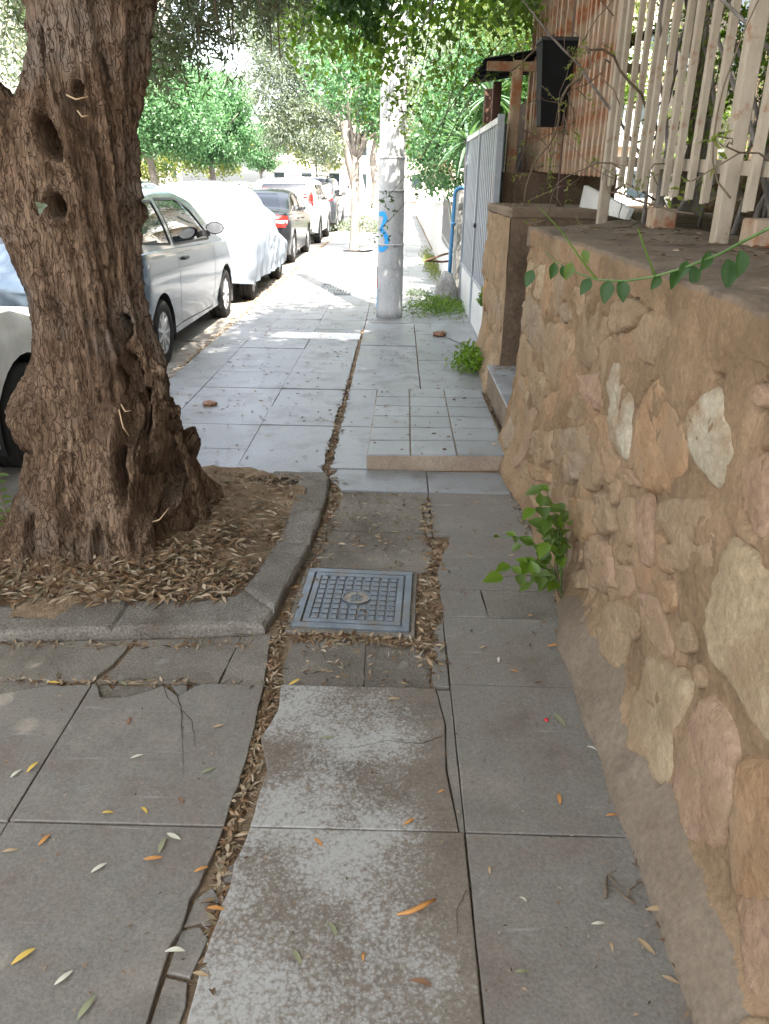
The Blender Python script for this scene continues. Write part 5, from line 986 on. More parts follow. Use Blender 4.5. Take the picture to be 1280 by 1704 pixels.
for k in range(34):
    p = Vector((rr.uniform(.15, .9), rr.uniform(-4.6, -.8), 0)); P = [p.copy()]; d = Vector((rr.uniform(-.4, .4), rr.uniform(-.4, .4), 1)).normalized()
    for i in range(14): d = (d + Vector((rr.uniform(-.35, .35), rr.uniform(-.35, .35), rr.uniform(-.15, .3)))).normalized(); p = p + d * .13; P.append(p.copy())
    m.tube(P, [.013 * (1 - .8 * i / 15) for i in range(15)], 5)
m.build('old_wood', MAT['bark_grey'], cp, True)
sprays(cp, [(rr.uniform(.2, 1.0), rr.uniform(-4.6, -.6), rr.uniform(.2, 2.0)) for _ in range(230)], 'leaf_yellow', .045, .016, 62, n=(4, 10), ln=(.12, .3), name='sparse_foliage')
m = MB()
for k in range(3): m.tube([(.28 + k * .3, -3.6 - k * .4, 0), (.45 + k * .3, -3.1, .35), (.3 + k * .2, -2.5, .9), (.6, -2.2, 1.6), (.5, -1.9, 2.2)], [.035, .03, .028, .02, .01], 8)
m.build('thick_stem', MAT['bark_grey'], cp, True)
# creeper shoots hanging in front of the pole
hc = thing('hanging_creeper', 'thin trailing creeper shoots with small leaflets crossing in front of the pole', 'creeper', (.9, 8.0, 2.6))
for P in ([(.0, 0, 0), (-.35, -.1, -.5), (-.62, -.2, -1.05), (-.98, -.3, -1.42), (-1.2, -.3, -1.62)], [(.0, .1, .1), (-.4, .1, -.38), (-.68, .0, -.86), (-1.0, -.1, -1.22), (-1.25, -.1, -1.34)], [(-.85, -.1, .6), (-.8, -.1, .1), (-.86, -.1, -.35), (-.92, -.1, -.52)], [(-.6, -.1, .7), (-.66, -.1, .2), (-.74, 0, -.3), (-.9, 0, -.55)], [(-.35, .2, .5), (-.4, .2, -.2), (-.55, .1, -.8)]):
    m = MB(); m.tube(P, [.006, .005, .004, .003, .002][:len(P)], 5); m.build('stem', MAT['twig'], hc, True)
    sprays(hc, [tuple(Vector(P[i]).lerp(Vector(P[i + 1]), U(0, 1))) for i in range(len(P) - 1) for _ in range(3)], 'leaf_dark', .04, .02, int(U(1, 999)), n=(2, 5), ln=(.06, .16), name='leaves')
# ------------------------------------------------------------------ cars
def smooth_curve(pts, n, sig):
    x = np.array([p[0] for p in pts], float); z = np.array([p[1] for p in pts], float); X = np.linspace(x[0], x[-1], 400); Z = np.interp(X, x, z)
    k = np.arange(-60, 61) * (x[-1] - x[0]) / 400; w = np.exp(-(k / sig) ** 2 / 2); w /= w.sum(); Zp = np.concatenate([np.full(60, Z[0]), Z, np.full(60, Z[-1])]); return X, np.convolve(Zp, w, 'valid')
class Car:
    """car body along +y (front), origin at the ground under the middle of the rear bumper line"""
    def __init__(s, L, Wd, top, belt, zbot=.19, zsill=.30, tumble=.30, nose=.16, tail=.10, wid_end=.80, sig=.07):
        s.L, s.W = L, Wd / 2; s.tx, s.tz = smooth_curve(top, 400, sig); s.bx, s.bz = smooth_curve(belt, 400, .1); s.zbot = zbot; s.tumble = tumble; s.wid_end = wid_end; s.nose, s.tail = nose, tail
    def half(s, y): # plan half width
        t = min(y, s.L - y); a = .42; e = 1 - (1 - s.wid_end) * (max(0, 1 - t / a)) ** 2.2; return s.W * e
    def ring(s, y, n1_=7, n2_=9, n3_=9):
        zt = float(np.interp(y, s.tx, s.tz)); zb = min(float(np.interp(y, s.bx, s.bz)), zt - .015); w = s.half(y); R = []
        endf = max(0, 1 - min(y, s.L - y) / .28); zbot = s.zbot + .06 * endf
        R.append((0, zbot)); R.append((w * .82, zbot)); R.append((w * .95, zbot + .025))
        for k in range(n1_ + 3):                     # side
            t = (k + .5) / (n1_ + 3); z = zbot + .05 + (zb - zbot - .05) * t; q = w * (1 - .030 * (1 - t) ** 2 * 2 - .05 * max(0, t - .55) ** 2 * 3); q += .006 * math.exp(-((t - .72) / .05) ** 2); R.append((q, z))
        wb = w * (1 - .05 * .45 ** 2 * 3); h = zt - zb; hh = min(1, h / .5); wt = wb - s.tumble * h * .9 - .01
        R.append((wb - .006, zb + .003)); R.append((wb - .028, zb + .010))
        wb2 = wb - .028; z0 = zb + .010; z1 = zt - (.05 + .03 * hh) * min(1, h / .12) 
        z1 = max(z1, z0 + .001); wt = min(wb2 - .005, wt) if h > .05 else wb2 - .02
        for k in range(1, n2_ + 1): t = k / n2_; R.append((wb2 + (wt - wb2) * t + .018 * math.sin(math.pi * t) * hh, z0 + (z1 - z0) * t))
        for k in range(1, n3_ + 1): t = k / n3_ * math.pi / 2; R.append((wt * math.cos(t) ** .75 if k < n3_ else 0, z1 + (zt - z1) * math.sin(t) ** .9))
        return R
    def shell(s):
        ys = sorted(set([round(v, 4) for v in list(np.linspace(.0, .35, 12) ** 1) + list(np.linspace(.35, s.L - .4, 58)) + list(np.linspace(s.L - .4, s.L, 12))]))
        bm = bmesh.new(); rows = []
        for y in ys:
            R = s.ring(y); left = [(-a, z) for a, z in R[::-1][1:-1]]; full = R + left; 
            row = []
            for (x, z) in full:
                yy = y
                rr_ = abs(x) / s.W                                # ends curve round in plan and lean
                if y < .5: yy = y + s.tail * (1 - y / .5) * (rr_ ** 3) + .03 * (1 - y / .5) * max(0, (z - .5))
                if y > s.L - .6: t = (y - s.L + .6) / .6; yy = y - s.nose * t * (rr_ ** 2.5) - .10 * t * max(0, z - .45)
                row.append(bm.verts.new((x, yy, z)))
            rows.append(row)
        n = len(rows[0])
        for a, b in zip(rows[:-1], rows[1:]):
            for i in range(n):
                j = (i + 1) % n
                try: bm.faces.new((a[i], a[j], b[j], b[i]))
                except ValueError: pass
        for r, sg in ((rows[0], -1), (rows[-1], 1)):            # bumpers bulge
            cy = r[0].co.y; zc = .5; inner = [bm.verts.new((v.co.x * .86, v.co.y + sg * .035, zc + (v.co.z - zc) * .86)) for v in r]; inn2 = [bm.verts.new((v.co.x * .5, v.co.y + sg * .05, zc + (v.co.z - zc) * .6)) for v in r]
            for q, w in ((r, inner), (inner, inn2)):
                for i in range(n): bm.faces.new((q[i], q[(i + 1) % n], w[(i + 1) % n], w[i]))
            bm.faces.new(inn2)
        bmesh.ops.recalc_face_normals(bm, faces=bm.faces); return bm
def cut_poly(bm, poly, axis):
    """cut mesh along the edges of a polygon; axis 'x': polygon in (y,z) seen from the side; axis 'y': polygon in (x,z) seen from the end"""
    for i in range(len(poly)):
        a, b = poly[i], poly[(i + 1) % len(poly)]
        d = (b[0] - a[0], b[1] - a[1]); L = math.hypot(*d)
        if L < 1e-5: continue
        nrm = (0, d[1] / L, -d[0] / L) if axis == 'x' else (d[1] / L, 0, -d[0] / L); co = (0, a[0], a[1]) if axis == 'x' else (a[0], 0, a[1])
        lo = (min(a[0], b[0]) - .12, min(a[1], b[1]) - .12); hi = (max(a[0], b[0]) + .12, max(a[1], b[1]) + .12); fs = []
        for f in bm.faces:
            c = f.calc_center_median(); u = c.y if axis == 'x' else c.x
            if lo[0] < u < hi[0] and lo[1] < c.z < hi[1]: fs.append(f)
        es = {e for f in fs for e in f.edges}; vs = {v for f in fs for v in f.verts}
        bmesh.ops.bisect_plane(bm, geom=list(fs) + list(es) + list(vs), dist=1e-5, plane_co=co, plane_no=nrm)
def inpoly(x, y, P):
    r = False; n = len(P)
    for i in range(n):
        a, b = P[i], P[i - 1]
        if (a[1] > y) != (b[1] > y) and x < (b[0] - a[0]) * (y - a[1]) / (b[1] - a[1]) + a[0]: r = not r
    return r
def wheel(par, x, y, R=.30, w=.19, kind='cap', name='wheel'):
    s = 1 if x > 0 else -1; we = bpy.data.objects.new(name, None); COL.objects.link(we); we.parent = par; we.location = (x, y, R); we.empty_display_size = .05
    m = MB(); N = 40; pr = [(R * .63, -w / 2 + .01), (R * .80, -w / 2), (R * .95, -w / 2 + .008), (R, -w / 2 + .03), (R, -.04), (R - .007, -.037), (R - .007, -.028), (R, -.025), (R, .025), (R - .007, .028), (R - .007, .037), (R, .04), (R, w / 2 - .03), (R * .95, w / 2 - .008), (R * .80, w / 2), (R * .63, w / 2 - .01)]
    m.lathe(pr, (0, 0, 0), N, 'x', cap=False); m.build('tyre', MAT['rubber'], we, True)
    m = MB(); m.lathe([(R * .64, -w / 2 + .012), (R * .64, s * w / 2 - s * .012), (R * .60, s * w / 2 - s * .02), (R * .52, s * w / 2 - s * .05), (.05, s * w / 2 - s * .06)] if s > 0 else [(R * .64, w / 2 - .012), (R * .64, -w / 2 + .012), (R * .60, -w / 2 + .02), (R * .52, -w / 2 + .05), (.05, -w / 2 + .06)], (0, 0, 0), 32, 'x', cap=True); m.build('rim', MAT['rim_metal' if kind != 'steel' else 'hubcap'], we, True)
    m = MB(); nsp = 5 if kind == 'alloy' else 9; 
    for k in range(nsp):
        a = 2 * math.pi * k / nsp; c_, s_ = math.cos(a), math.sin(a); h0, h1 = .035, R * .60; ww = .022 if kind == 'alloy' else .013; x0 = s * (w / 2 - .03); x1 = s * (w / 2 - .012)
        V = []
        for (r_, wd) in ((h0, ww * 1.3), (h1, ww)):
            for xx in (x0, x1):
                for sg in (-1, 1): V.append((xx, r_ * c_ - sg * wd * s_, r_ * s_ + sg * wd * c_))
        m.add(V, [(0, 1, 3, 2), (4, 6, 7, 5), (0, 4, 5, 1), (2, 3, 7, 6), (0, 2, 6, 4), (1, 5, 7, 3)])
    m.lathe([(.0, s * (w / 2 - .012)), (.045, s * (w / 2 - .016)), (.055, s * (w / 2 - .03))] if s > 0 else [(.055, s * (w / 2 - .03)), (.045, s * (w / 2 - .016)), (.0, s * (w / 2 - .012))], (0, 0, 0), 16, 'x', cap=False)
    m.build('spokes', MAT['rim_metal' if kind != 'steel' else 'hubcap'], we); return we
def patch(bvh, poly, axis, side, off, mat, name, par, res=.03, thick=True):
    """flat outline laid on the body: poly in (y,z) from the side or (x,z) from the end"""
    lo = (min(p[0] for p in poly), min(p[1] for p in poly)); hi = (max(p[0] for p in poly), max(p[1] for p in poly))
    bm = bmesh.new(); vs = [bm.verts.new((p[0], p[1], 0)) for p in poly]; bm.faces.new(vs)
    k = lo[0] + res
    while k < hi[0]: bmesh.ops.bisect_plane(bm, geom=bm.verts[:] + bm.edges[:] + bm.faces[:], plane_co=(k, 0, 0), plane_no=(1, 0, 0)); k += res
    k = lo[1] + res
    while k < hi[1]: bmesh.ops.bisect_plane(bm, geom=bm.verts[:] + bm.edges[:] + bm.faces[:], plane_co=(0, k, 0), plane_no=(0, 1, 0)); k += res
    bm.verts.ensure_lookup_table(); bm.verts.index_update(); V = []; last = None; bad = set()
    for v in bm.verts:
        if axis == 'x': o = Vector((side * 3, v.co.x, v.co.y)); d = Vector((-side, 0, 0))
        elif axis == 'y': o = Vector((v.co.x, side * 3 + (6 if side > 0 else 0), v.co.y)); d = Vector((0, -side, 0))
        h = bvh.ray_cast(o, d)
        if h[0] is not None and ((axis == 'y' and abs(h[1].y) < .12) or (axis == 'x' and h[0].x * side < .3)): h = (None,)
        if h[0] is None: p = last or Vector((0, 0, 0)); bad.add(v.index)
        else: p = h[0] + (h[1] if h[1].dot(d) < 0 else -h[1]) * off
        last = p; V.append(tuple(p))
    F = [[v.index for v in f.verts] for f in bm.faces if not any(v.index in bad for v in f.verts)]; bm.free()
    return mk(name, V, F, mat, par, True)
def make_car(name, label, cat, car, wx_y, paint, wins, wscreen, rscreen, R=.30, wheelkind='cap', doors=(), handles=(), tail=None, mirrors=None, loc=(0, 0, 0), track=None, group=None, extras=None, rotz=0, interior=True, seams=True):
    t = thing(name, label, cat, loc, rotz, group); bm = car.shell(); trk = track or car.W - .115
    arches = []
    for y in wx_y:
        poly = [(y + (R + .055) * math.cos(a), R + (R + .055) * math.sin(a)) for a in [2 * math.pi * k / 26 for k in range(26)]]; cut_poly(bm, poly, 'x'); arches.append((y, poly))
    for w in wins: cut_poly(bm, w, 'x')
    for w in (wscreen, rscreen):
        if w: cut_poly(bm, w, 'y')
    glassf = {'window': [], 'windscreen': [], 'rear_window': []}; dele = []; bm.normal_update()
    for f in bm.faces:
        c = f.calc_center_median(); n = f.normal
        if abs(n.x) > .35 and abs(c.x) > car.W * .45 and any(inpoly(c.y, c.z, w) for w in wins): glassf['window'].append(f); continue
        if wscreen and c.y > car.L * .5 and n.y > .2 and abs(c.x) < car.W and inpoly(c.x, c.z, wscreen): glassf['windscreen'].append(f); continue
        if rscreen and c.y < car.L * .45 and n.y < -.2 and inpoly(c.x, c.z, rscreen): glassf['rear_window'].append(f); continue
        if abs(c.x) > car.W * .55 and any(math.hypot(c.y - y, c.z - R) < R + .053 for y in wx_y): dele.append(f)
    def sub(fs, nm, mat, par, inset=0):
        idx = {}; V = []; F = []
        for f in fs:
            q = []
            for v in f.verts:
                if v.index not in idx: idx[v.index] = len(V); V.append(tuple(v.co - v.normal * inset))
                q.append(idx[v.index])
            F.append(q)
        return mk(nm, V, F, mat, par, True)
    bm.verts.index_update()
    for k, fs in glassf.items():
        if not fs: continue
        if k == 'window':
            for sd_ in (1, -1):
                for w in wins:
                    ff = [f for f in fs if (f.calc_center_median().x * sd_ > 0) and inpoly(f.calc_center_median().y, f.calc_center_median().z, w)]
                    if ff: sub(ff, 'window', MAT['car_glass'], t, .006)
        else: sub(fs, k, MAT['car_glass'], t, .005)
    bvh_all = BVHTree.FromBMesh(bm)
    # rubber frames round the side glass
    fset = set(glassf['window'] + glassf['windscreen'] + glassf['rear_window'])
    bmesh.ops.delete(bm, geom=list(fset) + dele, context='FACES')
    me = bpy.data.meshes.new('body'); bm.to_mesh(me); bm.free(); body = link('body', me, MAT[paint], t); auto_smooth(body, 38)
    def ribbon(path, side, w, mat, off, nm, closed=True, axis='x'):
        V = []; pts = []; n = len(path)
        for i in range(n if closed else n - 1):
            a, b = Vector(path[i]), Vector(path[(i + 1) % n]); k = max(1, int((b - a).length / .05))
            for q in range(k): pts.append(a.lerp(b, q / k))
        if not closed: pts.append(Vector(path[-1]))
        n = len(pts)
        for i, p in enumerate(pts):
            a, b = pts[i - 1] if (closed or i) else pts[0], pts[(i + 1) % n] if (closed or i < n - 1) else pts[-1]; d = (b - a).normalized() if (b - a).length > 1e-6 else Vector((1, 0)); nn = Vector((-d.y, d.x)) * w / 2
            for s2 in (-1, 1):
                u = p + nn * s2
                o = Vector((side * 3, u.x, u.y)) if axis == 'x' else Vector((u.x, 8 if side > 0 else -3, u.y)); dd = Vector((-side, 0, 0)) if axis == 'x' else Vector((0, -side, 0)); h = bvh_all.ray_cast(o, dd)
                V.append(tuple(h[0] - dd * off) if h[0] is not None else (V[-1] if V else (0, 0, 0)))
        F = [(2 * i, 2 * i + 1, 2 * ((i + 1) % n) + 1, 2 * ((i + 1) % n)) for i in range(n if closed else n - 1)]
        return mk(nm, V, F, mat, t)
    for sd_ in (1, -1):
        for w in wins: ribbon(w, sd_, .022, MAT['black_plastic'], .002, 'window_seal')
        if seams:
            for d in doors: ribbon(d, sd_, .006, MAT['black_plastic'], .0015, 'door_gap', closed=False)
        for (hy, hz) in handles:
            h = bvh_all.ray_cast(Vector((sd_ * 3, hy, hz)), Vector((-sd_, 0, 0)))
            if h[0] is not None: xx = h[0].x; m = MB(); m.box(min(xx, xx + sd_ * .032), max(xx, xx + sd_ * .032), hy - .075, hy + .075, hz - .016, hz + .016, bev=.008); m.build('door_handle', MAT['black_plastic' if paint in ('car_silver', 'car_black', 'car_dark') else paint], t)
        if mirrors:
            my, mz = mirrors; h = bvh_all.ray_cast(Vector((sd_ * 3, my, mz - .05)), Vector((-sd_, 0, 0))); xx = h[0].x if h[0] is not None else sd_ * car.W * .9
            m = MB(); rg = []
            for q in range(9):
                a = math.pi * q / 8; s_ = math.sin(a) ** .5 if 0 < q < 8 else .05; rg.append([(xx + sd_ * (.02 + .20 * q / 8), my + .02 + .055 * s_ * math.cos(b), mz + .055 + .068 * s_ * math.sin(b)) for b in [2 * math.pi * j / 14 for j in range(14)]])
            m.loft(rg if sd_ > 0 else rg[::-1]); mo = m.build('mirror', MAT[paint] if paint != 'car_silver' else MAT['black_plastic'], t, True)
            m = MB(); m.lathe([(.0, 0), (.05, .0)], (0, 0, 0), 4); 
            V = [(xx + sd_ * (.13 + .085 * math.cos(b)), my - .0375, mz + .055 + .052 * math.sin(b)) for b in [2 * math.pi * j / 18 for j in range(18)]]; m = MB(); m.loft([V, [(v[0], v[1] + .01, v[2]) for v in V]]); m.build('mirror_glass', MAT['rim_metal'], mo)
            m = MB(); m.box(min(xx - sd_ * .02, xx + sd_ * .06), max(xx - sd_ * .02, xx + sd_ * .06), my, my + .05, mz - .03, mz + .03); m.build('bracket', MAT['black_plastic'], mo)
        for (y, poly) in arches:                                    # wheel housings
            m = MB(); N = 20; rg = []
            for xx in (sd_ * (car.W - .02), sd_ * (car.W - .34)):
                rg.append([(xx, y + (R + .06) * math.cos(math.pi * (-.12 + 1.24 * k / N)), R + (R + .06) * math.sin(math.pi * (-.12 + 1.24 * k / N))) for k in range(N + 1)])
            V = [p for r in rg for p in r]; m.add(V, [(i, i + 1, N + 2 + i, N + 1 + i) for i in range(N)] + [tuple(range(N + 1, 2 * N + 2))]); m.build('wheel_housing', MAT['black_plastic'], t)
    for y in wx_y:
        for sd_ in (1, -1): wheel(t, sd_ * trk, y, R, .19, wheelkind)
    if interior:
        zb = float(np.interp(car.L * .5, car.bx, car.bz)); m = MB(); m.box(-car.W * .84, car.W * .84, car.L * .16, car.L * .72, .28, .36); m.box(-car.W * .8, car.W * .8, car.L * .66, car.L * .72, .36, zb - .03, bev=.03); m.build('cabin_floor', MAT['interior'], t)
        for sd_ in (1, -1):
            m = MB(); y0 = car.L * .47; m.box(sd_ * .36 - .24, sd_ * .36 + .24, y0, y0 + .5, .36, .56, bev=.05); m.box(sd_ * .36 - .23, sd_ * .36 + .23, y0 - .14, y0 + .02, .5, zb + .20, bev=.05); m.box(sd_ * .36 - .12, sd_ * .36 + .12, y0 - .13, y0 - .05, zb + .22, zb + .38, bev=.03); m.build('front_seat', MAT['seat_fabric'], t)
        m = MB(); m.box(-.58, .58, car.L * .24, car.L * .24 + .5, .36, .55, bev=.05); m.box(-.58, .58, car.L * .22, car.L * .22 + .14, .5, zb + .12, bev=.05); m.build('rear_seat', MAT['seat_fabric'], t)
        m = MB(); cx, cy, cz = -.36, car.L * .645, zb + .02; m.tube([(cx + .18 * math.cos(a), cy + .05 * math.sin(a), cz + .17 * math.sin(a)) for a in [2 * math.pi * k / 20 for k in range(21)]], .014, 6); m.tube([(cx - .17, cy, cz), (cx, cy + .03, cz), (cx + .17, cy, cz)], .014, 5); m.build('steering_wheel', MAT['black_plastic'], t)
    if tail: tail(t, bvh_all, car)
    if extras: extras(t, bvh_all, car)
    # rear bumper strip and plate
    patch(bvh_all, [(-car.W * .8, .33), (car.W * .8, .33), (car.W * .8, .40), (-car.W * .8, .40)], 'y', -1, .008, MAT['black_plastic'], 'bumper_strip', t)
    patch(bvh_all, [(-.26, .50), (.26, .50), (.26, .61), (-.26, .61)], 'y', -1, .012, MAT['plate_white'], 'number_plate', t)
    return t
RD = -.06
def lamps(rects, mat='red_lens', nm='tail_light', side=-1):
    def f(t, b, car):
        for rc in rects:
            ax, poly = rc[0], rc[1]; mm = rc[2] if len(rc) > 2 else mat
            if ax == 'y':
                patch(b, poly, 'y', side, .010, MAT[mm], nm, t); patch(b, [(-p[0], p[1]) for p in poly], 'y', side, .010, MAT[mm], nm, t)
            else:
                for s in (1, -1): patch(b, poly, 'x', s, .008, MAT[mm], nm, t)
    return f
# silver three-door hatchback
KS = 1.10
def ky(P): return [(y * KS, z) for y, z in P]
def hatch(L, H, Wd): return Car(L, Wd, [(0, .80), (.05, .92), (.12, 1.06), (.34, H - .12), (.62, H - .035), (1.1, H), (1.75, H - .01), (2.3, H - .10), (2.75, H - .36), (3.0, H - .50), (3.3, H - .60), (L - .25, .78), (L - .05, .66), (L, .60)], [(0, .98), (.8, .97), (1.8, .93), (2.7, .90), (L, .86)])
car = Car(3.75 * KS, 1.66, ky([(0, .80), (.05, .92), (.12, 1.06), (.34, 1.38), (.62, 1.465), (1.1, 1.50), (1.75, 1.49), (2.3, 1.40), (2.75, 1.14), (3.0, 1.0), (3.3, .90), (3.5, .78), (3.7, .66), (3.75, .60)]), ky([(0, .98), (.8, .97), (1.8, .93), (2.7, .90), (3.75, .86)]))
make_car('silver_hatchback', 'silver three-door hatchback parked behind the old olive trunk', 'car', car, (.74, 3.40), 'car_silver',
         [ky([(.42, 1.06), (1.16, 1.0), (1.02, 1.37), (.80, 1.37), (.55, 1.25)]), ky([(1.26, .995), (2.56, .955), (2.50, 1.02), (2.12, 1.27), (1.75, 1.375), (1.12, 1.385)])],
         [(-.62, .98), (.62, .98), (.50, 1.36), (-.50, 1.36)], [(-.55, 1.06), (.55, 1.06), (.46, 1.36), (-.46, 1.36)], R=.29, wheelkind='steel', doors=(ky([(1.22, 1.0), (1.22, .5), (1.30, .27), (2.45, .25), (2.56, .40), (2.60, .93)]), ky([(1.0, .26), (1.4, .28), (2.4, .24)])), handles=((1.56, .86),),
         mirrors=(2.60, 1.02), loc=(-2.86, 6.20, RD), tail=lamps([('y', [(.60, .80), (.74, .80), (.72, 1.12), (.60, 1.12)])]))
# black saloon
car = Car(4.35, 1.72, [(0, .86), (.05, .97), (.35, 1.02), (.62, 1.05), (1.0, 1.24), (1.45, 1.375), (1.9, 1.40), (2.4, 1.36), (2.9, 1.15), (3.15, 1.0), (3.6, .90), (4.2, .74), (4.35, .62)], [(0, .93), (1.0, .93), (2.6, .88), (4.35, .80)])
make_car('black_saloon', 'black saloon car with red and white rear lights parked beyond the covered car', 'car', car, (.92, 3.5), 'car_black',
         [[(.98, 1.0), (1.42, .985), (1.44, 1.29), (1.30, 1.25)], [(1.50, .98), (2.25, .955), (2.22, 1.29), (1.50, 1.305)], [(2.31, .95), (3.0, .93), (2.70, 1.15), (2.42, 1.25), (2.29, 1.285)]],
         [(-.64, .98), (.64, .98), (.52, 1.30), (-.52, 1.30)], [(-.60, 1.06), (.60, 1.06), (.48, 1.30), (-.48, 1.30)], R=.31, wheelkind='alloy', doors=([(1.46, .98), (1.42, .6), (1.5, .27), (2.2, .25), (2.28, .95)], [(2.3, .25), (2.95, .25), (3.02, .92)]), handles=((1.62, .84), (2.42, .82)), mirrors=(2.78, .99), loc=(-2.93, 15.6, RD),
         tail=lamps([('y', [(.50, .74), (.76, .72), (.79, .92), (.60, .94), (.50, .88)]), ('x', [(.03, .72), (.22, .78), (.26, .88), (.14, .93), (.03, .93)]), ('y', [(.50, .80), (.79, .80), (.79, .85), (.50, .85)], 'clear_lens')]))
def suv(L, H): return Car(L, 1.80, [(0, .95), (.04, 1.1), (.14, 1.32), (.30, H - .08), (.6, H), (1.8, H + .02), (2.4, H - .02), (2.95, H - .26), (3.25, 1.12), (3.9, 1.02), (L - .15, .85), (L, .7)], [(0, 1.03), (2.0, 1.0), (L, .95)], zbot=.27, tumble=.22, sig=.05)
swin = [[(.35, 1.10), (.92, 1.08), (.92, 1.45), (.45, 1.46)], [(1.0, 1.08), (1.78, 1.06), (1.78, 1.46), (1.0, 1.455)], [(1.86, 1.06), (2.92, 1.04), (2.78, 1.2), (2.45, 1.42), (1.86, 1.46)]]
make_car('white_suv', 'white sport utility car with tall red tail lights parked ahead of the black saloon', 'car', suv(4.3, 1.60), (.85, 3.45), 'car_white', swin, [(-.64, 1.1), (.64, 1.1), (.56, 1.48), (-.56, 1.48)], [(-.62, 1.05), (.62, 1.05), (.56, 1.48), (-.56, 1.48)], R=.34, doors=([(.96, 1.06), (1.15, .35), (1.8, .33), (1.82, 1.04)], [(1.84, .34), (2.9, .34), (2.95, 1.0)]), handles=((1.15, .95), (2.0, .94)), mirrors=(2.72, 1.10), loc=(-2.96, 21.2, RD),
         tail=lamps([('y', [(.64, .98), (.76, .96), (.72, 1.30), (.64, 1.36)]), ('x', [(.03, .98), (.14, .98), (.24, 1.38), (.12, 1.38)])]), extras=lambda t, b, c: (patch(b, [(-.5, .78), (-.2, .78), (-.2, .83), (-.5, .83)], 'y', -1, .01, MAT['black_plastic'], 'badge_strip', t)))
def rails(t, b, car):
    for s in (1, -1):
        m = MB(); m.tube([(s * .58, .25, 1.60), (s * .60, .45, 1.70), (s * .60, 2.3, 1.71), (s * .58, 2.55, 1.60)], .02, 6); m.build('roof_rail', MAT['black_plastic'], t)
    m = MB(); m.tube([(-.6, .45, 1.70), (.6, .45, 1.70)], .018, 6); m.tube([(-.6, 2.1, 1.71), (.6, 2.1, 1.71)], .018, 6); m.build('roof_bar', MAT['black_plastic'], t)
make_car('dark_suv', 'dark sport utility car with a roof rack parked farthest along the row', 'car', suv(4.4, 1.66), (.85, 3.5), 'car_dark', swin, [(-.64, 1.1), (.64, 1.1), (.56, 1.48), (-.56, 1.48)], [(-.62, 1.05), (.62, 1.05), (.56, 1.48), (-.56, 1.48)], R=.34, mirrors=(2.72, 1.10), loc=(-2.9, 26.6, RD), tail=lamps([('y', [(.64, 1.0), (.76, .98), (.70, 1.38), (.62, 1.44)]), ('x', [(.03, 1.0), (.14, 1.0), (.24, 1.44), (.12, 1.44)])]), extras=rails)
# cream car at the left edge
car = hatch(3.95, 1.46, 1.70)
make_car('cream_hatchback', 'cream white car at the left edge partly hidden by the old olive trunk', 'car', car, (.72, 3.20), 'car_cream',
         [[(.42, 1.06), (1.16, 1.0), (1.02, 1.33), (.80, 1.33), (.55, 1.22)], [(1.26, .995), (2.56, .955), (2.50, 1.02), (2.12, 1.25), (1.75, 1.335), (1.12, 1.345)]], [(-.62, .98), (.62, .98), (.50, 1.34), (-.50, 1.34)], [(-.55, 1.06), (.55, 1.06), (.46, 1.32), (-.46, 1.32)], R=.30, doors=([(1.22, 1.0), (1.22, .5), (1.30, .27), (2.45, .25), (2.56, .40), (2.60, .93)],), handles=((1.42, .86),), mirrors=(2.36, 1.02), loc=(-2.90, 1.05, RD))
# across the street
for k, (y, pt, lb, fn) in enumerate(((24.5, 'car_dark', 'dark grey hatchback parked across the street behind the covered car', hatch), (36, 'car_blue', 'dark blue hatchback parked across the street below the rounded trees', hatch), (41.5, 'car_white', 'white hatchback parked across the street next to the blue one', hatch), (52, 'car_silver', 'silver hatchback parked across the street under the ball shaped tree', hatch))):
    make_car('parked_hatchback', lb, 'car', hatch(3.85, 1.48, 1.68), (.72, 3.12), pt, [[(.42, 1.06), (1.16, 1.0), (1.02, 1.34), (.80, 1.34), (.55, 1.22)], [(1.26, .995), (2.56, .955), (2.50, 1.02), (2.12, 1.25), (1.75, 1.35), (1.12, 1.36)]], [(-.62, .98), (.62, .98), (.50, 1.34), (-.50, 1.34)], [(-.55, 1.06), (.55, 1.06), (.46, 1.34), (-.46, 1.34)], R=.29, loc=(-8.4, y, RD), tail=lamps([('y', [(.60, .80), (.74, .80), (.72, 1.12), (.60, 1.12)])]), seams=False, interior=(k == 1))
# covered car
cc = thing('covered_car', 'car wrapped in a pale silver cloth cover with creases, only its wheels showing', 'covered car', (-2.80, 10.45, RD))
L = 4.15; ctop = smooth_curve([(0, .80), (.08, 1.02), (.3, 1.22), (.7, 1.44), (1.2, 1.52), (1.9, 1.52), (2.5, 1.40), (3.0, 1.13), (3.6, .98), (4.05, .82), (4.15, .7)], 400, .10)
nyv, nr = 150, 110; V = np.zeros((nyv, nr, 3))
for i in range(nyv):
    y = L * (1 - math.cos(math.pi * i / (nyv - 1))) / 2; zt = float(np.interp(y, *ctop)); e = min(y, L - y); w = .875 * (1 - .40 * max(0, 1 - e / .5) ** 2.4); zlow = .26 + .05 * n1(y * 1.7) + .10 * max(0, 1 - e / .4)
    for j in range(nr):
        t = -1 + 2 * j / (nr - 1); a = abs(t); s = 1 if t > 0 else -1
        if a < .42: u = a / .42; x = w * .76 * math.sin(u * math.pi / 2 * .92); z = zt - .13 * (1 - math.cos(u * math.pi / 2))
        else: u = (a - .42) / .58; z0 = zt - .13; x = w * (.757 + .243 * sstep(0, .5, u) + .015 * math.sin(u * 3)) ; z = z0 + (zlow - z0) * u; x -= w * .05 * max(0, u - .75) * 4 * .5
        V[i, j] = (s * x, y, z)
for i in range(nyv):                                             # gather the ends
    pass
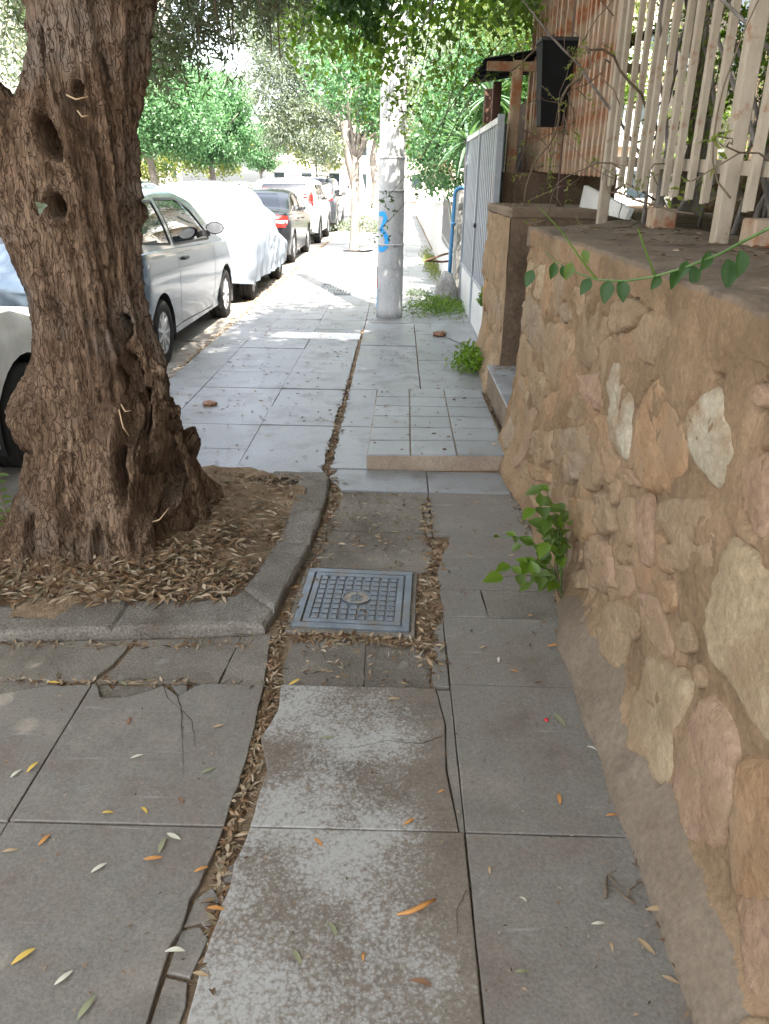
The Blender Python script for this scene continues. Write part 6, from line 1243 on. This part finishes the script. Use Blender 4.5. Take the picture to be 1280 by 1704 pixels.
Pf = V.reshape(-1, 3); y_, z_ = Pf[:, 1], Pf[:, 2]; sx = np.sign(Pf[:, 0]); side = sstep(1.2, .9, z_) * 0 + (1 - sstep(.95, 1.3, z_))
# creases run from the mirror and roof edge down to the hem
fan = np.arctan2(z_ - 1.15, y_ - 2.9); fr = np.hypot(z_ - 1.15, y_ - 2.9)
cre = np.abs(noise3(np.stack([fan * 7.5, fr * 1.2, sx * 3], 1))) ** .7
cre2 = np.abs(noise3(np.stack([y_ * 6 + z_ * 3.2, z_ * 1.6 + 4, sx * 5], 1))) ** .8; vert = noise3(np.stack([y_ * 9, z_ * .8, sx], 1))
hem = 1 - sstep(.26, .75, z_)
d = side * (-.055 * (1 - cre) * np.exp(-((fr - .9) / .75) ** 2) + .034 * cre2) + .022 * hem * vert + .012 * (1 - side) * fbm(Pf * [2.5, 2, 2], 3) + .010 * fbm(Pf * 3.1, 2)
Pf[:, 0] += sx * d * side; Pf[:, 2] += d * (1 - side) - .0 * hem
bul = np.exp(-((y_ - 2.75) / .13) ** 2 - ((z_ - 1.03) / .11) ** 2); Pf[:, 0] += sx * bul * .13
hemz = z_ < .34; Pf[:, 2] -= 0
i = np.arange((nyv - 1) * (nr - 1)); r = i // (nr - 1); c = i % (nr - 1); a = r * nr + c
mk('cover', Pf, np.stack([a, a + 1, a + nr + 1, a + nr], 1), MAT['cloth'], cc, True)
for yy, k0, sg in ((0, 0, -1), (L, nyv - 1, 1)):
    row = [tuple(Pf[k0 * nr + j]) for j in range(nr)]; rows = [row]; 
    for q in (.8, .5, .2, .02): rows.append([(p[0] * q, p[1] + sg * .07 * (1 - q), .3 + (p[2] - .3) * (q if q > .5 else q)) for p in row])
    F = [(k * nr + j, k * nr + j + 1, (k + 1) * nr + j + 1, (k + 1) * nr + j) for k in range(4) for j in range(nr - 1)]; Vv = []
    for k, rw_ in enumerate(rows):
        for p in rw_: Vv.append((p[0], p[1] + .012 * n1(p[0] * 6, p[2] * 2), p[2]))
    mk('cover_end', Vv, F, MAT['cloth'], cc, True)
for yy in (.72, 3.28):
    for s in (1, -1): wheel(cc, s * .715, yy, .30, .19, 'cap')
m = MB(); m.box(-.6, .6, .2, 3.9, .2, .42); m.build('underbody', MAT['black_plastic'], cc)
# scooter parked beyond
sc_ = thing('dark_scooter', 'dark scooter with raised mirrors parked beyond the dark sport utility car', 'scooter', (-1.62, 31.5, 0))
m = MB(); m.tube([(0, -.55, .75), (0, -.1, .68), (0, .0, .35), (0, .45, .32), (0, .62, .95), (0, .58, 1.05)], [.14, .15, .1, .09, .07, .05], 10); m.build('body', MAT['car_dark'], sc_, True)
for y in (-.5, .72): m = MB(); m.lathe([(.12, -.045), (.25, -.045), (.27, 0), (.25, .045), (.12, .045)], (0, y, .27), 24, 'x', cap=True); m.build('wheel', MAT['rubber'], sc_, True)
for s in (1, -1): m = MB(); m.tube([(0, .58, 1.05), (s * .3, .5, 1.08)], .015, 6); m.tube([(s * .25, .52, 1.08), (s * .32, .55, 1.28)], .008, 5); m.box(s * .33 - .05, s * .33 + .05, .54, .56, 1.25, 1.35, bev=.005); m.build('mirror', MAT['black_plastic'], sc_)
# ------------------------------------------------------------------ litter, weeds, twigs, sprig
def flat_leaves(name, P, L, Wd, mat, seed, parent=None, lift=.25):
    rs = np.random.RandomState(seed); n = len(P); a = rs.uniform(0, 6.283, n); D = np.stack([np.cos(a), np.sin(a), rs.normal(size=n) * lift * .35], 1); return leafmesh(name, P, D, L, Wd, MAT[mat], parent, fold=.16, droop=.03, flat=True, seed=seed)
rs = np.random.RandomState(5)
def in_poly_pts(poly, n, zf):
    P = []; lo = np.min(poly, 0); hi = np.max(poly, 0)
    while len(P) < n:
        x, y = rs.uniform(lo[0], hi[0]), rs.uniform(lo[1], hi[1])
        if inpoly(x, y, poly): P.append((x, y, zf(x, y)))
    return np.array(P)
def sz(x, y): d = math.hypot(x + 1.22, y - 3.12); return .012 + .10 * math.exp(-(d / .5) ** 2) + .012
pit = in_poly_pts([(-1.83, 2.44), (-.98, 2.50), (-.62, 2.56), (-.57, 2.67), (-.50, 3.1), (-.49, 3.9), (-1.0, 3.95), (-1.83, 3.9)], 15000, lambda x, y: sz(x, y) + rs.uniform(0, .022))
keep = []
for p in pit:
    d = math.hypot((p[0] + 1.25) / .48, (p[1] - 3.14) / .46); dens = .92 if p[1] < 2.85 else (.12 + .45 * (n1(p[0] * 3.3, p[1] * 3.1) > .05))
    if d < .9: continue
    if p[1] > 2.95 and p[0] > -.86: dens = .12 + .5 * (n1(p[0] * 4.4 + 3, p[1] * 4.2) > .12)
    keep.append(rs.uniform() < dens)
pit = np.array([p for p in pit if math.hypot((p[0] + 1.25) / .48, (p[1] - 3.14) / .46) >= .9]); pit = pit[np.array(keep)]
fl = flat_leaves('pit_leaf_litter', pit, .058, .011, 'litter', 3); meta(fl, kind='stuff')
P = []
for k in range(1000):                                        # leaves caught on the roots
    a = rs.uniform(3.3, 6.1); r = rs.uniform(.40, .52); P.append((-1.23 + r * math.cos(a), 3.12 + r * math.sin(a), rs.uniform(.03, .14)))
meta(flat_leaves('root_leaf_litter', np.array(P), .05, .010, 'litter', 4, lift=.9), kind='stuff')
def strip(pts, wd, n, z0, z1, name, L=.05, Wd=.011, mat='litter', seed=1):
    P = []; seg = [(pts[i], pts[i + 1]) for i in range(len(pts) - 1)]; ln = np.array([math.dist(a[:2], b[:2]) for a, b in seg]); pr = ln / ln.sum()
    for k in range(n):
        a, b = seg[rs.choice(len(seg), p=pr)]; t = rs.uniform(); w = (a[2] + (b[2] - a[2]) * t) * wd; P.append((a[0] + (b[0] - a[0]) * t + rs.normal() * w, a[1] + (b[1] - a[1]) * t + rs.normal() * w * .3, rs.uniform(z0, z1)))
    return meta(flat_leaves(name, np.array(P), L, Wd, mat, seed, lift=.5), kind='stuff')
strip([(-.345, 1.05, .2), (-.36, 1.2, .35), (-.385, 1.35, .6), (-.383, 1.5, 1.1), (-.37, 1.68, 1.2), (-.385, 1.8, 1.0), (-.37, 1.95, 1.0), (-.375, 2.07, .8), (-.39, 2.3, .7), (-.40, 2.45, .8)], .0075, 900, -.014, .002, 'crack_leaf_litter', .040, .0085, seed=6)
strip([(-.39, 2.42, 1.1), (-.355, 2.6, 1.6), (-.33, 2.9, 1.0), (-.31, 3.2, .8), (-.30, 3.6, .8), (-.30, 3.85, 1.3), (-.35, 4.1, 1.2), (-.375, 4.5, 1.3), (-.37, 5.0, 1.5), (-.372, 5.6, 1.0), (-.37, 6.4, .5)], .011, 1000, -.014, .006, 'joint_leaf_litter', .048, .011, seed=7)
strip([(.165, 2.15, .8), (.15, 2.4, 1.2), (.15, 2.65, 2.0), (.165, 2.9, 1.6), (.21, 3.1, 1.4), (.17, 3.25, .8), (.178, 3.7, .5)], .016, 800, -.014, .006, 'hole_leaf_litter', .046, .010, seed=8)
strip([(-.30, 2.50, 1), (.02, 2.55, 1)], .09, 34, .014, .018, 'cover_leaf_bits', .026, .006, seed=27)
strip([(-.34, 2.37, .8), (.0, 2.36, 1.1), (.12, 2.33, 1.3)], .02, 330, -.01, .01, 'cover_edge_litter', .046, .010, seed=9)
strip([(-1.8, 2.26, 1), (-1.0, 2.28, 1), (-.5, 2.31, .8)], .008, 260, -.01, .006, 'border_leaf_litter', .04, .009, seed=10)
strip([(-1.8, 2.076, 1), (-.4, 2.076, 1)], .006, 240, -.01, .004, 'joint_leaf_litter', .036, .008, seed=11)
strip([(-1.85, 4.0, 1), (-1.86, 7, 1.2), (-1.85, 9.5, 1.5), (-1.86, 15, 1.6), (-1.87, 24, 1.6)], .03, 3600, -.045, -.015, 'gutter_leaf_litter', .055, .013, 'litter_far', seed=12)
strip([(-1.95, 10.5, 2), (-2.0, 13, 3), (-2.0, 16, 2)], .05, 900, -.044, -.03, 'gutter_leaf_litter', .055, .014, 'litter_far', seed=13)
strip([(.63, 1.0, 1), (.62, 1.5, 1), (.625, 2.1, 1.2), (.66, 2.6, 2.5), (.64, 3.2, 1.3), (.62, 4.1, 1.3)], .010, 420, .004, .012, 'wall_foot_litter', .026, .007, seed=24)
strip([(.655, .95, 1), (.66, 1.6, 1), (.67, 2.3, 1)], .016, 150, .05, .10, 'skirt_leaf_bits', .016, .004, seed=28) if False else None
for (fx, fy, fa, lb) in ((.575, 1.315, .9, 'thin dry twig lying along the wall foot beside the forked twig'), (.545, 1.30, 2.4, 'short dry twig leaning over the forked twig'), (.61, 1.36, 2.0, 'dry twig with a torn end closest to the plaster foot')):
    m = MB(); m.tube([(-.035, 0, .003), (-.01, .004, .007), (.015, -.003, .006), (.035, .003, .004)], [.0028, .0026, .002, .001], 5); o = m.build('dry_twig', MAT['twig'], None, True, (fx, fy, .004)); o.rotation_euler = (0, 0, fa); meta(o, lb, 'twig', 'dry twigs at the wall foot')
strip([(.71, 4.3, 1), (.70, 5.8, 1)], .012, 260, .003, .010, 'step_foot_litter', .036, .009, seed=25)
P = []
for k in range(560): P.append((rs.uniform(-.33, .14), rs.uniform(2.08, 3.78), .002))
P = np.array([p for p in P if not (-.37 < p[0] < .12 and 2.37 < p[1] < 2.92)]); meta(flat_leaves('patch_leaf_litter', P, .036, .008, 'litter', 14), kind='stuff')
P = []
for k in range(900):
    x, y = rs.uniform(-1.8, .8), rs.uniform(4.1, 11); 
    if -.17 < x < .68 and 4.1 < y < 6: z = .09 - .072 * (y - 4.14) / 1.83
    else: z = .006
    P.append((x, y, z))
meta(flat_leaves('pavement_leaf_litter', np.array(P), .042, .011, 'litter', 15), kind='stuff')
P = np.stack([rs.uniform(-1.1, .6, 330), rs.uniform(.9, 2.05, 330), np.full(330, .007)], 1); meta(flat_leaves('pavement_leaf_bits', P, .013, .004, 'litter', 16), kind='stuff')
P = np.stack([rs.uniform(.22, .62, 60), rs.uniform(2.1, 4.1, 60), np.full(60, .007)], 1); meta(flat_leaves('pavement_leaf_bits', P, .030, .008, 'litter', 17), kind='stuff')
P = []
for k in range(330): u = rs.uniform() ** .8; P.append((.78 + rs.uniform(0, .6), 1.9 + u * 2.4, 1.27 + .1 * 0 + .01))
P = np.array(P); P[:, 2] = 1.296 + .025 * (P[:, 0] - .716); P = P[(P[:, 0] > .95) | (rs.uniform(size=len(P)) < .22)]; meta(flat_leaves('coping_leaf_litter', P, .05, .010, 'litter', 18), kind='stuff')
P = np.stack([rs.uniform(.78, 1.1, 130), rs.uniform(5.95, 7.3, 130), np.full(130, 1.352)], 1); meta(flat_leaves('cap_leaf_litter', P, .03, .01, 'litter', 19), kind='stuff')
P = np.stack([rs.uniform(.74, 1.2, 160), 5.88 - np.abs(rs.normal(size=160)) * .12, np.full(160, .228)], 1); meta(flat_leaves('step_leaf_litter', P, .04, .01, 'litter', 20), kind='stuff')
# larger leaves that can be counted, where the photograph has them
GL = [(.521, 1.93, 'dry_olive', .062, 2.0, 'long grey green curled leaf lying near the wall beside the red petal'), (.459, 1.599, 'dry_orange', .04, 1.5, 'orange leaf alone on the right hand slab'), (.585, 1.544, 'dry_orange', .032, .1, 'small orange leaf on the foot of the plaster skirt'), (.564, 1.171, 'dry_tan', .045, 2.2, 'curled tan leaf nearest the wall foot at lower right'),
      (.474, 1.224, 'dry_pale', .03, .1, 'short pale leaf on the lower right slab'), (.489, 1.169, 'dry_tan', .024, 1.6, 'tiny tan leaf below the short pale leaf'), (.289, 1.105, 'dry_olive', .03, .0, 'small olive leaf at the bottom right of the lichened strip'), (.592, 1.097, 'dry_tan', .035, -.5, 'thin tan leaf at the very bottom right'),
      (.608, 1.251, 'dry_tan', .05, .1, 'tan leaf pair below the forked twig'), (.592, 1.802, 'dry_pale', .03, -.6, 'pale leaf scrap on the plaster skirt'), (.376, 2.245, 'dry_pale', .034, 1.4, 'pale leaf on the right slab nearest the inspection cover'), (-.163, 1.43, 'dry_orange', .035, 2.3, 'orange leaf on the lichened strip above the big brown pod'),
      (.06, 1.505, 'dry_orange', .036, .7, 'orange leaf crossing the joint of the lichened strip'), (-.52, 1.436, 'dry_pale', .045, -.5, 'pale silvery leaf right of the leaf cluster on the left slab'), (-.709, 1.509, 'dry_yellow', .03, .1, 'yellow brown leaf under the pale leaf on the left slab'), (-.832, 1.416, 'dry_orange', .04, 1.2, 'orange leaf standing alone left of the leaf cluster'),
      (-.435, 1.128, 'dry_pale', .042, .0, 'white elliptical leaf near the bottom beside the crack'), (-.745, 1.107, 'dry_yellow', .05, .8, 'bright orange yellow leaf at the lower left'), (-.575, 1.004, 'dry_olive', .05, 1.2, 'green brown pod at the bottom edge'), (-.541, 1.407, 'dry_olive', .045, 1.5, 'olive leaf upright in the leaf cluster on the left slab'),
      (-.552, 1.367, 'dry_orange', .045, .1, 'orange leaf at the base of the cluster on the left slab'), (-.67, 1.337, 'dry_pale', .04, .8, 'pale leaf below the cluster on the left slab'), (-.43, 1.34, 'dry_orange', .035, .5, 'rusty leaf near the crack beside the broken pieces'), (-.536, 1.557, 'dry_brown', .03, 2.2, 'small brown leaf with a stalk in the middle of the left slab'),
      (-.619, 1.52, 'dry_yellow', .03, 2.4, 'little yellow leaf above the pale leaf of the left slab'), (-.97, 1.665, 'dry_yellow', .042, 1.2, 'yellow leaf lying on the left slab joint'), (-1.004, 1.64, 'dry_pale', .036, 1.1, 'pale olive leaf beside the left slab joint'), (-.772, 1.873, 'dry_brown', .035, 1.6, 'brown upright leaf below the cracked slab corner'),
      (-1.072, 2.054, 'dry_yellow', .04, -.1, 'yellow leaf at the strip joint at far left'), (-.851, 2.057, 'dry_olive', .036, -.5, 'grey green leaf at the slab corner by the strip'), (-.304, 2.086, 'dry_yellow', .045, .8, 'yellow green leaf at the head of the lichened strip'), (-.174, 1.82, 'dry_olive', .045, .0, 'olive leaf across the upper lichened strip'),
      (.079, 1.073, 'dry_brown', .045, -.3, 'dark brown leaf at the bottom of the lichened strip'), (-.039, 1.129, 'dry_orange', .022, 1.5, 'short rusty leaf right of the grey twig'), (-.11, 1.191, 'dry_olive', .04, -1.0, 'grey curled leaf on the lichen'), (-.177, 1.125, 'dry_olive', .04, -1.0, 'grey leaf nearer the bottom on the lichen'),
      (.25, 1.362, 'dry_tan', .025, 1.5, 'tan leaf at the joint right of the strip'), (.317, 1.281, 'dry_pale', .02, -.7, 'white leaf scrap on the lower right slab'), (.149, 1.614, 'dry_orange', .024, .5, 'small orange leaf at the right edge of the strip'), (.018, 2.013, 'dry_tan', .04, .1, 'tan leaf at the top of the lichened strip'),
      (-.644, 1.064, 'dry_pale', .04, .9, 'pale leaf between the bright orange leaf and the crack'), (-.488, 1.671, 'dry_olive', .04, .6, 'slim grey leaf on the left slab near the crack'), (-.372, 1.235, 'dry_orange', .04, -.1, 'rusty leaf on the broken pieces in the crack'), (-.369, 1.079, 'dry_tan', .035, -.2, 'tan leaf in the crack near the bottom'),
      (-.46, 1.11, 'dry_pale', .0, 0, None), (-.90, 1.38, 'dry_tan', .035, .2, 'tan leaf at the left edge of the near left slab'), (-.70, 1.72, 'dry_pale', .035, .5, 'thin pale leaf in the middle of the cracked slab'), (-.50, 1.86, 'dry_tan', .035, .4, 'tan leaf in the upper right of the cracked slab'), (.33, 2.32, 'dry_tan', .03, .6, 'tan leaf on the slab right of the deep hole'),
      (.42, 2.18, 'dry_orange', .03, -.3, 'orange leaf on the slab near the wall foot plant'), (.58, 2.34, 'dry_orange', .045, .2, 'orange leaf under the wall foot plant'), (-.28, 2.48, 'dry_pale', .0, 0, None)]
for x, y, mt, L, a, lb in GL:
    if not lb: continue
    V = []; n = 7; bend = U(-.07, .07)
    for i in range(n):
        t = i / (n - 1); w = L * .14 * math.sin(math.pi * min(.97, t * .94 + .03)) ** .75; cx = L * (t - .5); cy = bend * L * math.sin(t * 3.14); h = .003 + .003 * math.sin(t * 3.14) + (.003 * t if L > .04 else 0)
        V += [(cx, cy + w, h + .12 * w), (cx, cy, h), (cx, cy - w, h + .12 * w)]
    F = []
    for i in range(n - 1): F += [(3 * i, 3 * i + 1, 3 * i + 4, 3 * i + 3), (3 * i + 1, 3 * i + 2, 3 * i + 5, 3 * i + 4)]
    o = mk('fallen_leaf', V, F, MAT[mt], None, True, (x, y, .003 if x < .6 else .02)); o.rotation_euler = (0, 0, a); meta(o, lb, 'leaf', 'fallen leaves on the near pavement')
m = MB(); P = [(-.045, -.018, .004), (-.015, -.014, .009), (.015, .002, .011), (.042, .022, .008)]; m.tube(P, [.002, .0055, .006, .003], 7); o = m.build('seed_pod', MAT['dry_orange'], None, True, (.075, 1.247, .006)); meta(o, 'large brown curved seed pod lying on the lichened strip', 'pod')
m = MB(); m.tube([(0, 0, .004), (.008, .03, .008), (.02, .06, .006)], [.0045, .004, .002], 6); m.tube([(.02, .06, .006), (.045, .075, .008)], [.002, .001], 5); m.tube([(.02, .06, .006), (.04, .02, .012)], [.003, .001], 5); o = m.build('forked_twig', MAT['twig'], None, True, (.505, 1.29, .004)); meta(o, 'forked dry twig lying on the right slab near the wall', 'twig')
m = MB(); m.lathe([(.0, 0), (.006, .002), (.007, .006), (.0, .009)], (0, 0, 0), 8); meta(m.build('red_petal', MAT['petal_red'], None, True, (.482, 1.925, .003)), 'tiny red petal on the right slab beside the grey green leaf', 'petal')
for k, (x, y, z, s, lb) in enumerate(((-1.33, 5.42, .0, .055, 'brown clod of leaves on the pavement right of the old olive trunk'), (.46, 8.35, .01, .07, 'brown clod of dry leaves on the pavement near the white gate'))):
    bm = bmesh.new(); bmesh.ops.create_icosphere(bm, subdivisions=3, radius=s)
    for v in bm.verts: q = 1 + .4 * n1(v.co.x * 40 + k, v.co.y * 40 + v.co.z * 30); v.co *= q; v.co.z *= .4
    me = bpy.data.meshes.new('leaf_clod'); bm.to_mesh(me); bm.free(); meta(link('leaf_clod', me, MAT['dry_brown'], None, False, (x, y, z + .01)), lb, 'clod')
# dry leaves and sticks caught in the trunk's hollows
for k, (x, y, z, dx, dz, L, lb) in enumerate(((-1.10, 2.86, 1.745, .075, -.005, 1, 'pale curved dry stalk stuck across the upper trunk hollow'), (-1.03, 2.80, .70, .03, -.10, 1, 'pale dry leaf stalk hanging in the long fissure of the trunk'), (-1.02, 2.80, .72, .04, -.02, 1, 'short pale dry leaf wedged at the top of the long fissure'), (-.93, 2.74, .27, .07, .06, 1, 'pale stick leaning in the big low hollow of the trunk'), (-1.07, 2.86, 1.70, .04, -.015, 1, 'thin pale twig stuck in the upper trunk below the curved stalk'))):
    m = MB(); m.tube([(0, 0, 0), (dx * .5, -.02, dz * .5 - .012), (dx, -.01, dz)], [.003, .003, .0015], 5); meta(m.build('dry_stalk', MAT['dry_tan'], None, True, (x, y, z)), lb, 'twig')
# sprig of jasmine in front of the wall
def leaf_heart(L, Wd, mat, par, loc, d, up=Vector((0, -.5, 1)), name='leaf'):
    d = Vector(d).normalized(); s = d.cross(up).normalized(); n = s.cross(d).normalized(); V = []; prof = [0, .55, .9, 1, .93, .72, .42, .12]
    for i, w in enumerate(prof):
        t = i / 7; p = d * L * t - n * L * .12 * t * t; ww = w * Wd / 2; V += [tuple(p + s * ww + n * ww * .5), tuple(p), tuple(p - s * ww + n * ww * .5)]
    F = []
    for i in range(7): F += [(3 * i, 3 * i + 1, 3 * i + 4, 3 * i + 3), (3 * i + 1, 3 * i + 2, 3 * i + 5, 3 * i + 4)]
    return mk(name, V, F, MAT[mat], par, True, loc)
sp = thing('green_creeper_sprig', 'green leafy creeper sprig arching across the front of the stone wall top', 'creeper', (.9, 1.7, 1.44)); o0 = Vector((.9, 1.7, 1.44))
SP = [(1.18, 1.9, 1.62), (1.0, 1.78, 1.53), (.86, 1.72, 1.455), (.791, 1.75, 1.43), (.765, 1.85, 1.386), (.748, 1.9, 1.36), (.706, 2.0, 1.319), (.651, 2.05, 1.291), (.591, 2.1, 1.273), (.538, 2.2, 1.265), (.491, 2.3, 1.278), (.456, 2.35, 1.297), (.428, 2.4, 1.321)]
m = MB(); m.tube([Vector(p) - o0 for p in SP], [.0045, .004, .004, .004, .0038, .0036, .0034, .003, .0028, .0025, .002, .0016, .001], 7); m.build('stem', MAT['stem_green'], sp, True)
for P in ([(.541, 2.2, 1.267), (.502, 2.25, 1.315), (.455, 2.3, 1.381), (.386, 2.35, 1.449)], [(.651, 2.05, 1.294), (.628, 2.1, 1.359), (.607, 2.1, 1.402)]):
    m = MB(); m.tube([Vector(p) - o0 for p in P], [.003, .0028, .002, .001][:len(P)], 5); m.build('side_shoot', MAT['leaf_lime'], sp, True)
for (x, y, z), dx, L in (((.77, 1.85, 1.374), .1, .062), ((.765, 1.9, 1.35), .2, .07), ((.74, 1.95, 1.362), -.5, .05), ((.722, 2.0, 1.325), .3, .055), ((.709, 2.0, 1.335), -.5, .045), ((.692, 2.03, 1.315), -.1, .052), ((.664, 2.05, 1.295), -.7, .042), ((.587, 2.1, 1.275), .1, .055), ((.582, 2.12, 1.275), .6, .045), ((.565, 2.15, 1.27), -.3, .062), ((.525, 2.2, 1.268), -.7, .05), ((.520, 2.3, 1.335), .5, .04), ((.49, 2.3, 1.30), -.4, .05), ((.452, 2.35, 1.295), -.2, .048), ((.400, 2.4, 1.268), -.5, .052), ((.47, 2.32, 1.29), .4, .04)):
    leaf_heart(L, L * .62, 'leaf_dark' if rnd.random() < .8 else 'leaf_green', sp, tuple(Vector((x, y, z)) - o0), (dx * .6, -.25, -1 + abs(dx) * .4), Vector((U(-.5, .5), -1, U(.1, .5))))
m = MB(); m.tube([Vector((.428, 2.4, 1.29)) - o0, Vector((.400, 2.4, 1.268)) - o0], .0012, 4); m.build('stalk', MAT['twig'], sp)
# plant growing from the foot of the wall
wp = thing('wall_foot_plant', 'bright green leafy plant growing out of the foot of the stone wall', 'plant', (.655, 2.62, .04)); rr = random.Random(9)
for k in range(14):
    a = rr.uniform(2.2, 4.4); sp_ = rr.uniform(.2, 1); P = [Vector((0, rr.uniform(-.05, .12), 0))]; h = rr.uniform(.16, .42); r_ = rr.uniform(.05, .27) * (1.2 if h < .26 else .8)
    for i in range(1, 6): t = i / 5; P.append(Vector((-abs(math.cos(a)) * r_ * t ** 1.3 + rr.uniform(-.01, .01), P[0].y + math.sin(a) * r_ * t, h * math.sin(t * 1.7) / 1.0)))
    m = MB(); m.tube(P, [.0028 - .0003 * i for i in range(6)], 5); m.build('stem', MAT['stem_green' if k % 3 else 'twig'], wp, True)
    for q in range(2, 6):
        for s in ((-1, 1) if q < 5 else (0,)):
            d = (P[q] - P[q - 1]).normalized(); v = d * .5 + Vector((rr.uniform(-.8, .3), s * .8 - .2, rr.uniform(-.5, .3))); L = rr.uniform(.045, .082) * (.55 if k > 9 else 1); leaf_heart(L, L * .66, rr.choice(['leaf_green', 'leaf_lime', 'leaf_green']), wp, tuple(P[q]), v, Vector((rr.uniform(-.4, .2), -.6, 1)))
def weed(name, label, x0, x1, y0, y1, z, n, L, Wd, mat, seed, h=.12, cat='weeds'):
    t = thing(name, label, cat, ((x0 + x1) / 2, (y0 + y1) / 2, z)); r = np.random.RandomState(seed); P = np.stack([r.normal(size=n) * (x1 - x0) / 4, r.normal(size=n) * (y1 - y0) / 4, r.uniform(0, h, n)], 1); P[:, 2] *= np.exp(-((P[:, 0] / ((x1 - x0) / 2)) ** 2)); D = r.normal(size=(n, 3)); D[:, 2] = np.abs(D[:, 2]); leafmesh('foliage', P, D, L, Wd, MAT[mat], t, seed=seed)
    m = MB()
    for k in range(26): p = P[k * 3]; m.tube([(p[0] * .6, p[1] * .6, 0), (p[0], p[1], p[2] + .01)], [.003, .0015], 4)
    m.build('stem', MAT['stem_green'], t); return t
weed('pavement_weeds', 'low mat of grey green weeds spreading between the pole and the blue pipe', .15, .95, 9.4, 10.6, .02, 1700, .042, .018, 'leaf_green', 71, .14)
weed('pavement_weeds', 'small patch of weeds lying on the bright pavement beyond the weed mat', .10, .5, 11.2, 11.9, .01, 380, .045, .016, 'leaf_olive_far', 72, .05)
weed('wall_weeds', 'tuft of light green weeds at the flared foot of the square pier', .52, .80, 6.45, 7.15, .0, 760, .045, .02, 'leaf_lime', 73, .18)
weed('wall_weeds', 'little fern like weed growing from the joint beside the gate panel', .76, .84, 7.36, 7.46, .45, 160, .05, .02, 'leaf_lime', 74, .16)
weed('hedge_undergrowth', 'low dusty undergrowth around the trunk of the leaning olive tree', -2.0, -.4, 25.8, 27.8, .0, 1500, .10, .05, 'leaf_olive_far', 75, .5)
weed('far_verge_weeds', 'dry weeds along the foot of the white garden walls', .5, .8, 13, 19, .0, 900, .06, .02, 'leaf_yellow', 76, .08)
sd2 = thing('olive_seedling', 'small upright olive seedling at the left edge beside the old trunk', 'seedling', (-1.62, 2.95, .05)); P = [Vector((0, 0, 0)), Vector((.01, 0, .12)), Vector((.0, 0, .24)), Vector((-.02, 0, .33))]
m = MB(); m.tube(P, [.004, .0035, .003, .002], 6); m.build('stem', MAT['twig'], sd2, True)
for i in range(9):
    for s in (-1, 1): z = .06 + .032 * i; leaf_heart(.05, .02, 'leaf_green', sd2, (.0, 0, z), (s, U(-.6, .2), U(.1, .6)))
iv = thing('ivy_seedling', 'tiny ivy shoot growing in the middle hollow of the old trunk', 'seedling', (-1.225, 2.86, 1.40))
for a in (.3, 2.4, 4.3): leaf_heart(.026, .02, 'leaf_olive', iv, (0, -.02, 0), (math.cos(a), -.5, math.sin(a)), Vector((0, -1, .4)))
print('tris', sum(len(o.data.polygons) for o in SC.objects if o.type == 'MESH'))
